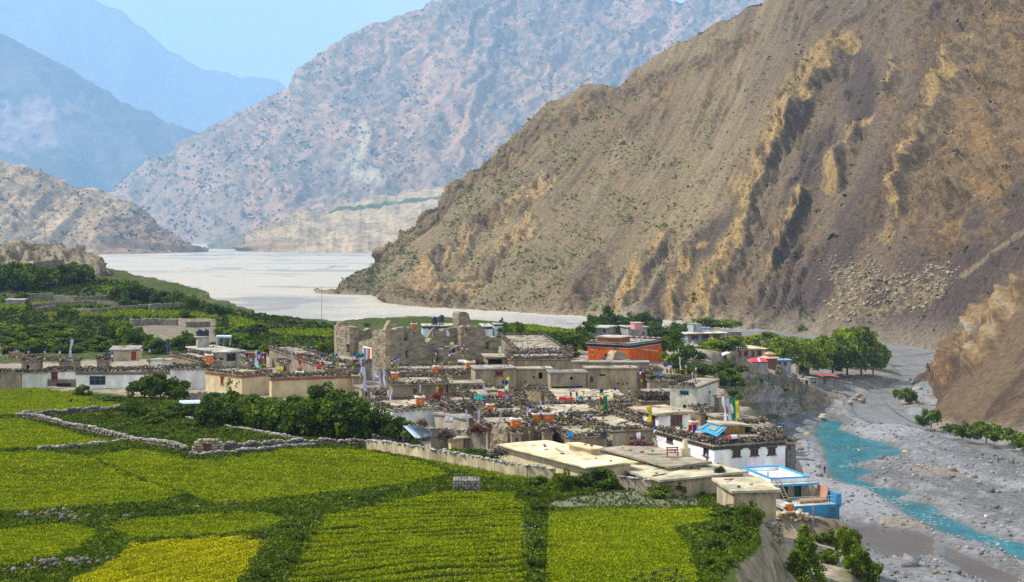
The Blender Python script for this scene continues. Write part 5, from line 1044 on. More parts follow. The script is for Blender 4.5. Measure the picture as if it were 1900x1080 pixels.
# field walls
path_wall('stone_wall', 'stone wall between the top left field and the walled garden', [(30, 777), (70, 775), (120, 771), (180, 767), (238, 764)], 1.0)
path_wall('stone_wall', 'pale topped stone wall slanting down to the garden gate', [(30, 777), (70, 781), (110, 790), (150, 801), (200, 813), (245, 823), (300, 833), (345, 842)], 1.0)
path_wall('stone_wall', 'low line of white stones above the big left field', [(70, 838), (120, 834), (180, 828), (238, 822)], .45)
path_wall('stone_wall', 'stone wall running right from the garden gate to the white house', [(408, 838), (450, 836), (500, 831), (560, 828), (620, 828), (680, 830)], .95)
path_wall('stone_wall', 'low line of stones in front of the garden gate', [(350, 849), (400, 848), (460, 842), (540, 834), (580, 832)], .6)
path_wall('stone_wall', 'line of pale stones crossing the walled garden', [(345, 779), (390, 786), (430, 797), (480, 806), (530, 815), (560, 819)], .5)
path_wall('stone_wall', 'dark stone wall behind the long mud wall of the big field', [(690, 822), (740, 820), (790, 818), (830, 812), (866, 806)], 1.1, col=(.24, .21, .17))
def mudwall(label, pts, ht, col=MUD, th=.35, cap=True):
    P_ = [Pg(x, y) for x, y in pts]; root = wthing('mud_wall', tuple(P_[0]), label, 'wall'); m = MB()
    for a, b in zip(P_[:-1], P_[1:]):
        L = (b.xy-a.xy).length; k = max(1, int(L/2.2))
        for i in range(k):
            u, v = a+(b-a)*(i/k), a+(b-a)*((i+1)/k); q = (u+v)/2; zg = gz(q.x, q.y); hd = math.atan2(v.y-u.y, v.x-u.x); g = RND.uniform(.88, 1.1)
            m.box((q.x, q.y, zg+ht/2-.3), ((v-u).xy.length-.04, th*RND.uniform(.95, 1.05), ht+.6), hd, col=tuple(c*g for c in col))
    m.build('wall_blocks', M_MUD, root)
    if cap:
        C, H, K = [], [], []
        for a, b in zip(P_[:-1], P_[1:]):
            L = (b.xy-a.xy).length
            for i in range(int(L*5)):
                q = a+(b-a)*rng.uniform(); C.append((q.x+rng.normal(0, .1), q.y+rng.normal(0, .1), gz(q.x, q.y)+ht+rng.uniform(.02, .14))); H.append((rng.uniform(.1, .28), rng.uniform(.1, .2), rng.uniform(.04, .09))); K.append(np.array((.36, .35, .33))*rng.uniform(.4, 1.5))
        V, Q = box_batch(np.array(C), np.array(H), rng.uniform(0, 3, len(C)), rng.normal(0, .1, len(C)), rng, .2)
        o = npmesh('cap_stones', V-np.array(root['_o']), Q, M_STONE, np.repeat(np.array(K), 8, 0), parent=root); o['kind'] = 'stuff'
    return root
mudwall('long pale mud block wall capped with stones behind the big field', [(682, 838), (740, 847), (800, 858), (860, 868), (920, 879), (980, 890), (1030, 898)], 1.35, (.44, .36, .235))
mw = mudwall('grey mud wall with a brown door left of the broken mud wall', [(800, 833), (840, 834), (870, 838), (900, 842)], 2.3, (.27, .23, .18))
mudwall('curved whitish mud wall in front of the broad flat mud house', [(1146, 906), (1180, 910), (1215, 914)], 1.1, (.42, .355, .255))
mudwall('low mud wall on the left side of the lane by the willow bushes', [(352, 742), (390, 741), (440, 743)], 1.0, (.33, .28, .2))
for lab, pts, ht in (('long grey mud field wall behind the upper left field', [(60, 571), (90, 569), (130, 567), (180, 566), (240, 569)], 1.3), ('broken grey mud wall left of the single bush in the upper fields', [(68, 581), (85, 578), (105, 576)], 1.6), ('grey mud wall stretch above the second green field strip', [(135, 580), (170, 582), (230, 576), (275, 573)], 1.3), ('dark mud wall below the round tree clump of the upper fields', [(276, 577), (310, 574), (342, 573)], 1.9),
                     ('dark walled pen below the rock bluff on the left', [(12, 560), (55, 559), (98, 557)], 2.4), ('long dark walled enclosure in the middle of the upper left fields', [(100, 560), (140, 562), (190, 561), (196, 561)], 2.2), ('old rampart wall on top of the rock bluff', [(60, 470), (100, 470), (140, 474)], 2.5), ('pale mud cliff wall left of the concrete house', [(243, 605), (290, 602), (330, 604)], 1.7), ('pale eroded wall right of the mud cliff wall', [(345, 607), (390, 606)], 1.5), ('low stone terrace wall under the red roofed house', [(1400, 702), (1440, 702), (1490, 704)], 1.8), ('second stone terrace wall nearer the river below the red roofed house', [(1395, 714), (1440, 716), (1498, 718)], 1.8)):
    mudwall(lab, pts, ht, (.21, .18, .135), .6)
def rampart():
    r = wthing('rampart', tuple(pix(80, 462, 574)), 'dark ruined rampart along the crest of the rock bluff', 'rampart')
    for i, (a, b, c) in enumerate((((40, 586), (77, 584), (.35, .29, .2)), ((77, 584), (140, 575), (.24, .2, .15)))):
        ruin_wall(r, a, b, [(40, 450), (50, 451), (77, 452)] if i == 0 else [(77, 453), (112, 453), (118, 457), (122, 462), (138, 463), (140, 470)], -9, (), c, 1.2, 1.2, 'rampart_wall')
    r = wthing('rampart', tuple(pix(60, 490, 530)), 'pale walled terrace under the crest of the rock bluff', 'rampart')
    ruin_wall(r, (38, 536), (62, 532), [(38, 484), (62, 484)], -17, (), (.42, .35, .24), 1.0, 1.2, 'terrace_wall'); ruin_wall(r, (62, 532), (120, 540), [(62, 487), (90, 483), (120, 480)], -17, (), (.24, .2, .155), 1.0, 1.2, 'terrace_wall')
rampart()
def gate():
    p = Pg(386, 843); t = wthing('garden_gate', tuple(p), 'rounded stone gateway with a brown plank door into the walled garden', 'gate')
    d = Vector((1, .1, 0)).normalized(); z = p.z; C, H, K = [], [], []
    for i in range(-8, 9):
        for j in range(7):
            x = i*.19
            if abs(i) < 3 and j < 5: continue
            if (i/8)**2+(max(j-3, 0)/4.2)**2 > 1.05: continue
            C.append((p.x+x+rng.normal(0, .02), p.y+rng.normal(0, .03), z-.1+j*.27)); H.append((.115, .26, .14)); K.append(np.array((.38, .31, .215))*rng.uniform(.65, 1.25))
    V, Q = box_batch(np.array(C), np.array(H), rng.normal(0, .06, len(C)), rng.normal(0, .05, len(C)), rng, .15); o = npmesh('gate_stones', V-np.array(t['_o']), Q, M_STONE, np.repeat(np.array(K), 8, 0), parent=t); o['kind'] = 'stuff'
    dr = None
    for k in range(4): m = MB(); m.box((p.x-.36+k*.24, p.y-.05, z+.5), (.225, .06, 1.25), 0, col=(.15, .075, .045)); m.build('plank', M_PAINT, t)
    m = MB(); m.box((p.x, p.y-.02, z+1.2), (1.1, .3, .12), 0, col=(.2, .13, .08)); m.build('lintel', M_WOOD, t)
gate()
m = MB(); q = Pg(876, 838); m.box((q.x, q.y-.22, q.z+1.0), (.85, .08, 2.0), .0, col=(.20, .085, .045)); m.build('door', M_PAINT, mw)
def shelter():
    p = Pg(866, 915); t = wthing('stone_block', tuple(p), 'lone square stone cairn with grass on top between the fields', 'cairn')
    C, H, K = [], [], []
    for i in range(9):
        for j in range(6):
            for k in range(6):
                if i in (0, 8) or j in (0, 5) or k == 5: C.append((p.x-1.1+i*.27, p.y+j*.3, p.z+k*.22)); H.append((.15, .16, .12)); K.append(np.array((.19, .175, .15))*rng.uniform(.5, 1.5))
    V, Q = box_batch(np.array(C), np.array(H), rng.normal(0, .15, len(C)), rng.normal(0, .08, len(C)), rng, .18); o = npmesh('stones', V-np.array(t['_o']), Q, M_STONE, np.repeat(np.array(K), 8, 0), parent=t); o['kind'] = 'stuff'
shelter()
# ------------------------------------------------------------------ incense towers (orange, white collar, brushwood on top)
def make_incense():
    t = thing('incense_tower', (0, 0, -500), 'x', 'incense tower', 'orange incense towers on the roofs'); m = MB()
    m.box((0, 0, .38), (.62, .62, .76), 0, col=(.72, .165, .015), taper=1.12); m.build('body', M_PAINT, t)
    m = MB(); m.box((0, 0, .8), (.80, .80, .13), 0, col=(.74, .72, .68)); m.build('collar', M_LIME, t)
    m = MB(); m.lathe((0, -.355, .48), [(.09, -.02), (.09, .02)], 8, (.8, .78, .74)); m.build('emblem', M_PAINT, t)
    m = MB(); r = random.Random(4)
    for i in range(26):
        a = r.uniform(0, 6.28); b = r.uniform(.05, .34); m.tube((math.cos(a)*b*.7, math.sin(a)*b*.7, .86), (math.cos(a)*b*1.2, math.sin(a)*b*1.2, 1.0+r.uniform(.05, .3)), .035, .012, 3, (.17*r.uniform(.6, 1.3), .12, .05))
    m.build('dry_brush', M_WOOD, t, 'stuff'); return t
INC = make_incense(); first = [True]
def incense(px, yb, yt, label, wide=1.0, face=.2, depth=None):
    p = roof_hit(px, yb); hgt = (yb-yt)/F*p.y/1.12; s = hgt
    lab = label
    if first[0]: first[0] = False; r = INC; r['label'] = lab; r.location = p; r.scale = (s*wide, s, s); r.rotation_euler = (0, 0, face); return r
    return dup(INC, p, face, (s*wide, s, s), lab)
incense(388, 674, 652, 'orange incense tower left of the dark red timber glass room')
incense(556, 705, 684, 'orange incense tower on the red banded cream house above the bushes')
incense(733, 705, 686, 'orange incense tower below the near corner of the fort tower')
incense(809, 692, 674, 'small orange incense tower under the middle of the fort', .8)
incense(872, 690, 664, 'tall orange incense tower at the right end of the fort parapet')
incense(779, 754, 729, 'orange incense tower on the corner of the white and cream house')
incense(909, 764, 745, 'orange incense tower among firewood right of the turquoise laundry')
incense(957, 797, 769, 'leaning orange incense tower with a white dot beside the broken mud wall', 1.0)
incense(994, 784, 762, 'left half of the double orange incense tower amid the prayer flags', 1.1)
incense(1013, 785, 760, 'broad right half of the double orange incense tower', 1.8)
incense(768, 612, 596, 'orange incense tower on the house behind the ruined fort')
incense(662, 640, 622, 'orange incense tower inside the left tower of the fort', .7)
incense(1287, 797, 776, 'square orange and white incense tower beside the white house with red windows', 1.0)
q = Pg(1466, 955)
incense(1465, 948, 928, 'orange incense tower on the stone heap in front of the blue terrace')
# ------------------------------------------------------------------ water tanks
def make_tank():
    t = thing('water_tank', (0, 0, -500), 'x', 'water tank', 'black rooftop water tanks'); m = MB()
    prof = [(.46, 0)]
    for k in range(6): prof += [(.5, .05+k*.15), (.5, .13+k*.15), (.475, .15+k*.15)]
    prof += [(.5, .96), (.42, 1.08), (.2, 1.14)]; m.lathe((0, 0, 0), prof, 14, (.022, .035, .055)); m.build('drum', M_PLASTIC, t, smooth=False)
    m = MB(); m.lathe((0, 0, 1.13), [(.17, 0), (.17, .08), (.1, .1)], 10, (.03, .045, .07)); m.build('lid', M_PLASTIC, t); return t
TNK = make_tank(); tf = [True]
def tank(px, yb, yt, label, p=None, w=1.0):
    p = p if p is not None else roof_hit(px, yb); s = (yb-yt)/F*p.y/1.22
    if tf[0]: tf[0] = False; TNK['label'] = label; TNK.location = p; TNK.scale = (s*w, s*w, s); return TNK
    return dup(TNK, p, RND.uniform(0, 3), (s*w, s*w, s), label)
def pedestal(px, yb, yt, w, label, col=(.36, .34, .30), p=None):
    p = p if p is not None else roof_hit(px, yb); hh = (yb-yt)/F*p.y; ww = w/F*p.y; t = wthing('tank_stand', tuple(p), label, 'tank stand'); m = MB()
    m.box((p.x, p.y, p.z+hh/2), (ww*.72, ww*.6, hh), .4, col=col); m.build('pillar', M_MUD, t); m = MB(); m.box((p.x, p.y, p.z+hh+.08), (ww, ww*.8, .16), .4, col=(.42, .40, .36)); m.build('slab', M_ROOF, t); return Vector((p.x, p.y, p.z+hh+.16))
tp = pedestal(376, 644, 625, 29, 'grey concrete pedestal on the concrete house under two tanks')
tank(371, 625, 612, 'left black water tank of the pair on the concrete pedestal', tp+Vector((-.7, 0, 0)), 1.15); tank(382, 625, 612, 'right black water tank of the pair on the concrete pedestal', tp+Vector((.6, .1, 0)), 1.15)
tp = Vector((HOUSES[12]['ctr'].x, HOUSES[12]['ctr'].y, HOUSES[12]['zt'])); tp = Pr(574, 656, HOUSES[12]['zt'])
tank(569, 656, 641, 'left black water tank on the bright blue flat roof', tp+Vector((-.6, .5, 0)), 1.05); tank(579, 656, 642, 'right black water tank on the bright blue flat roof', tp+Vector((.6, .5, 0)), 1.05)
tank(525, 689, 677, 'small black water tank on the firewood roof of the red banded cream house', None, 1.0)
tp = pedestal(540, 722, 716, 18, 'low rubble stand in front of the red banded cream house', (.25, .22, .18), Pg(545, 722, .4)); tank(538, 716, 704, 'wide black water tank standing before the red banded cream house', tp, 1.6)
for px, yb, yt, w, ty, lab in ((806, 605, 601, 14, 587, 'left'), (819, 603, 598, 10, 584, 'middle'), (845, 604, 600, 9, 587, 'right')):
    p = Pr(px, yb-2, HWF['zt']) if False else pix(px, yb+1, 383); tp = pedestal(px, yb, yt, w, '%s mud plinth under a tank on the blue trimmed roof behind the fort' % lab, (.42, .38, .30), p); tank(px, yt, ty, '%s black water tank on the blue trimmed white house behind the fort' % lab, tp)
tank(1356, 779, 766, 'black water tank at the foot of the flag cluster behind the big white house')
tank(1120, 812, 797, 'dark blue barrel on the firewood roof left of the grey mud house')
pp = Pr(1275+5, 612, H3['zt']); tank(1275, 614, 608, 'tiny black water tank beside the rooftop room of the three level house', pix(1274, 614, HOUSES.index(H3) and H3['P'].y+2))
def bluecask(px, yb, yt, label, col=(.03, .22, .50)):
    p = roof_hit(px, yb, .1); s = (yb-yt)/F*p.y; t = wthing('barrel', tuple(p), label, 'barrel'); m = MB(); m.lathe(p, [(.36*s, 0), (.38*s, .1*s), (.36*s, .3*s), (.39*s, .5*s), (.36*s, .7*s), (.38*s, .9*s), (.34*s, s)], 12, col); m.build('body', M_PLASTIC, t)
    m = MB(); m.lathe(p+Vector((0, 0, s)), [(.36*s, 0), (.36*s, .06*s)], 12, tuple(c*.7 for c in col)); m.build('rim', M_PLASTIC, t)
bluecask(1077, 748, 736, 'bright blue barrel in front of the dark porch'); bluecask(1094, 745, 736, 'dark grey bucket right of the bright blue barrel', (.05, .055, .06)); bluecask(1030, 745, 741, 'pale teal basin left of the red sheet before the porch', (.2, .33, .35))
bluecask(1320, 778, 769, 'blue water butt on the mud roof behind the tarpaulin', (.05, .18, .36)); bluecask(1335, 778, 770, 'second blue water butt right of the first behind the tarpaulin', (.05, .18, .36)); bluecask(805, 596, 589, 'grey cistern left of the tank plinths behind the fort', (.16, .24, .28))
bluecask(1142, 840, 836, 'small red bucket on the flat mud roof behind the cream shed', (.5, .02, .03))
# ------------------------------------------------------------------ prayer flags
CL = {'b': (.03, .07, .42), 'w': (.72, .72, .80), 'r': (.55, .03, .05), 'g': (.02, .28, .12), 'y': (.70, .58, .02), 'l': (.62, .60, .82), 'o': (.6, .2, .05)}
def make_flag(kind):
    """unit high pole with cloth; local origin at the foot"""
    t = thing('prayer_flag', (0, 0, -500), 'x', 'prayer flag', 'prayer flag poles on the village roofs'); r = random.Random(len(kind)*7)
    m = MB(); m.tube((0, 0, -.25), (0, 0, 1.02), .016, .01, 5, (.30, .24, .17)); m.build('pole', M_WOOD, t)
    seq = list(kind); n = len(seq); tall = n == 1
    z = 1.0; dz = (.86 if tall else .80)/n
    for k, c in enumerate(seq):
        w0 = .15 if tall else .13; segs = 7 if tall else 3; V = []; Fs = []
        for i in range(segs+1):
            zz = z-dz*i/segs; ww = w0*(1+.35*math.sin(i*1.3+k*2)); sw = .05*math.sin(i*.9+k*1.7); th = .012
            for (x, y) in ((.01, sw*.2-th), (ww, sw-th), (ww, sw+th), (.01, sw*.2+th)): V.append((x, y, zz))
        for i in range(segs):
            a, b = i*4, i*4+4; Fs += [(a+q, a+(q+1) % 4, b+(q+1) % 4, b+q) for q in range(4)]
        Fs += [(3, 2, 1, 0), tuple(segs*4+q for q in range(4))]
        m = MB(); m.add(V, Fs, CL[c]); m.build('cloth', M_CLOTH, t); z -= dz*1.02
    return t
FP = {}
FLAGS = []
def flag(px, yt, yb, kind, wide=1.0):
    p = roof_hit(px, yb); s = (yb-yt)/F*p.y
    rz = RND.uniform(-.6, .6)+(math.pi if RND.random() < .35 else 0)
    if kind not in FP: FP[kind] = make_flag(kind); o = FP[kind]; o.location = p; o.rotation_euler = (0, 0, rz); o.scale = (s*wide, s*wide, s)
    else: o = dup(FP[kind], p, rz, (s*wide, s*wide, s))
    o.rotation_euler = (RND.uniform(-.1, .1), RND.uniform(-.16, .16), rz); FLAGS.append((o, kind)); return o
FIVE = 'bwrgy'
for px, yt, yb in ((5, 638, 666), (34, 646, 668), (52, 648, 672), (84, 648, 673), (110, 648, 674), (207, 654, 680), (262, 644, 668), (278, 645, 669), (451, 652, 680), (482, 652, 692), (457, 668, 690), (493, 656, 684), (597, 658, 692), (628, 656, 684), (652, 655, 692), (668, 684, 704),
                   (727, 668, 690), (736, 664, 690), (741, 662, 686), (807, 650, 678), (832, 651, 680), (858, 640, 668), (868, 642, 666), (950, 658, 678), (976, 655, 680), (984, 752, 790), (1004, 755, 795), (983, 781, 810), (1046, 766, 790), (1098, 770, 800), (1058, 718, 744), (1070, 717, 744),
                   (1137, 718, 748), (1166, 720, 744), (1190, 684, 714), (1237, 676, 700), (1246, 673, 702), (1274, 674, 698), (1290, 678, 704), (1210, 791, 822), (1312, 838, 862), (1100, 645, 662), (895, 742, 766), (938, 648, 668), (1020, 645, 668), (1225, 700, 724), (1158, 744, 766), (1062, 768, 790)): flag(px, yt, yb, FIVE)
for px, yt, yb, w in ((672, 664, 698, 1), (682, 680, 732, 1.1), (692, 675, 710, 1), (706, 690, 722, 1), (713, 686, 724, 1.1), (722, 720, 748, .9), (690, 728, 752, .9), (779, 714, 736, 1), (895, 712, 738, 1), (866, 760, 788, 1), (890, 762, 790, 1.1), (929, 758, 786, .9), (978, 756, 782, 1.1), (1003, 742, 772, 1), (1017, 752, 772, 1), (127, 628, 668, 1), (476, 650, 676, 1), (540, 650, 676, 1.1), (1046, 752, 772, .8), (1286, 690, 712, .8), (1262, 662, 690, .7)): flag(px, yt, yb, 'l', w*.72)
for px, yt, yb, k, w in ((811, 717, 738, 'y', 1.2), (943, 700, 726, 'y', 1.2), (1209, 752, 788, 'y', 1.3), (1372, 744, 788, 'y', 1.0), (1366, 738, 790, 'g', .7), (1360, 738, 790, 'l', .7), (1082, 725, 744, 'y', .9), (618, 655, 684, 'g', 1), (1129, 733, 768, 'g', 1.3), (1274, 788, 822, 'r', 1), (1266, 784, 815, 'gy', 1), (1285, 788, 826, 'b', 1), (938, 706, 748, 'bwgl', 1.1), (1113, 722, 768, 'byrgy', 1), (312, 634, 658, 'b', 1), (555, 656, 680, 'r', 1), (1180, 682, 700, 'b', 1), (1252, 684, 700, 'yr', .9), (820, 672, 694, 'yb', .8), (1020, 650, 672, 'b', .8), (1350, 736, 792, 'w', .5), (860, 732, 752, 'rb', .8), (966, 655, 672, 'gb', .8)): flag(px, yt, yb, k, w)
# strings of small flags in front of the big white house
def flagline(label, a, b, n, sag):
    t = wthing('flag_string', tuple((a+b)/2), label, 'flag string'); m = MB(); pts = []
    for i in range(n+1): k = i/n; q = a.lerp(b, k); q.z -= sag*4*k*(1-k); pts.append(q)
    for u, v in zip(pts[:-1], pts[1:]): m.tube(u, v, .015, .015, 3, (.2, .2, .2))
    m.build('cord', M_CLOTH, t)
    d = (b-a).normalized()
    for i in range(n):
        u = pts[i].lerp(pts[i+1], .15); v = pts[i].lerp(pts[i+1], .85); c = CL[FIVE[i % 5]]; m = MB(); o = Vector((-d.y, d.x, 0))*.008; dn = Vector((d.x*.03, d.y*.03, -.26))
        q = [u, v, v+dn, u+dn]; m.add([tuple(p-o) for p in q]+[tuple(p+o) for p in q], [(3, 2, 1, 0), (4, 5, 6, 7), (0, 1, 5, 4), (1, 2, 6, 5), (2, 3, 7, 6), (3, 0, 4, 7)], c); m.build('cloth', M_CLOTH, t)
h = HBW; n = -h['R']*1.0-h['L']*.3
def bw(s, z, off=1.0): q = h['P']+h['L']*s-h['R']*off; return Vector((q.x, q.y, z))
flagline('string of small prayer flags from the grey house to the big white house', bw(h['ll']*.98, h['zt']-1.0, 1.4), bw(h['ll']*.42, h['zt']-1.3, 1.2), 12, .5)
flagline('string of small prayer flags slanting down the big white house wall', bw(h['ll']*.42, h['zt']-1.2, 1.2), h['P']-h['L']*.9+h['R']*.7+Vector((0, 0, -1.7)), 10, .4)
# ------------------------------------------------------------------ things on roofs
def tarp():
    h = HBW; c0 = h['P']; R, L = h['R'], h['L']; z = h['zt']; t = wthing('tarpaulin', tuple(h['ctr']), 'bright blue tarpaulin weighed down on the roof of the big white house', 'tarpaulin')
    def pp(px, py, up): q = Pr(px, py, z+up); return q
    a, b, c, d = pp(1292, 796, .5), pp(1313, 784.5, 1.0), pp(1349, 793, 1.0), pp(1331, 810, .3); V = []; n = 8; m = MB(); r = random.Random(2)
    for j in range(n+1):
        for i in range(n+1):
            q = (a.lerp(d, i/n)).lerp(b.lerp(c, i/n), j/n); V.append((q.x, q.y, q.z+r.uniform(-.03, .03)))
    nn = len(V); Fs = [(j*(n+1)+i, j*(n+1)+i+1, (j+1)*(n+1)+i+1, (j+1)*(n+1)+i) for j in range(n) for i in range(n)]
    m.add(V+[(x, y, zz-.03) for x, y, zz in V], Fs+[tuple(nn+q for q in f[::-1]) for f in Fs], (.02, .28, .68)); sh = m.build('sheet', M_PLASTIC, t)
    for (u0, u1, v0, v1) in ((.38, .72, .35, .72), (.1, .18, .1, .8), (.85, .92, .2, .9)):
        m = MB(); q = [(a.lerp(d, u)).lerp(b.lerp(c, u), v)+Vector((0, 0, .06)) for u, v in ((u0, v0), (u1, v0), (u1, v1), (u0, v1))]
        m.add([tuple(k) for k in q]+[(k.x, k.y, k.z+.05) for k in q], [(4, 5, 6, 7), (0, 1, 5, 4), (1, 2, 6, 5), (2, 3, 7, 6), (3, 0, 4, 7)], (.38, .40, .22)); m.build('patch', M_CLOTH, sh)
    s = wthing('roof_hut', tuple(pp(1360, 806, 0)), 'plank sided rooftop hut with a sloping mud roof on the big white house', 'hut'); q = pp(1362, 806, 0); ang = math.atan2(R.y, R.x)
    for k in range(9): m = MB(); e = q+R*(k*.3-1.2)-L*.1; m.box((e.x, e.y, z+.55-.02*k), (.27, .06, 1.1-.05*k), ang, col=(.30*RND.uniform(.8, 1.2), .17, .06)); m.build('plank', M_WOOD, s)
    m = MB(); e = q+R*.3+L*1.5; m.box((e.x, e.y, z+1.05), (4.0, 3.4, .2), ang, Matrix.Rotation(.09, 3, 'Y'), (.42, .36, .26)); m.build('roof', M_ROOF, s)
    t = wthing('gas_boiler', tuple(q), 'white and red cylinder lying on the parapet of the big white house', 'cylinder'); p = pp(1357, 811, .75)
    m = MB(); m.tube(p-R*.15, p+R*.65, .24, .24, 10, (.62, .70, .70)); m.build('drum', M_PLASTIC, t); m = MB(); m.tube(p-R*.35, p-R*.15, .25, .25, 10, (.6, .03, .08)); m.build('red_cap', M_PLASTIC, t)
    p = pp(1352, 790, 0); firewood('woodpile', [p+R*.6+Vector((0, 0, .1)), p+R*5.2+Vector((0, 0, .1))], 1.2, 1.0, h['root'], tone=1.5)
    p = pp(1400, 808, 0); firewood('woodpile', [p+R*.2+Vector((0, 0, .1)), p+R*3.4+Vector((0, 0, .1))], 1.8, .9, h['root'], tone=1.5)
tarp()
def solar():
    h = HC; p = Pr(415, 641, h['zt']); s = (641-622)/F*p.y; t = wthing('solar_heater', tuple(p), 'solar water heater with a pale blue cylinder on the concrete house', 'solar heater')
    m = MB(); m.tube((p.x-1.5, p.y+.5, p.z+s*.85), (p.x+1.5, p.y+.3, p.z+s*.85), .3, .3, 12, (.55, .72, .85)); m.build('cylinder', M_PLASTIC, t)
    for k in range(11): m = MB(); x = p.x-1.25+k*.25; m.tube((x, p.y+.3, p.z+s*.75), (x, p.y-.8, p.z+s*.18), .045, .045, 5, (.10, .11, .14)); m.build('tube', M_GLASS, t)
    for x in (-1.35, 0, 1.35):
        m = MB(); m.tube((p.x+x, p.y+.4, p.z), (p.x+x, p.y+.4, p.z+s*.8), .05, .05, 5, (.5, .5, .5)); m.tube((p.x+x, p.y-.85, p.z), (p.x+x, p.y+.35, p.z+s*.8), .05, .05, 5, (.5, .5, .5)); m.build('stand_leg', M_METAL, t)
    p = roof_hit(478, 688); t = wthing('satellite_dish', tuple(p), 'pale blue round dish on the roof behind the red banded cream house', 'dish'); m = MB(); R_ = Matrix.Rotation(1.0, 3, 'X') @ Matrix.Rotation(.5, 3, 'Y'); V = []; n = 14
    for k, (r, z) in enumerate(((.05, .02), (.35, .06), (.62, .18))): V += [tuple(p+Vector((0, 0, 1.0))+R_ @ Vector((r*math.cos(6.283*i/n), r*math.sin(6.283*i/n), z))) for i in range(n)]
    Fs = [(j*n+i, j*n+(i+1) % n, (j+1)*n+(i+1) % n, (j+1)*n+i) for j in range(2) for i in range(n)]+[tuple(range(n))]; m.add(V, Fs, (.45, .65, .74)); m.build('bowl', M_METAL, t)
    m = MB(); m.tube(p, p+Vector((0, 0, 1.0)), .05, .05, 5, (.3, .3, .3)); m.build('mast', M_METAL, t)
solar()
def laundry(px, py, w, col, label):
    p = roof_hit(px, py); L = w/F*p.y; t = wthing('cloth', tuple(p), label, 'cloth'); m = MB(); V = []; r = random.Random(int(px)); n = 8
    for i in range(n+1):
        x = p.x-L/2+L*i/n
        for (dy, dz) in ((-.35, r.uniform(.25, .5)), (0, r.uniform(.75, .95)), (.35, r.uniform(.5, .8)), (.35, .3), (0, .55), (-.35, .12)): V.append((x, p.y+dy, p.z+dz))
    Fs = [(i*6+k, i*6+(k+1) % 6, (i+1)*6+(k+1) % 6, (i+1)*6+k) for i in range(n) for k in range(6)]+[tuple(range(5, -1, -1)), tuple(n*6+k for k in range(6))]; m.add(V, Fs, col); m.build('folds', M_CLOTH, t)
laundry(887, 746, 15, (.05, .40, .33), 'green laundry spread on a firewood parapet'); laundry(898, 745, 12, (.03, .36, .46), 'turquoise laundry beside the green laundry on the parapet'); laundry(935, 740, 22, (.62, .03, .09), 'long red cloth on the firewood roof left of the small cream box house'); laundry(1050, 749, 26, (.5, .04, .05), 'red sheet spread before the dark porch')
laundry(595, 686, 14, (.5, .03, .07), 'red cloth on the long cream house roof'); laundry(520, 690, 12, (.55, .5, .06), 'yellow cloth on the red banded cream house'); laundry(666, 699, 18, (.03, .28, .45), 'blue cloth on the parapet below the fort tower'); laundry(668, 664, 14, (.03, .14, .20), 'dark teal cloth beside the fort doorway')
laundry(1058, 815, 8, (.02, .25, .60), 'crumpled blue sheet behind the large cream shed'); laundry(1185, 816, 7, (.6, .6, .75), 'pale cloth on the brush heap of the grey mud house'); laundry(833, 786, 14, (.55, .55, .55), 'black and white cloth on the roof behind the leaning banners'); laundry(1228, 702, 8, (.03, .30, .50), 'small bright blue cloth right of the great pale mud house'); laundry(1312, 612, 24, (.22, .20, .45), 'violet sheets drying on the three level house'); laundry(1330, 611, 12, (.62, .42, .05), 'orange and white sheets drying on the three level house'); laundry(198, 664, 8, (.02, .05, .1), 'dark sack on the firewood roof left of the tan hut')
laundry(857, 676, 14, (.72, .72, .72), 'white bundled sheet left of the tall orange incense tower')
def brush(px, py, w, hgt, label, col=(.17, .065, .05)):
    p = roof_hit(px, py); L = w/F*p.y; H_ = hgt/F*p.y; n = 240; r = rng; t = wthing('brush_heap', tuple(p), label, 'brush heap'); q = r.normal(0, .24, (n, 2))
    C = np.stack([p.x+q[:, 0]*L, p.y+q[:, 1]*L*.5, p.z+H_*r.uniform(.1, 1, n)*np.clip(1-np.hypot(q[:, 0], q[:, 1])*1.3, .12, 1)], 1); K = np.array(col)[None]*r.uniform(.5, 1.5, (n, 1))
    V, Q = box_batch(C, np.stack([r.uniform(.2, .6, n), np.full(n, .03), np.full(n, .03)], 1), r.uniform(0, 3.1, n), r.normal(0, .5, n), r); o = npmesh('twigs', V-np.array(t['_o']), Q, M_WOOD, np.repeat(K, 8, 0), parent=t); o['kind'] = 'stuff'
brush(815, 739, 30, 12, 'red brown brushwood heap in front of the light mud house', (.20, .055, .04)); brush(1185, 826, 42, 9, 'dark reddish brush heap on the mud roof right of the cream shed', (.14, .08, .07)); brush(885, 800, 30, 12, 'reddish brush heap left of the broken mud wall', (.16, .06, .05)); brush(1030, 672, 55, 10, 'dark red firewood heap on the flat roof left of the temple', (.13, .06, .045)); brush(884, 676, 30, 10, 'dark brush heap beside the tall orange incense tower', (.10, .07, .06)); brush(782, 789, 14, 9, 'brown twig heap below the white and cream house', (.2, .12, .07)); brush(825, 812, 26, 14, 'dark brown brush heap beside the pale tin roof', (.12, .075, .06)); brush(1335, 876, 8, 6, 'dark twig heap on the corner of the broad flat mud house', (.06, .05, .045)); brush(925, 842, 24, 14, 'grey twig heap at the foot of the broken mud wall', (.2, .17, .14)); brush(30, 664, 40, 14, 'pale branch heap on the leftmost mud house', (.28, .23, .17)); brush(100, 668, 50, 9, 'long branch heap on the rough stone house roof', (.22, .19, .15))
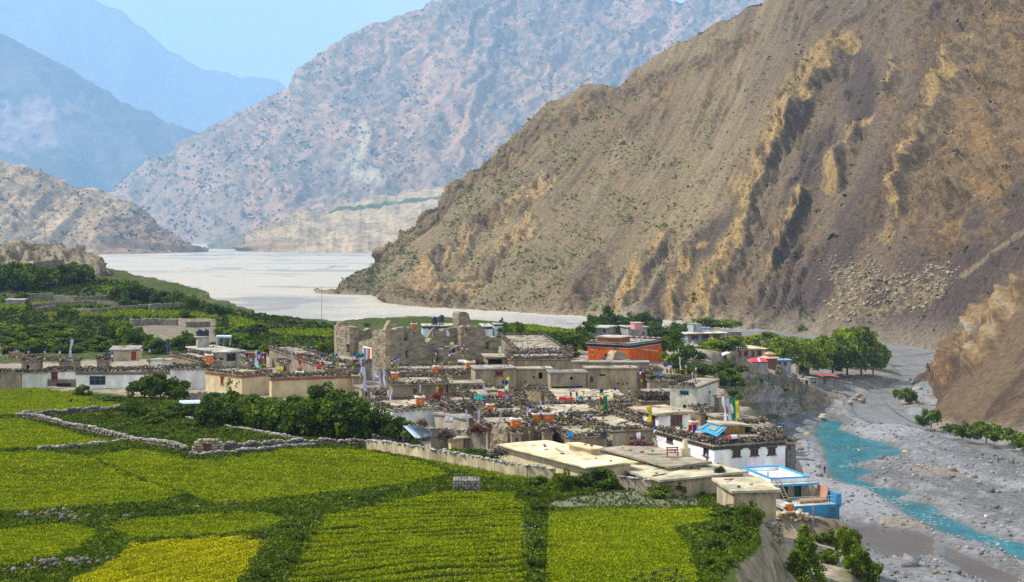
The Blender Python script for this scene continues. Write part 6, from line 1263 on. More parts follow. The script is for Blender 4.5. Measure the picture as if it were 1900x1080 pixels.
def bench():
    p = roof_hit(1248, 848); t = wthing('bench', tuple(p), 'small red bench on the flat mud roof left of the big white house', 'bench'); c = (.34, .05, .035)
    for z, y, hh in ((.45, 0, .06), (.7, .22, .14), (.92, .22, .12)): m = MB(); m.box((p.x, p.y+y, p.z+z), (1.3, .36 if hh == .06 else .05, hh), .2, col=c); m.build('seat' if hh == .06 else 'back_slat', M_PAINT, t)
    for x in (-.55, .55):
        for y in (-.14, .2): m = MB(); m.box((p.x+x, p.y+y+x*.2, p.z+(.22 if y < 0 else .5)), (.07, .07, .44 if y < 0 else 1.0), .2, col=c); m.build('leg', M_PAINT, t)
bench()
def chim(px, py, label, hp=20, w=8, col=(.52, .43, .28)):
    p = roof_hit(px, py); hh = hp/F*p.y; ww = w/F*p.y; t = wthing('mud_pillar', tuple(p), label, 'pillar'); m = MB(); m.box((p.x, p.y, p.z+hh*.25), (ww*1.5, ww*1.2, hh*.5), .3, col=col); m.build('base', M_MUD, t); m = MB(); m.box((p.x, p.y, p.z+hh*.75), (ww*.8, ww*.8, hh*.5), .3, col=col, taper=.75); m.build('shaft', M_MUD, t)
chim(1271, 846, 'pale mud shrine pillar with flags left of the big white house', 30, 11)
# corrugated tin roof by the bushes
def tin():
    p = Pg(786, 806, 1.6); t = wthing('tin_shelter', tuple(p), 'pale blue corrugated tin roof sloping beside the bushes', 'shelter'); V = []; Fs = []; n = 42; a, b, c, d = Pg(748, 790, 2.6), Pg(782, 789, 2.8), Pg(808, 806, 1.5), Pg(772, 814, 1.3); m = MB()
    for i in range(n+1):
        for j in (0, 1): q = (a.lerp(b, i/n)).lerp(d.lerp(c, i/n), j); V.append((q.x, q.y, q.z+.05*math.sin(i*1.9)))
    k = len(V); Fs = [(2*i, 2*i+2, 2*i+3, 2*i+1) for i in range(n)]; m.add(V+[(x, y, z-.03) for x, y, z in V], Fs+[tuple(k+q for q in f[::-1]) for f in Fs], (.45, .58, .72)); m.build('corrugated_sheet', M_METAL, t)
    for u in (.3, .75): m = MB(); m.tube(a.lerp(b, u)+Vector((0, 0, .12)), d.lerp(c, u)+Vector((0, 0, .12)), .07, .07, 5, (.45, .38, .30)); m.build('pole', M_WOOD, t)
    for q in (a, b, c, d): m = MB(); m.tube((q.x, q.y, q.z), (q.x, q.y, gz(q.x, q.y)-.3), .07, .07, 5, (.25, .2, .15)); m.build('post', M_WOOD, t)
    p = Pg(352, 746, 1.0); t = wthing('tin_shelter', tuple(p), 'low pale tin roof left of the willow bushes', 'shelter'); m = MB(); m.box((p.x, p.y, p.z), (2.9, 1.6, .08), .2, Matrix.Rotation(.2, 3, 'X'), (.55, .65, .76)); m.build('tin_sheet', M_METAL, t); m = MB(); m.box((p.x, p.y, p.z-.6), (2.4, 1.2, 1.1), .2, col=MUD2); m.build('wall', M_MUD, t)
    p = Pg(905, 812, 1.2); t = wthing('mud_hut', tuple(p), 'tiny mud hut with a thin slab roof left of the broken mud wall', 'hut'); p = Pg(845, 812, 1.5); m = MB(); m.box((p.x, p.y, p.z-.9), (1.5, 1.5, 1.8), .3, col=CREAM); m.build('wall', M_MUD, t); m = MB(); m.box((p.x+.7, p.y, p.z+.1), (3.6, 2.2, .16), .3, Matrix.Rotation(-.06, 3, 'Y'), (.40, .35, .27)); m.build('roof', M_ROOF, t)
tin()
# ------------------------------------------------------------------ stupa and prayer wheel sheds by the knoll
def stupa():
    h = pix(1286, 664, 390); t = wthing('stupa', tuple(h), 'yellow stupa with a white ringed base and dark top beside the lodge', 'stupa'); s = 390/F; z0 = h.z-3
    for nm, w, za, zb, c in (('base', 30, 680, 664, (.50, .22, .03)), ('lower_cornice', 34, 664, 660.5, (.06, .05, .05)), ('white_step', 30, 660.5, 656, (.7, .69, .66)), ('upper_cornice', 33, 656, 653.5, (.05, .045, .05)), ('drum', 16, 653.5, 645, (.68, .36, .015)), ('cap', 20, 645, 642.5, (.06, .06, .07)), ('roof', 17, 642.5, 638, (.42, .39, .33)), ('spire', 5, 638, 633, (.4, .36, .3))):
        a, b = -(za-YH)*s, -(zb-YH)*s; m = MB(); m.box((h.x, h.y, (a+b)/2), (w*s, w*s, b-a-.01), .35, col=c, taper=.6 if nm in ('roof', 'spire') else .96); m.build(nm, M_PAINT, t)
    for k in (-3.5, 3.5): m = MB(); m.box((h.x+k*s, h.y-8.4*s, -(649-YH)*s), (2.2*s, .12, 5*s), .35, col=(.05, .04, .04)); m.build('niche', M_PAINT, t)
    for lab, (xa, ya), (xb, yb) in (('longer white roofed prayer wheel shed climbing to the lodge', (1299, 667), (1330, 655)), ('shorter white roofed prayer wheel shed climbing to the lodge', (1331, 663), (1350, 655))):
        a, b = pix(xa, ya, 372), pix(xb, yb, 383); t = wthing('prayer_wheel_shed', tuple(a), lab, 'prayer wheel shed'); d = b-a; L = d.length; hd = math.atan2(d.y, d.x); up = math.asin(d.z/L); q = (a+b)/2; T = Matrix.Rotation(-up, 3, 'Y')
        m = MB(); m.box(q+Vector((0, 0, .15)), (L, 1.6, .22), hd, T, (.78, .77, .74)); m.build('roof', M_LIME, t); m = MB(); m.box(q-Vector((0, -.3, 1.9)), (L-.3, .5, 3.6), hd, T, (.42, .41, .43)); m.build('wall', M_LIME, t)
        n = int(L/.95)
        for k in range(n): e = a+d*((k+.5)/n); m = MB(); m.lathe((e.x+.15, e.y-.25, e.z-1.25), [(.1, -.05), (.27, 0), (.27, .62), (.1, .7)], 8, (.10, .06, .05)); m.build('prayer_wheel', M_PAINT, t)
        for k in range(n+1): e = a+d*(k/n); m = MB(); m.box((e.x+.1, e.y-.6, e.z-.8), (.12, .12, 1.9), hd, col=(.55, .54, .53)); m.build('post', M_LIME, t)
    p = pix(1428, 672, 432); t = wthing('pagoda_gate', tuple(p), 'small two tiered pagoda gate between the red and blue roofed houses', 'pagoda'); s = 432/F
    for nm, w, za, zb, c, tp in (('lower_wall', 20, 690, 664, (.20, .07, .05), 1), ('lower_roof', 31, 664, 660, (.48, .33, .22), .55), ('upper_wall', 13, 660, 657, (.5, .25, .04), 1), ('upper_roof', 19, 657, 652.5, (.44, .27, .17), .3)):
        a, b = -(za-YH)*s, -(zb-YH)*s; m = MB(); m.box((p.x, p.y, (a+b)/2), (w*s, w*s, b-a-.01), .3, col=c, taper=tp); m.build(nm, M_PAINT, t)
stupa()
# ------------------------------------------------------------------ poles, cables, embankment
def pole(px, yb, yt, label, col=(.30, .36, .38), p=None, cross=True, r=.09):
    p = p or Pg(px, yb); hh = (yb-yt)/F*p.y; t = wthing('utility_pole', tuple(p), label, 'pole'); m = MB(); m.tube((p.x, p.y, p.z-.5), (p.x, p.y, p.z+hh), r, r*.65, 6, col); m.build('mast', M_METAL, t)
    if cross: m = MB(); m.box((p.x, p.y, p.z+hh-.4), (1.0, .08, .08), .3, col=(.25, .25, .25)); m.build('crossarm', M_METAL, t)
    return Vector((p.x, p.y, p.z+hh))
pole(83, 463, 420, 'tall mast on top of the rock bluff', p=pix(83, 463, 580), r=.22); pole(185, 514, 486, 'pole at the right foot of the rock bluff', p=pix(185, 514, 535), r=.2); pole(263, 606, 586, 'pale blue pole by the mud cliff wall'); pole(333, 702, 668, 'grey blue pole in front of the pale white house', p=Pg(333, 718)+Vector((0, 0, .2)))
pole(597, 602, 528, 'thin tall mast rising behind the village against the river bed', (.25, .24, .24), pix(597, 604, 432), False, .10); pole(1421, 708, 667, 'pale green pole in front of the red roofed house', (.36, .46, .44), pix(1421, 712, 440)); pole(1383, 870, 827, 'dark pole standing at the right part of the big white house front', (.06, .08, .10), Pg(1384, 872)); pole(837, 776, 736, 'grey wooden pole right of the white and cream house', (.26, .24, .23), None, False); pole(1259, 682, 645, 'white flag mast right of the temple', (.62, .62, .60), Pg(1259, 684), False)
pole(404, 570, 548, 'thin pole beside the upper bushes near the brink', p=pix(404, 577, 470), cross=False); pole(1426, 900, 875, 'short dark post beside the blue parapet', (.10, .09, .08), Pg(1425, 900, 1.0), False); pole(1225, 912, 886, 'thick dark timber post at the corner of the curved mud wall', (.16, .14, .11), Pg(1225, 912), False, .2)
c1 = pole(1614, 690, 672, 'wooden cable post under the river trees', (.22, .18, .13), pix(1616, 690, 533), False, .3); c2 = pole(1713, 745, 702, 'grey cable post on the right river bank', (.38, .40, .42), pix(1713, 745, 372))
def cable(label, a, b, sag, r=.045, col=(.08, .10, .12), n=16):
    t = wthing('cable', tuple(a), label, 'cable'); m = MB(); pts = [a.lerp(b, i/n)-Vector((0, 0, sag*4*(i/n)*(1-i/n))) for i in range(n+1)]
    for u, v in zip(pts[:-1], pts[1:]): m.tube(u, v, r, r, 4, col)
    m.build('wire', M_METAL, t)
cable('lower cable crossing the grey river', pix(1632, 704, 500), pix(1724, 703, 372), .6, .05); cable('upper paired cable crossing the grey river from the big trees', pix(1580, 652, 520), pix(1756, 652, 430), 1.2, .06); cable('second strand of the cable over the river', pix(1585, 658, 520), pix(1756, 651, 430), 1.3, .05)
def embank():
    t = wthing('river_wall', tuple(Pr(1470, 760)), 'dark curved concrete flood wall at the foot of the knoll', 'flood wall'); pts = [(1418, 786), (1430, 779), (1445, 768), (1462, 757), (1480, 748), (1500, 742), (1511, 738)]; m = MB(); P_ = [Pr(x, y) for x, y in pts]
    for a, b in zip(P_[:-1], P_[1:]):
        L = (b-a).length; k = max(1, int(L/3))
        for i in range(k): u, v = a.lerp(b, i/k), a.lerp(b, (i+1)/k); q = (u+v)/2; m.box((q.x, q.y, RIV+1.1), ((v-u).length+.02, .8, 3.6), math.atan2(v.y-u.y, v.x-u.x), col=tuple(.085*RND.uniform(.85, 1.15) for _ in range(3)))
    m.build('wall_segments', M_MUD, t)
embank()
lane = wthing('lane_railing', tuple(Pg(1507, 1000)), 'concrete edge with railing posts along the lane below the blue terrace', 'railing')
for i, (x, y) in enumerate(((1509, 962), (1508, 985), (1506, 1010), (1505, 1035))):
    p = Pg(x, y); m = MB(); m.box((p.x, p.y, p.z+.5), (.16, .16, 1.1), 0, col=(.30, .28, .26)); m.build('post', M_MUD, lane)
# ------------------------------------------------------------------ people and a bird
def person(px, py, label, shirt, legs, lean=0.0):
    p = Pr(px, py, RIV+.45) if px < 1700 else Pr(px, py, RIV+.5); t = wthing('person', tuple(p), label, 'person')
    me = bpy.data.meshes.new('body'); v = [(0, 0, .92), (0, 0, 1.15), (0, 0, 1.40), (0, 0, 1.52), (0, 0, 1.64), (-.19, 0, 1.38), (-.25, -.03, 1.10), (-.22, -.14, .88), (.19, 0, 1.38), (.26, .02, 1.10), (.23, -.10, .88), (-.10, 0, .86), (-.12, -.06, .48), (-.13, .02, .06), (-.13, -.14, .03), (.10, 0, .86), (.12, .05, .48), (.14, .10, .06), (.14, -.06, .03)]
    e = [(0, 1), (1, 2), (2, 3), (3, 4), (2, 5), (5, 6), (6, 7), (2, 8), (8, 9), (9, 10), (0, 11), (11, 12), (12, 13), (13, 14), (0, 15), (15, 16), (16, 17), (17, 18)]
    R_ = [.15, .14, .15, .06, .115, .075, .05, .04, .075, .05, .04, .10, .07, .05, .04, .10, .07, .05, .04]; me.from_pydata([(x, y-lean*(z-.8 if z > .8 else 0), z) for x, y, z in v], e, []); me.update()
    o = bpy.data.objects.new('body', me); COL.objects.link(o); o.parent = t; md = o.modifiers.new('skin', 'SKIN'); sub = o.modifiers.new('sub', 'SUBSURF'); sub.levels = sub.render_levels = 1
    for i, q in enumerate(me.skin_vertices[0].data): q.radius = (R_[i]*1.05, R_[i]); q.use_root = i == 0
    ng = MATS.get('clothes_%s' % px) or bpy.data.materials.new('clothes'); ng.use_nodes = True; n, l = ng.node_tree.nodes, ng.node_tree.links; tcn = n.new('ShaderNodeTexCoord'); sp = n.new('ShaderNodeSeparateXYZ'); cr = n.new('ShaderNodeValToRGB'); mr = n.new('ShaderNodeMapRange'); mr.inputs[2].default_value = 2.0
    l.new(tcn.outputs['Object'], sp.inputs[0]); l.new(sp.outputs[2], mr.inputs[0]); l.new(mr.outputs[0], cr.inputs[0]); l.new(cr.outputs[0], n['Principled BSDF'].inputs['Base Color']); n['Principled BSDF'].inputs['Roughness'].default_value = .9
    el = cr.color_ramp.elements; cr.color_ramp.interpolation = 'CONSTANT'; el[0].color = (.03, .025, .02, 1); el[1].position = .05; el[1].color = legs+(1,)
    for pos, c in ((.46, shirt), (.745, (.24, .14, .09))): x = el.new(pos); x.color = c+(1,)
    me.materials.append(ng); m = MB(); m.blob(p+Vector((0, .02-lean*.85, 1.70)), .105, 3, (.02, .018, .016), 1.0, 9); m.build('hair', M_CLOTH, t)
person(1530, 878, 'person in dark red jacket standing on stones at the edge of the turquoise water', (.10, .018, .02), (.02, .02, .03), .12); person(1852, 859, 'person in pale top walking on the gravel bank at the right', (.34, .24, .20), (.03, .05, .09))
def bird():
    p = pix(131, 745, 205); t = wthing('bird', tuple(p), 'black bird flying low over the top left field', 'bird'); m = MB(); V = [(-.28, 0, 0), (-.1, .07, .03), (-.1, -.07, .03), (.2, .05, .02), (.2, -.05, .02), (.36, 0, 0), (0, 0, -.06), (0, 0, .09)]
    m.add([tuple(p+Vector(v)) for v in V], [(0, 2, 7), (0, 7, 1), (2, 4, 7), (7, 3, 1), (4, 5, 7), (7, 5, 3), (0, 6, 2), (0, 1, 6), (2, 6, 4), (1, 3, 6), (4, 6, 5), (3, 5, 6)], (.012, .012, .014)); m.build('body', M_CLOTH, t)
    for s in (-1, 1): m = MB(); m.add([tuple(p+Vector(v)) for v in ((-.08, .05*s, .05), (.16, .05*s, .05), (.10, .45*s, .30), (-.06, .40*s, .28), (.04, .1*s, .02))], [(0, 1, 2, 3), (0, 4, 1), (1, 4, 2), (2, 4, 3), (3, 4, 0)], (.012, .012, .014)); m.build('wing', M_CLOTH, t)
bird()
# ------------------------------------------------------------------ vegetation
def leaf_mat(name, c1, c2, trans=.3):
    m = bpy.data.materials.new(name); m.use_nodes = True; n, l = m.node_tree.nodes, m.node_tree.links; b = n['Principled BSDF']; b.inputs['Roughness'].default_value = .65; b.inputs['Specular IOR Level'].default_value = .2
    a = n.new('ShaderNodeAttribute'); a.attribute_name = 'Col'; oi = n.new('ShaderNodeObjectInfo'); mx_ = n.new('ShaderNodeMix'); mx_.data_type = 'RGBA'; mx_.inputs[6].default_value = c1+(1,); mx_.inputs[7].default_value = c2+(1,)
    l.new(oi.outputs['Random'], mx_.inputs[0]); x = n.new('ShaderNodeMix'); x.data_type = 'RGBA'; x.blend_type = 'MULTIPLY'; x.inputs[0].default_value = 1; l.new(mx_.outputs[2], x.inputs[6]); l.new(a.outputs[0], x.inputs[7])
    l.new(x.outputs[2], b.inputs['Base Color']); tr = n.new('ShaderNodeBsdfTranslucent'); ms = n.new('ShaderNodeMixShader'); ms.inputs[0].default_value = trans
    l.new(x.outputs[2], tr.inputs[0]); l.new(b.outputs[0], ms.inputs[1]); l.new(tr.outputs[0], ms.inputs[2]); l.new(ms.outputs[0], n['Material Output'].inputs['Surface']); MATS[name] = m; return m
LEAF = leaf_mat('willow_leaf', (.088, .14, .003), (.14, .20, .004)); LEAF_D = leaf_mat('dark_leaf', (.058, .102, .004), (.092, .145, .005)); LEAF_Y = leaf_mat('young_leaf', (.20, .25, .003), (.15, .21, .004))
BARK = mat('bark', (.14, .105, .075), scale=4, rough=.95)
def leaf_cloud(r, C, size, flat=.35, tri=False):
    """one leaf-sprig quad per centre, tumbled about"""
    n = len(C); N = r.normal(0, 1, (n, 3)); N[:, 2] = np.abs(N[:, 2])*(1+flat); N /= np.linalg.norm(N, axis=1, keepdims=True)
    T = np.cross(N, r.normal(0, 1, (n, 3))); T /= np.linalg.norm(T, axis=1, keepdims=True)+1e-9; B = np.cross(N, T); s = size*r.uniform(.55, 1.35, (n, 1)); w = s*r.uniform(.45, .8, (n, 1))
    if tri: return np.stack([C-T*s-B*w*.8, C-T*s*.2+B*w*1.2+N*s*.1, C+T*s*1.15], 1).reshape(-1, 3), np.arange(3*n).reshape(-1, 3)
    V = np.stack([C-T*s, C-B*w+N*s*.12, C+T*s, C+B*w+N*s*.12], 1).reshape(-1, 3); return V, np.arange(4*n).reshape(-1, 4)
def crown(seed, shape, nclump, nleaf, lsize):
    """leaf sprigs gathered in clumps over a crown of unit height; trunk foot at the origin"""
    r = np.random.default_rng(seed); cs = []
    while len(cs) < nclump:
        p = r.uniform(-1, 1, 3)
        if shape == 'bush':
            if np.linalg.norm(p) > 1: continue
            cs.append((p[0]*.62, p[1]*.62, .44+p[2]*.40, r.uniform(.13, .24)))
        elif shape == 'round':
            q = np.linalg.norm(p)
            if q > 1 or q < .35: continue
            cs.append((p[0]*.46, p[1]*.46, .60+p[2]*.34, r.uniform(.10, .20)))
        elif shape == 'cone':
            z = (p[2]+1)/2; w = .34*(1-z)**.75+.02; a = r.uniform(0, 6.28); q = r.uniform(.2, 1)**.4*w
            cs.append((math.cos(a)*q, math.sin(a)*q, .06+z*.92, r.uniform(.06, .12)*(1.15-z*.75)))
        else:                                                                      # loose upright willow
            z = (p[2]+1)/2; w = .40*math.sin(math.pi*min(1, z*.85+.18))+.06; a = r.uniform(0, 6.28); q = r.uniform(.1, 1)**.6*w
            cs.append((math.cos(a)*q, math.sin(a)*q, .22+z*.74, r.uniform(.06, .14)))
    C, K = [], []
    for (x, y, z, rr) in cs:
        n = max(8, int(nleaf/nclump*(rr/.15)**1.5)); d = r.normal(0, 1, (n, 3)); d /= np.linalg.norm(d, axis=1, keepdims=True); d *= (r.uniform(.35, 1, (n, 1))**.5)*rr; d[:, 2] *= .8
        C.append(np.array((x, y, z))+d); K.append(np.full(n, r.uniform(.5, 1.6))*r.uniform(.65, 1.35, n))
    C = np.concatenate(C); K = np.concatenate(K); V, Q = leaf_cloud(r, C, lsize); col = np.repeat(K, 4)[:, None]*np.array([[1.0, 1.0, 1.0]]); return V, Q, col, cs
PROTO = {}
def tree_proto(kind, var, lm):
    key = (kind, var, lm.name)
    if key in PROTO: return PROTO[key]
    shape, nc, nl, ls, nm = {'bush': ('bush', 26, 1500, .058, 'bush'), 'round': ('round', 24, 1500, .05, 'round_tree'), 'willow': ('willow', 34, 1700, .046, 'willow_tree'), 'cone': ('cone', 210, 14000, .028, 'young_poplar'), 'sapling': ('willow', 12, 130, .05, 'sapling')}[kind]
    V, Q, col, cs = crown(var*31+len(kind), shape, nc, nl, ls); cr = npmesh('crown', V, Q, lm, col, link=False); m = MB(); r = random.Random(var)
    top = .5 if kind != 'cone' else .95
    m.tube((0, 0, -.06), (0, 0, top*.5), .035 if kind != 'sapling' else .012, .022 if kind != 'sapling' else .01, 6); m.tube((0, 0, top*.5), (r.uniform(-.04, .04), r.uniform(-.04, .04), top), .022 if kind != 'sapling' else .01, .006, 6)
    for i in range(7):
        x, y, z, rr = cs[i*len(cs)//7]; m.tube((0, 0, .12+.05*i if kind != 'cone' else z*.85), (x*.9, y*.9, z), .013 if kind != 'sapling' else .005, .004, 4)
    tk = bpy.data.meshes.new('trunk'); tk.from_pydata(m.v, [], m.f); tk.update(); tk.materials.append(BARK)
    PROTO[key] = (nm, tk, cr); return PROTO[key]
PLANTS = []
def plant(px, yb, hpx, wpx, kind='bush', lm=None, what='bushy willow', cat='bush', group='willows and bushes', p=None, dep=None, var=None):
    p = p if p is not None else (pix(px, yb, dep) if dep else Pg(px, yb)); s = p.y/F; H, W = hpx*s, wpx*s; lm = lm or LEAF
    nm, tk, cr = tree_proto(kind, RND.randrange(5) if var is None else var, lm); wk = {'bush': 1.3, 'round': 1.0, 'willow': .85, 'cone': .66, 'sapling': .8}[kind]
    t = thing(nm, (p.x, p.y, p.z-.05), 'x', cat, group, RND.uniform(0, 6.28)); t.scale = (W/wk, W/wk, H)
    for n_, me in (('trunk', tk), ('crown', cr)): o = bpy.data.objects.new(n_, me); COL.objects.link(o); o.parent = t
    PLANTS.append((t, what, px, yb-hpx*.5)); return t
# near the lane and cliff
plant(1493, 1078, 106, 66, 'cone', LEAF, 'bright green pointed young poplar', 'tree', 'lone trees'); plant(1392, 992, 68, 44, 'willow', LEAF, 'upright bright bush'); plant(1405, 975, 40, 26, 'bush', LEAF, 'upright bright bush')
for x, y, h_, w_ in ((1360, 960, 26, 60), (1335, 962, 22, 50), (1312, 985, 20, 46), (1290, 996, 20, 36), (1345, 995, 30, 60), (1375, 1006, 26, 44), (1325, 1025, 30, 50), (1318, 1060, 30, 44), (1350, 1050, 20, 36), (1360, 935, 24, 40), (1385, 960, 24, 36)): plant(x, y, h_, w_, 'bush', LEAF_D if x % 2 else LEAF, 'low scrub bush')
for x, y, h_, w_ in ((1548, 1012, 36, 34), (1568, 1030, 60, 40), (1590, 1066, 60, 50), (1540, 1045, 30, 40), (1520, 1006, 22, 30), (1605, 1084, 60, 60), (1585, 1010, 30, 26)): plant(x, y, h_, w_, 'bush', LEAF, 'green bush on the rock edge')
for x, y, h_, w_ in ((1222, 922, 26, 60), (1252, 916, 28, 50), (1280, 912, 24, 50), (1110, 906, 40, 66), (1075, 905, 34, 50), (1045, 915, 52, 40), (1040, 900, 24, 40), (1015, 880, 18, 44), (985, 872, 18, 44), (955, 864, 16, 40), (1135, 906, 20, 30), (900, 858, 26, 60), (870, 852, 24, 50), (845, 845, 16, 36), (1000, 905, 24, 44), (775, 838, 30, 24), (735, 830, 10, 30)): plant(x, y, h_, w_, 'bush', LEAF if x % 3 else LEAF_D, 'low green bush')
for x, y, h_, w_ in ((700, 925, 30, 44), (730, 918, 26, 40), (680, 930, 26, 50), (990, 925, 30, 40), (1000, 950, 40, 36), (985, 985, 36, 40), (1000, 1020, 40, 36), (560, 1010, 40, 40), (530, 1050, 40, 60), (510, 1000, 26, 50), (540, 985, 26, 40), (480, 1080, 50, 50), (400, 858, 14, 44), (990, 1060, 46, 44), (130, 965, 20, 50), (70, 972, 22, 60), (250, 962, 22, 40), (330, 950, 20, 50), (840, 905, 26, 40), (790, 915, 18, 40), (620, 940, 18, 40), (220, 1030, 22, 40), (160, 1060, 30, 40)): plant(x, y, h_*.62, w_*.85, 'bush', LEAF_D, 'dark weedy bush')
plant(1225, 1150, 96, 150, 'sapling', LEAF_D, 'bare tipped shrub', p=pix(1225, 1150, 66)); plant(1185, 1140, 80, 80, 'sapling', LEAF_D, 'bare tipped shrub', p=pix(1180, 1145, 66)); plant(1262, 1150, 95, 80, 'sapling', LEAF_D, 'bare tipped shrub', p=pix(1262, 1150, 66))
# big willow thicket left of the village
for x, y, h_, w_ in ((398, 792, 56, 76), (430, 782, 62, 80), (462, 792, 62, 80), (495, 800, 68, 84), (528, 806, 66, 84), (560, 810, 70, 84), (595, 812, 82, 92), (628, 812, 84, 92), (660, 814, 82, 88), (692, 814, 66, 80), (722, 816, 54, 70), (752, 818, 40, 60), (598, 772, 66, 70), (632, 778, 62, 72), (572, 782, 50, 60), (540, 775, 44, 60), (505, 770, 36, 60), (475, 765, 36, 60), (445, 758, 32, 50), (665, 786, 50, 60), (400, 766, 40, 56), (382, 784, 30, 44)): plant(x, y, h_, w_, 'bush', LEAF if x % 2 else LEAF_D, 'dense willow bush')
for x, y, h_, w_ in ((268, 740, 44, 66), (298, 742, 52, 72), (328, 742, 46, 62), (154, 736, 24, 32), (256, 776, 40, 46), (285, 790, 26, 50), (310, 775, 18, 50), (240, 765, 22, 40), (330, 768, 22, 50), (350, 775, 26, 44), (200, 745, 12, 60)): plant(x, y, h_, w_, 'bush', LEAF if x % 2 else LEAF_D, 'rounded green bush')
plant(430, 742, 56, 30, 'sapling', LEAF, 'thin leafy sapling', 'tree', 'lone trees'); plant(459, 725, 22, 22, 'sapling', LEAF, 'thin leafy sapling', 'tree', 'lone trees')
for k in range(48):                                                              # garden rows in the walled garden
    u, v = RND.random(), RND.random(); x = 175+u*300+v*70; y = 788+v*38-(1-u)*8
    if 300 < x < 330 and y > 820: continue
    plant(x, y, RND.uniform(7, 14), RND.uniform(14, 30), 'bush', LEAF if k % 3 else LEAF_D, ('small', 'low')[k % 2]+' garden shrub', 'shrub', 'garden shrubs in the walled plot')
# hedges and trees of the left terraces
for x, y, h_, w_ in ((20, 537, 58, 70), (-20, 535, 60, 70), (55, 538, 54, 60), (85, 532, 40, 56), (112, 528, 40, 50), (138, 524, 42, 50), (158, 522, 30, 40), (133, 500, 18, 30), (240, 562, 46, 50), (225, 556, 34, 40), (262, 560, 34, 46), (300, 566, 30, 40), (322, 568, 34, 40), (345, 570, 24, 34), (282, 560, 22, 32), (125, 590, 28, 40), (400, 585, 22, 40), (418, 583, 16, 30), (240, 570, 22, 40), (355, 574, 30, 30), (10, 528, 40, 60), (40, 560, 20, 30)): plant(x, y, h_, w_, 'bush', LEAF if x % 2 else LEAF_D, 'dark hillside tree', 'tree', 'trees on the left terraces')
for i in range(48):
    x = -30+i*6.2+RND.uniform(-6, 6); kk = i % 4
    if kk < 2 and x > 150: continue
    y = 618+12*kk+RND.uniform(-5, 5); plant(x, min(y, 655), RND.uniform(14, 24), RND.uniform(36, 56), 'bush', LEAF_D if RND.random() < .4 else LEAF, ('uppermost', 'upper', 'lower', 'lowest')[kk]+' hedge thicket bush', 'bush', 'hedge thickets behind the left houses')
for x, y, h_, w_ in ((222, 640, 56, 50), (240, 648, 50, 54), (260, 645, 40, 46), (205, 640, 46, 40), (290, 655, 30, 50), (330, 652, 30, 46), (350, 640, 30, 40), (420, 625, 22, 50), (475, 618, 20, 40), (440, 640, 24, 50), (470, 648, 20, 50), (510, 660, 34, 50), (535, 658, 32, 50), (590, 664, 34, 44), (612, 660, 34, 40), (560, 648, 18, 50), (520, 640, 18, 50), (640, 610, 8, 20), (345, 590, 16, 24), (680, 606, 10, 14), (555, 612, 6, 30)): plant(x, y, h_, w_, 'bush', LEAF_D if x % 2 else LEAF, 'dark terrace bush', 'bush', 'bushes on the left terraces')
# behind fort and temple
for x, y, h_, w_ in ((945, 640, 46, 44), (965, 648, 50, 50), (990, 652, 44, 50), (1015, 655, 40, 46), (1040, 656, 44, 50), (1068, 656, 42, 50), (1088, 650, 36, 36), (930, 612, 26, 12), (1000, 640, 30, 50), (1050, 640, 30, 50), (980, 660, 30, 50), (1025, 664, 26, 40), (1056, 664, 26, 40), (1088, 634, 40, 40), (1108, 626, 46, 44), (1132, 616, 48, 40), (1150, 618, 36, 40), (1172, 612, 36, 44), (1196, 612, 36, 40), (1214, 628, 34, 36), (1218, 606, 22, 24), (1240, 640, 40, 40), (1262, 634, 40, 40), (1250, 662, 46, 40), (1272, 668, 36, 40), (1296, 668, 20, 30), (1245, 690, 40, 44), (1268, 694, 34, 46), (1292, 700, 34, 40), (1232, 670, 50, 30), (1180, 608, 24, 40), (1312, 696, 24, 40)): plant(x, y, h_, w_, 'bush' if h_ < 38 else 'round', LEAF if x % 2 else LEAF_D, 'leafy tree', 'tree', 'trees behind the village')
# river grove
for x, y, h_, w_, d_ in ((1250, 672, 30, 40, 372), (1275, 668, 24, 40, 385), (1310, 660, 22, 40, 390), (1322, 652, 28, 50, 395), (1345, 654, 30, 56, 398), (1370, 650, 28, 50, 440), (1392, 640, 22, 44, 520), (1420, 640, 26, 44, 530), (1438, 642, 24, 40, 530), (1462, 648, 26, 44, 540), (1310, 606, 18, 50, 620), (1345, 608, 16, 60, 620), (1440, 668, 40, 50, 455), (1468, 672, 44, 56, 470), (1492, 678, 46, 56, 480), (1518, 684, 54, 60, 490), (1545, 688, 66, 66, 500), (1572, 690, 86, 70, 505), (1598, 692, 84, 66, 510), (1620, 690, 66, 50, 515), (1560, 660, 58, 60, 540), (1590, 664, 60, 60, 540), (1530, 668, 46, 56, 530), (1500, 664, 40, 50, 520), (1636, 684, 34, 26, 520), (1644, 668, 22, 18, 540), (1482, 656, 30, 46, 550), (1510, 650, 26, 44, 560), (1605, 640, 36, 44, 580), (1572, 632, 28, 44, 590)): plant(x, y, h_*1.02, w_*1.15, 'bush', LEAF if x % 2 else LEAF_Y, 'river grove tree', 'tree', 'trees of the river grove', dep=d_)
for x, y, w_ in ((1490, 619, 19), (1518, 619, 22), (1541, 618, 18)): plant(x, y, w_*1.05, w_*1.05, 'bush', LEAF_Y, 'small round yellow green tree', 'tree', 'round trees on the far bank', p=Pr(x, y))
plant(1471, 614, 8, 10, 'bush', LEAF, 'tiny grey green bush', p=Pr(1471, 616)); plant(1554, 612, 10, 8, 'bush', LEAF_Y, 'tiny yellow bush', p=Pr(1501, 616))
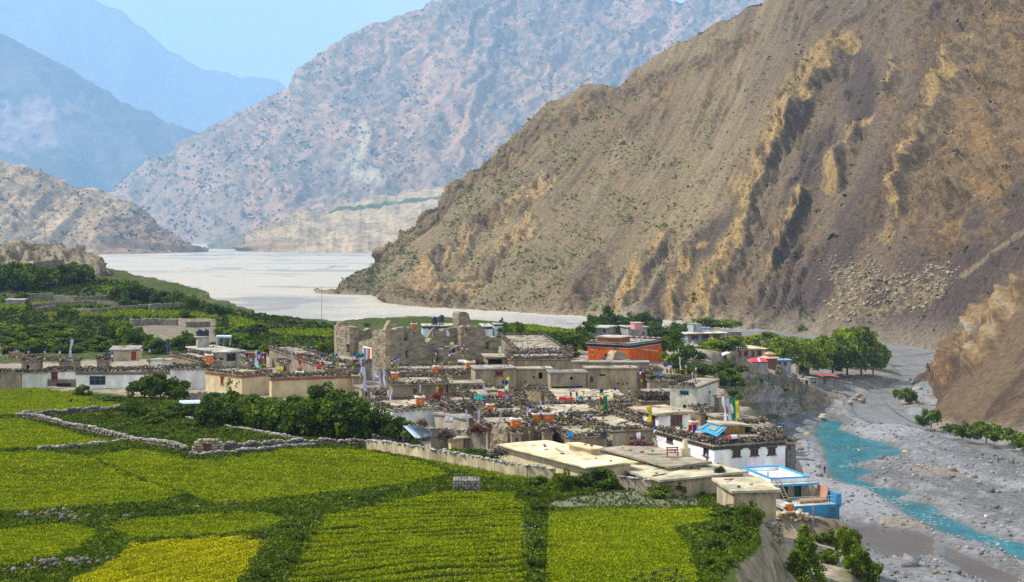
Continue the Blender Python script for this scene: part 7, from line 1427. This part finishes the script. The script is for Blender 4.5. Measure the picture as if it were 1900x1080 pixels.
for x, y, h_, w_ in ((1668, 746, 24, 22), (1684, 746, 30, 26), (1696, 744, 22, 16), (1712, 790, 28, 30), (1728, 792, 36, 34), (1740, 788, 26, 24), (1764, 806, 22, 26), (1786, 812, 34, 36), (1808, 814, 34, 34), (1830, 820, 38, 42), (1850, 818, 32, 34), (1878, 828, 34, 40), (1900, 834, 36, 40), (1930, 842, 40, 50)): plant(x, y, h_, w_*1.1, 'bush' if x % 3 else 'round', LEAF_Y if x % 2 else LEAF, 'round crowned river bank tree', 'tree', 'trees on the right river bank', p=Pr(x, y, RIV+1.2))
# knoll scrub
for x, y, h_, w_, d_ in ((1330, 690, 22, 40, 345), (1345, 684, 18, 40, 350), (1318, 700, 20, 40, 340), (1350, 706, 24, 44, 338), (1335, 716, 24, 40, 330), (1365, 720, 24, 40, 345), (1300, 690, 20, 40, 350), (1375, 690, 14, 30, 370), (1405, 712, 12, 24, 395), (1425, 722, 10, 24, 405), (1452, 726, 10, 24, 415), (1362, 745, 24, 30, 335), (1345, 738, 20, 26, 330)): plant(x, y, h_, w_, 'bush', LEAF_D if x % 2 else LEAF, 'scrub bush on the knoll', 'bush', 'scrub bushes on the rock knoll', dep=d_-2)
# --- crops: upright leafy tufts in rows
def tufts(name, poly, dens, hgt, size, cols, label, rowdir=None, rowgap=1.0, rowcut=.0, keep=None, kind='stuff', nearfar=True, lift=0.0):
    xs = [a for a, _ in poly]; ys = [b for _, b in poly]; A = (max(xs)-min(xs))*(max(ys)-min(ys)); n = int(A*dens); r = np.random.default_rng(len(label)*13+n)
    x, y = r.uniform(min(xs), max(xs), n), r.uniform(min(ys), max(ys), n); k = inpoly(x, y, poly)
    if keep is not None: k &= keep(x, y)
    if nearfar: k &= r.uniform(0, 1, n) < np.clip(95/np.maximum(y, 40), .3, 1)**1.2
    x, y = x[k], y[k]; hf = np.ones(len(x)); cc = np.ones(len(x))
    if rowdir is not None:
        q = (x*-math.sin(rowdir)+y*math.cos(rowdir))/rowgap+fbm(x*.08, y*.08, 3, 15)*.3; ph = np.abs((q % 1)-.5)*2; k2 = ph > rowcut*(.6+.8*vnoise(x*.3, y*.3, 4)); x, y, ph = x[k2], y[k2], ph[k2]; hf = .55+.45*ph; cc = np.ones(len(x))
    z = ground(x, y); n = len(x); g = vnoise(x*.22, y*.22, 3)*.5+vnoise(x*.9, y*.9, 8)*.5; H = hgt*hf*(.7+.6*g); sz = size*np.clip(y/95, .9, 1.7)**.8
    P = np.stack([x, y, z+lift+H*r.uniform(.55, 1.0, n)], 1); C = np.concatenate([P, np.stack([x+r.normal(0, size*.4, n), y+r.normal(0, size*.4, n), z+lift+H*r.uniform(.1, .6, n)], 1)])
    V, Q = leaf_cloud(r, C, np.r_[sz, sz][:, None]*1.18, .2, True); c1, c2, c3 = [np.array(c) for c in cols]; m = np.clip((g-.25)*2, 0, 1)[:, None]; K = (c1*(1-m)+c2*m)*r.uniform(.75, 1.25, (n, 1)); fl = r.uniform(0, 1, n) < .10; K[fl] = c3*r.uniform(.8, 1.2, (fl.sum(), 1)); K = np.concatenate([K, K*.85])
    o = npmesh(name, V, Q, CROP, np.repeat(K, 3, 0)); o['kind'] = kind; o['label'] = label; return n
CROP = mat('crop_leaf', attr=True, scale=.5, vary=.12, bump=0, rough=.75, spec=.1, trans=.25)
YG = ((.18, .24, .001), (.26, .31, .001), (.33, .34, .002)); YE = ((.31, .32, .002), (.44, .42, .002), (.52, .46, .003)); GR = ((.055, .092, .003), (.10, .145, .004), (.15, .17, .015)); MG = ((.13, .19, .002), (.19, .25, .002), (.24, .26, .004))
NT = 0
for k, dens, cols, lab, rd, rg, rc in (('a', 9, YG, 'yellow green crop of the top left field below the white house', None, 1, 0), ('b', 9, YG, 'yellow green crop between the two left stone walls', None, 1, 0), ('c', 12, YG, 'yellow green crop of the big left field', -.25, 2.6, .16), ('d', 11, YG, 'yellow green crop of the wide middle field', -.3, 3.2, .14), ('e', 10, MG, 'greener crop strip along the long mud wall', None, 1, 0), ('f', 15, YG, 'yellow green crop of the lower left field', .05, 2.0, .25), ('g', 14, YG, 'yellow green crop of the lens shaped lower field', .05, 2.2, .15), ('h', 20, YE, 'golden yellow crop of the bottom left field', 1.2, 1.7, .16), ('i', 20, YG, 'rows of yellow green crop in the bottom centre field', .48, 2.0, .5), ('j', 19, YG, 'thick yellow green crop of the bottom right field', None, 1, 0)):
    NT += tufts('crop_field', W_FIELD[k], dens*7.2, .32, .066, cols, lab, rd, rg, rc)
for i, p in enumerate(W_FARF): NT += tufts('crop_field', p, 2.0, .45, .3, ((.16, .215, .002), (.21, .265, .002), (.25, .28, .004)), ('far left', 'thin upper left', 'long upper', 'brink', 'lower brink', 'far right', 'tiny bluff')[i]+' green field strip beyond the houses', nearfar=False)
NT += tufts('vegetable_plot', PLOT, 7, .25, .11, ((.06, .09, .012), (.10, .125, .03), (.14, .15, .06)), 'sparse grey green vegetable rows in front of the broad flat mud house', .02, 1.1, .35)
_wf = list(W_FIELD.values())
def bank(x, y):
    k = np.ones(len(x), bool)
    for p in _wf+[PLOT]: k &= sd_poly(x, y, p) < .25
    k &= sd_poly(x, y, W_VILL) < -.3
    return k
NT += tufts('grass', wpoly([(-60, 716), (360, 745), (640, 800), (690, 826), (1035, 897), (1100, 905), (1335, 905), (1410, 960), (1345, 1040), (1320, 1160), (-60, 1160)]), 26, .30, .12, GR, 'dark weedy grass on the banks between the fields', keep=bank)
NT += tufts('grass', wpoly([(-60, 512), (205, 520), (330, 548), (420, 572), (640, 606), (640, 640), (330, 650), (-60, 655)]), .34, .5, .45, ((.032, .055, .003), (.06, .088, .004), (.09, .10, .008)), 'rough dark green herbs on the left terraces', nearfar=False, keep=lambda x, y: np.all([sd_poly(x, y, p) < 0 for p in W_FARF+[ROCKY]], 0))
NT += tufts('grass', wpoly([(830, 838), (900, 850), (1010, 880), (1040, 896), (1030, 890), (900, 862), (820, 845)]), 14, .4, .16, MG, 'bright green grass behind the long mud wall')
NT += tufts('grass', wpoly([(1290, 915), (1340, 910), (1405, 965), (1412, 1010), (1330, 1080), (1310, 1030), (1260, 990), (1340, 965)]), 16, .4, .15, GR, 'scrubby grass on the brink right of the fields')
# white blossoms and flecks on the banks
def flecks():
    r = np.random.default_rng(5); pts = []
    for (x, y, sx, sy, n) in ((985, 1005, 12, 14, 60), (985, 1042, 10, 5, 18), (860, 890, 12, 2, 40), (700, 915, 25, 6, 25), (520, 980, 40, 30, 30), (60, 970, 60, 8, 20), (1120, 905, 60, 6, 24), (940, 905, 40, 8, 20)):
        for _ in range(n): q = Pg(x+r.normal(0, sx), y+r.normal(0, sy)); pts.append((q.x, q.y, q.z+r.uniform(.25, .7)))
    V, Q = leaf_cloud(r, np.array(pts), .055); o = npmesh('blossoms', V, Q, MATS['cloth'], np.full((len(V), 3), (.42, .42, .30))); o['kind'] = 'stuff'; o['label'] = 'small pale blossoms among the field bank weeds'
flecks()
# stones tumbled along the banks
for lab, pts, n, r_ in (('pale stones tumbled on the bank below the big left field', [(80, 962), (100, 958), (112, 962), (130, 968), (60, 965)], 70, .16), ('stones at the bottom left bank', [(20, 1066), (60, 1062), (100, 1056), (140, 1058), (170, 1050)], 60, .16), ('white stones on the bank of the lens shaped field', [(395, 950), (405, 948), (415, 946), (218, 966)], 26, .15), ('few white stones left of the row field', [(565, 972), (572, 974)], 10, .15), ('stones heaped at the right end of the long mud wall', [(1018, 895), (1028, 892), (1040, 888), (1050, 884)], 60, .18), ('low stones edging the vegetable plot', [(1290, 905), (1310, 910), (1320, 918), (1250, 903)], 40, .12)):
    stonepile('bank_stones', lab, 'stones', [tuple(Pg(x, y)+Vector((0, 0, .15))) for x, y in pts], n, r_, .7, (.17, .155, .13), spread=.8)
# ------------------------------------------------------------------ scrub and stones on the mountains
def surf_scatter(ctx, n, seed, cond, size, name, m, cols, label, nq=5, px_rng=None, up=True, solid=False):
    P, PX, PY, T = ctx['P'], ctx['PX'], ctx['PY'], ctx['T']; r = np.random.default_rng(seed); ok = (T > .01) & (T < 1.0) & (PX > -60) & (PX < 1960) & (PY > -60)
    w = cond(ctx)*ok; w = w*ctx['D'] if px_rng is None else w; w = w.ravel()/w.sum(); i = r.choice(w.size, n, p=w); C = P.reshape(-1, 3)[i]+r.normal(0, .6, (n, 3))*size*.4; s = np.minimum(size*r.lognormal(0, .6 if solid else .45, n), size*3)
    if solid:
        V, Q = box_batch(C, np.stack([s, s*r.uniform(.6, 1, n), s*r.uniform(.5, .9, n)], 1), r.uniform(0, 6, n), r.uniform(-.5, .5, n), r, .28); K = np.repeat(np.array(cols[0])*r.uniform(.6, 1.35, (n, 1)), 8, 0)
    else:
        CC = np.repeat(C, nq, 0)+r.normal(0, 1, (n*nq, 3))*np.repeat(s, nq)[:, None]*np.array([.5, .5, .28]); CC[:, 2] += np.repeat(s, nq)*.35
        V, Q = leaf_cloud(r, CC, np.repeat(s*.62, nq)[:, None]); k = r.uniform(0, 1, (n, 1)); K = (np.array(cols[0])*(1-k)+np.array(cols[1])*k)*r.uniform(.7, 1.3, (n, 1)); K = np.repeat(np.repeat(K, nq, 0), 4, 0)
    o = npmesh(name, V, Q, m, K); o['kind'] = 'stuff'; o['label'] = label
SCR = mat('scrub_leaf', attr=True, scale=.5, vary=.1, bump=0, rough=.8, spec=.05)
surf_scatter(C1, 6000, 1, lambda c: sstep(.0, .5, fbm(c['PX']*.02, c['PY']*.03, 4, 141)+.35)*(1-c['rock']*.8)*(1-c['fk'])*sstep(1560, 1150, c['PX'])*(.25+sstep(60, 250, c['PY']))*(.3+.7*vnoise(c['w']*.03, c['PY']*.02, 9)), .8, 'scrub', SCR, ((.10, .135, .012), (.15, .17, .025)), 'green scrub dotted over the big scree mountain')
surf_scatter(C1, 500, 2, lambda c: sstep(1300, 1500, c['PX'])*np.ones(c['PX'].shape), 1.1, 'scrub', SCR, ((.06, .07, .02), (.10, .09, .03)), 'sparse scrub on the right part of the scree mountain')
surf_scatter(C1, 1700, 3, lambda c: sstep(-30, 18, sd_poly(c['PX'], c['PY'], RUBBLE)+c['n0']*55)*(.05+vnoise(c['PX']*.06, c['PY']*.1, 3)**2)+.0, .36, 'boulders', M_STONE, ((.27, .215, .145),), 'pale boulder field at the foot of the scree mountain', solid=True)
surf_scatter(C1, 2600, 4, lambda c: (c['rock']+c['fo']*.6+sstep(.25, .0, c['T'])*.35), .26, 'boulders', M_STONE, ((.26, .195, .125),), 'loose rocks on the ribs and foot of the scree mountain', solid=True)
surf_scatter(C2, 5200, 5, lambda c: .35+sstep(.0, .5, fbm(c['PX']*.02, c['PY']*.025, 4, 317)+.2), 8.0, 'scrub', SCR, ((.045, .055, .035), (.07, .075, .04)), 'dark scrub trees dotted over the far mountain', nq=4)
surf_scatter(C3, 900, 6, lambda c: .3+sstep(.0, .5, fbm(c['PX']*.04, c['PY']*.05, 4, 319)+.2), 3.0, 'scrub', SCR, ((.045, .048, .025), (.07, .07, .035)), 'dark scrub dotted over the low left hill', nq=4)
# stones of the river bed
def riverstones():
    r = np.random.default_rng(21); n = 17000; y = np.exp(r.uniform(math.log(190), math.log(620), n)); x = r.uniform(-.02, .42, n)*y+r.uniform(0, 30, n); z, w = riverz(x, y); k = (w < -1.0) & (sd_poly(x, y, TERR) < -3) & (vnoise(x*.06, y*.05, 6)+vnoise(x*.25, y*.2, 7) > .72); x, y, z = x[k], y[k], z[k]; n = len(x)
    s = r.lognormal(-1.95, .5, n); V, Q = box_batch(np.stack([x, y, z+s*.25], 1), np.stack([s, s*r.uniform(.6, 1, n), s*r.uniform(.4, .8, n)], 1), r.uniform(0, 6, n), r.uniform(-.4, .4, n), r, .28)
    g = r.uniform(.5, 1.5, (n, 1)); K = np.where(r.uniform(0, 1, (n, 1)) < .12, np.array((.40, .33, .22)), np.array((.22, .22, .225)))*g; o = npmesh('cobbles', V, Q, M_STONE, np.repeat(K, 8, 0)); o['kind'] = 'stuff'; o['label'] = 'grey and tan cobbles strewn over the river bars'
riverstones()
def riffles():
    r = np.random.default_rng(8); C = []
    for (x, y, sx, sy, n) in ((1606, 906, 16, 3, 50), (1655, 934, 18, 6, 60), (1740, 962, 26, 8, 60), (1840, 1008, 30, 9, 60), (1590, 830, 26, 3, 20), (1575, 862, 12, 4, 30), (1660, 690, 30, 25, 50), (1620, 745, 30, 16, 60), (1760, 806, 40, 12, 60), (1870, 845, 30, 10, 40)):
        for _ in range(n): q = Pr(x+r.normal(0, sx), y+r.normal(0, sy), RIV-.10); C.append(tuple(q))
    C = np.array(C); n = len(C); V, Q = box_batch(C, np.stack([r.uniform(.2, .7, n), r.uniform(.03, .09, n), np.full(n, .04)], 1), r.normal(-.9, .35, n), np.zeros(n), r, .3); o = npmesh('foam', V, Q, MATS['foam_white'], None); o['kind'] = 'stuff'; o['label'] = 'small pale riffles of foam on the river channels'
mat('foam_white', (.36, .42, .43), scale=2, bump=0); riffles()
BOULD = []
for i, (x, y, w, c) in enumerate(((1526, 776, 17, (.46, .42, .32)), (1498, 808, 15, (.44, .38, .24)), (1594, 735, 13, (.30, .27, .23)), (1585, 741, 12, (.27, .25, .22)), (1578, 748, 14, (.34, .30, .25)), (1570, 742, 12, (.25, .24, .22)), (1562, 752, 13, (.36, .33, .28)), (1552, 756, 12, (.3, .28, .25)), (1546, 764, 14, (.33, .3, .27)), (1538, 760, 10, (.4, .36, .3)), (1600, 744, 16, (.28, .19, .14)), (1638, 972, 12, (.40, .31, .2)), (1726, 842, 14, (.42, .38, .3)), (1635, 850, 9, (.28, .28, .28)), (1680, 840, 12, (.34, .32, .29)), (1594, 836, 6, (.5, .5, .48)), (1808, 885, 13, (.22, .24, .18)), (1702, 724, 14, (.48, .45, .4)), (1760, 795, 11, (.44, .38, .3)), (1808, 768, 9, (.42, .35, .25)), (1490, 770, 9, (.38, .34, .28)), (1480, 754, 9, (.42, .36, .3)), (1530, 742, 9, (.3, .28, .26)), (1640, 870, 6, (.4, .38, .34)), (1852, 1012, 8, (.36, .34, .32)))):
    p = Pr(x, y, RIV+.5); s = p.y/F*w/2; t = wthing('boulder', tuple(p), 'x', 'boulder', 'boulders on the river bars'); m = MB(); m.blob(p+Vector((0, 0, s*.25)), s, i+3, c, .72, 9); m.build('rock', M_STONE, t, label=None); BOULD.append((t, 'large pale boulder' if c[0] > .39 else 'grey boulder', x, y))
b = wthing('plastic_sheet', tuple(Pr(1452, 787, RIV+.6)), 'scrap of bright blue plastic on the grey river gravel', 'plastic'); p = Pr(1452, 787, RIV+.8); m = MB(); m.blob(p, .8, 5, (.05, .42, .75), .4, 8); m.build('sheet', M_PLASTIC, b)
# ------------------------------------------------------------------ labels: each repeat told apart by what stands next to it
LAND = [(1198, 655, 'the orange temple'), (800, 640, 'the ruined fort'), (1390, 840, 'the big white house'), (1050, 845, 'the large cream shed'), (440, 712, 'the red banded cream house'), (228, 705, 'the long white house'), (400, 655, 'the concrete house'), (580, 712, 'the long cream house'), (750, 770, 'the white and cream house'), (1230, 775, 'the white house with red windows'), (1050, 727, 'the dark porch'), (1010, 772, 'the double orange incense tower'), (1270, 730, 'the tall whitewashed house'), (1130, 715, 'the great pale mud house'), (1300, 630, 'the three level house'), (1390, 655, 'the pinkish lodge'), (1404, 680, 'the red roofed house'), (1449, 680, 'the blue roofed house'), (386, 832, 'the garden gate'), (866, 903, 'the stone cairn'), (568, 662, 'the blue roofed hut'), (1467, 900, 'the green doored building'), (1140, 925, 'the vegetable plot'), (920, 820, 'the broken mud wall'), (226, 660, 'the tan hut'), (130, 470, 'the rock bluff'), (300, 620, 'the pale mud cliff'), (1520, 712, 'the grey block house'), (1180, 604, 'the pink rooftop room'), (640, 650, 'the left fort tower'), (1300, 895, 'the broad flat mud house'), (1713, 720, 'the cable post'), (1560, 800, 'the turquoise pool'), (760, 1010, 'the bottom row field'), (300, 980, 'the lens shaped field'), (60, 1020, 'the lower left field'), (370, 1050, 'the golden field'), (1150, 1020, 'the bottom right field'), (90, 700, 'the rough stone house'), (300, 800, 'the walled garden'), (640, 850, 'the wide middle field')]
ORD = ['first', 'second', 'third', 'fourth', 'fifth', 'sixth', 'seventh', 'eighth', 'ninth', 'tenth', 'eleventh', 'twelfth', 'thirteenth', 'fourteenth', 'fifteenth', 'sixteenth', 'seventeenth', 'eighteenth', 'nineteenth', 'twentieth']
def autolabel(items):
    grp = {}
    for o, what, x, y in items:
        lx, ly, nm = min(LAND, key=lambda q: (q[0]-x)**2+((q[1]-y)*1.6)**2); dx, dy = x-lx, (y-ly)*1.6
        rel = ('left of' if dx < 0 else 'right of') if abs(dx) > abs(dy) else ('above' if dy < 0 else 'below'); grp.setdefault((what, rel, nm), []).append((x, y, o))
    for (what, rel, nm), L in grp.items():
        L.sort(key=lambda q: q[0])
        for i, (x, y, o) in enumerate(L):
            if len(L) == 1: o['label'] = '%s %s %s' % (what, rel, nm)
            elif len(L) == 2: o['label'] = '%s %s of two %s %s' % (what, ('leftmost', 'rightmost')[i], rel, nm)
            else: o['label'] = '%s from the left, %s %s %s' % (ORD[min(i, 19)], what, rel, nm)
autolabel(PLANTS); autolabel(BOULD); autolabel(INF)
CN = {'b': 'blue', 'w': 'white', 'r': 'red', 'g': 'green', 'y': 'yellow', 'l': 'white', 'o': 'orange'}
fl = []
for o, kind in FLAGS:
    x, y = proj(o.location); fl.append((o, 'five coloured prayer flag' if kind == FIVE else ('tall %s prayer flag' % CN[kind] if len(kind) == 1 else ('%s prayer flag' % ' and '.join(CN[c] for c in kind) if len(kind) < 3 else 'tall striped prayer flag')), x, y))
autolabel(fl)
for o in list(bpy.data.objects):
    if '_o' in o: del o['_o']
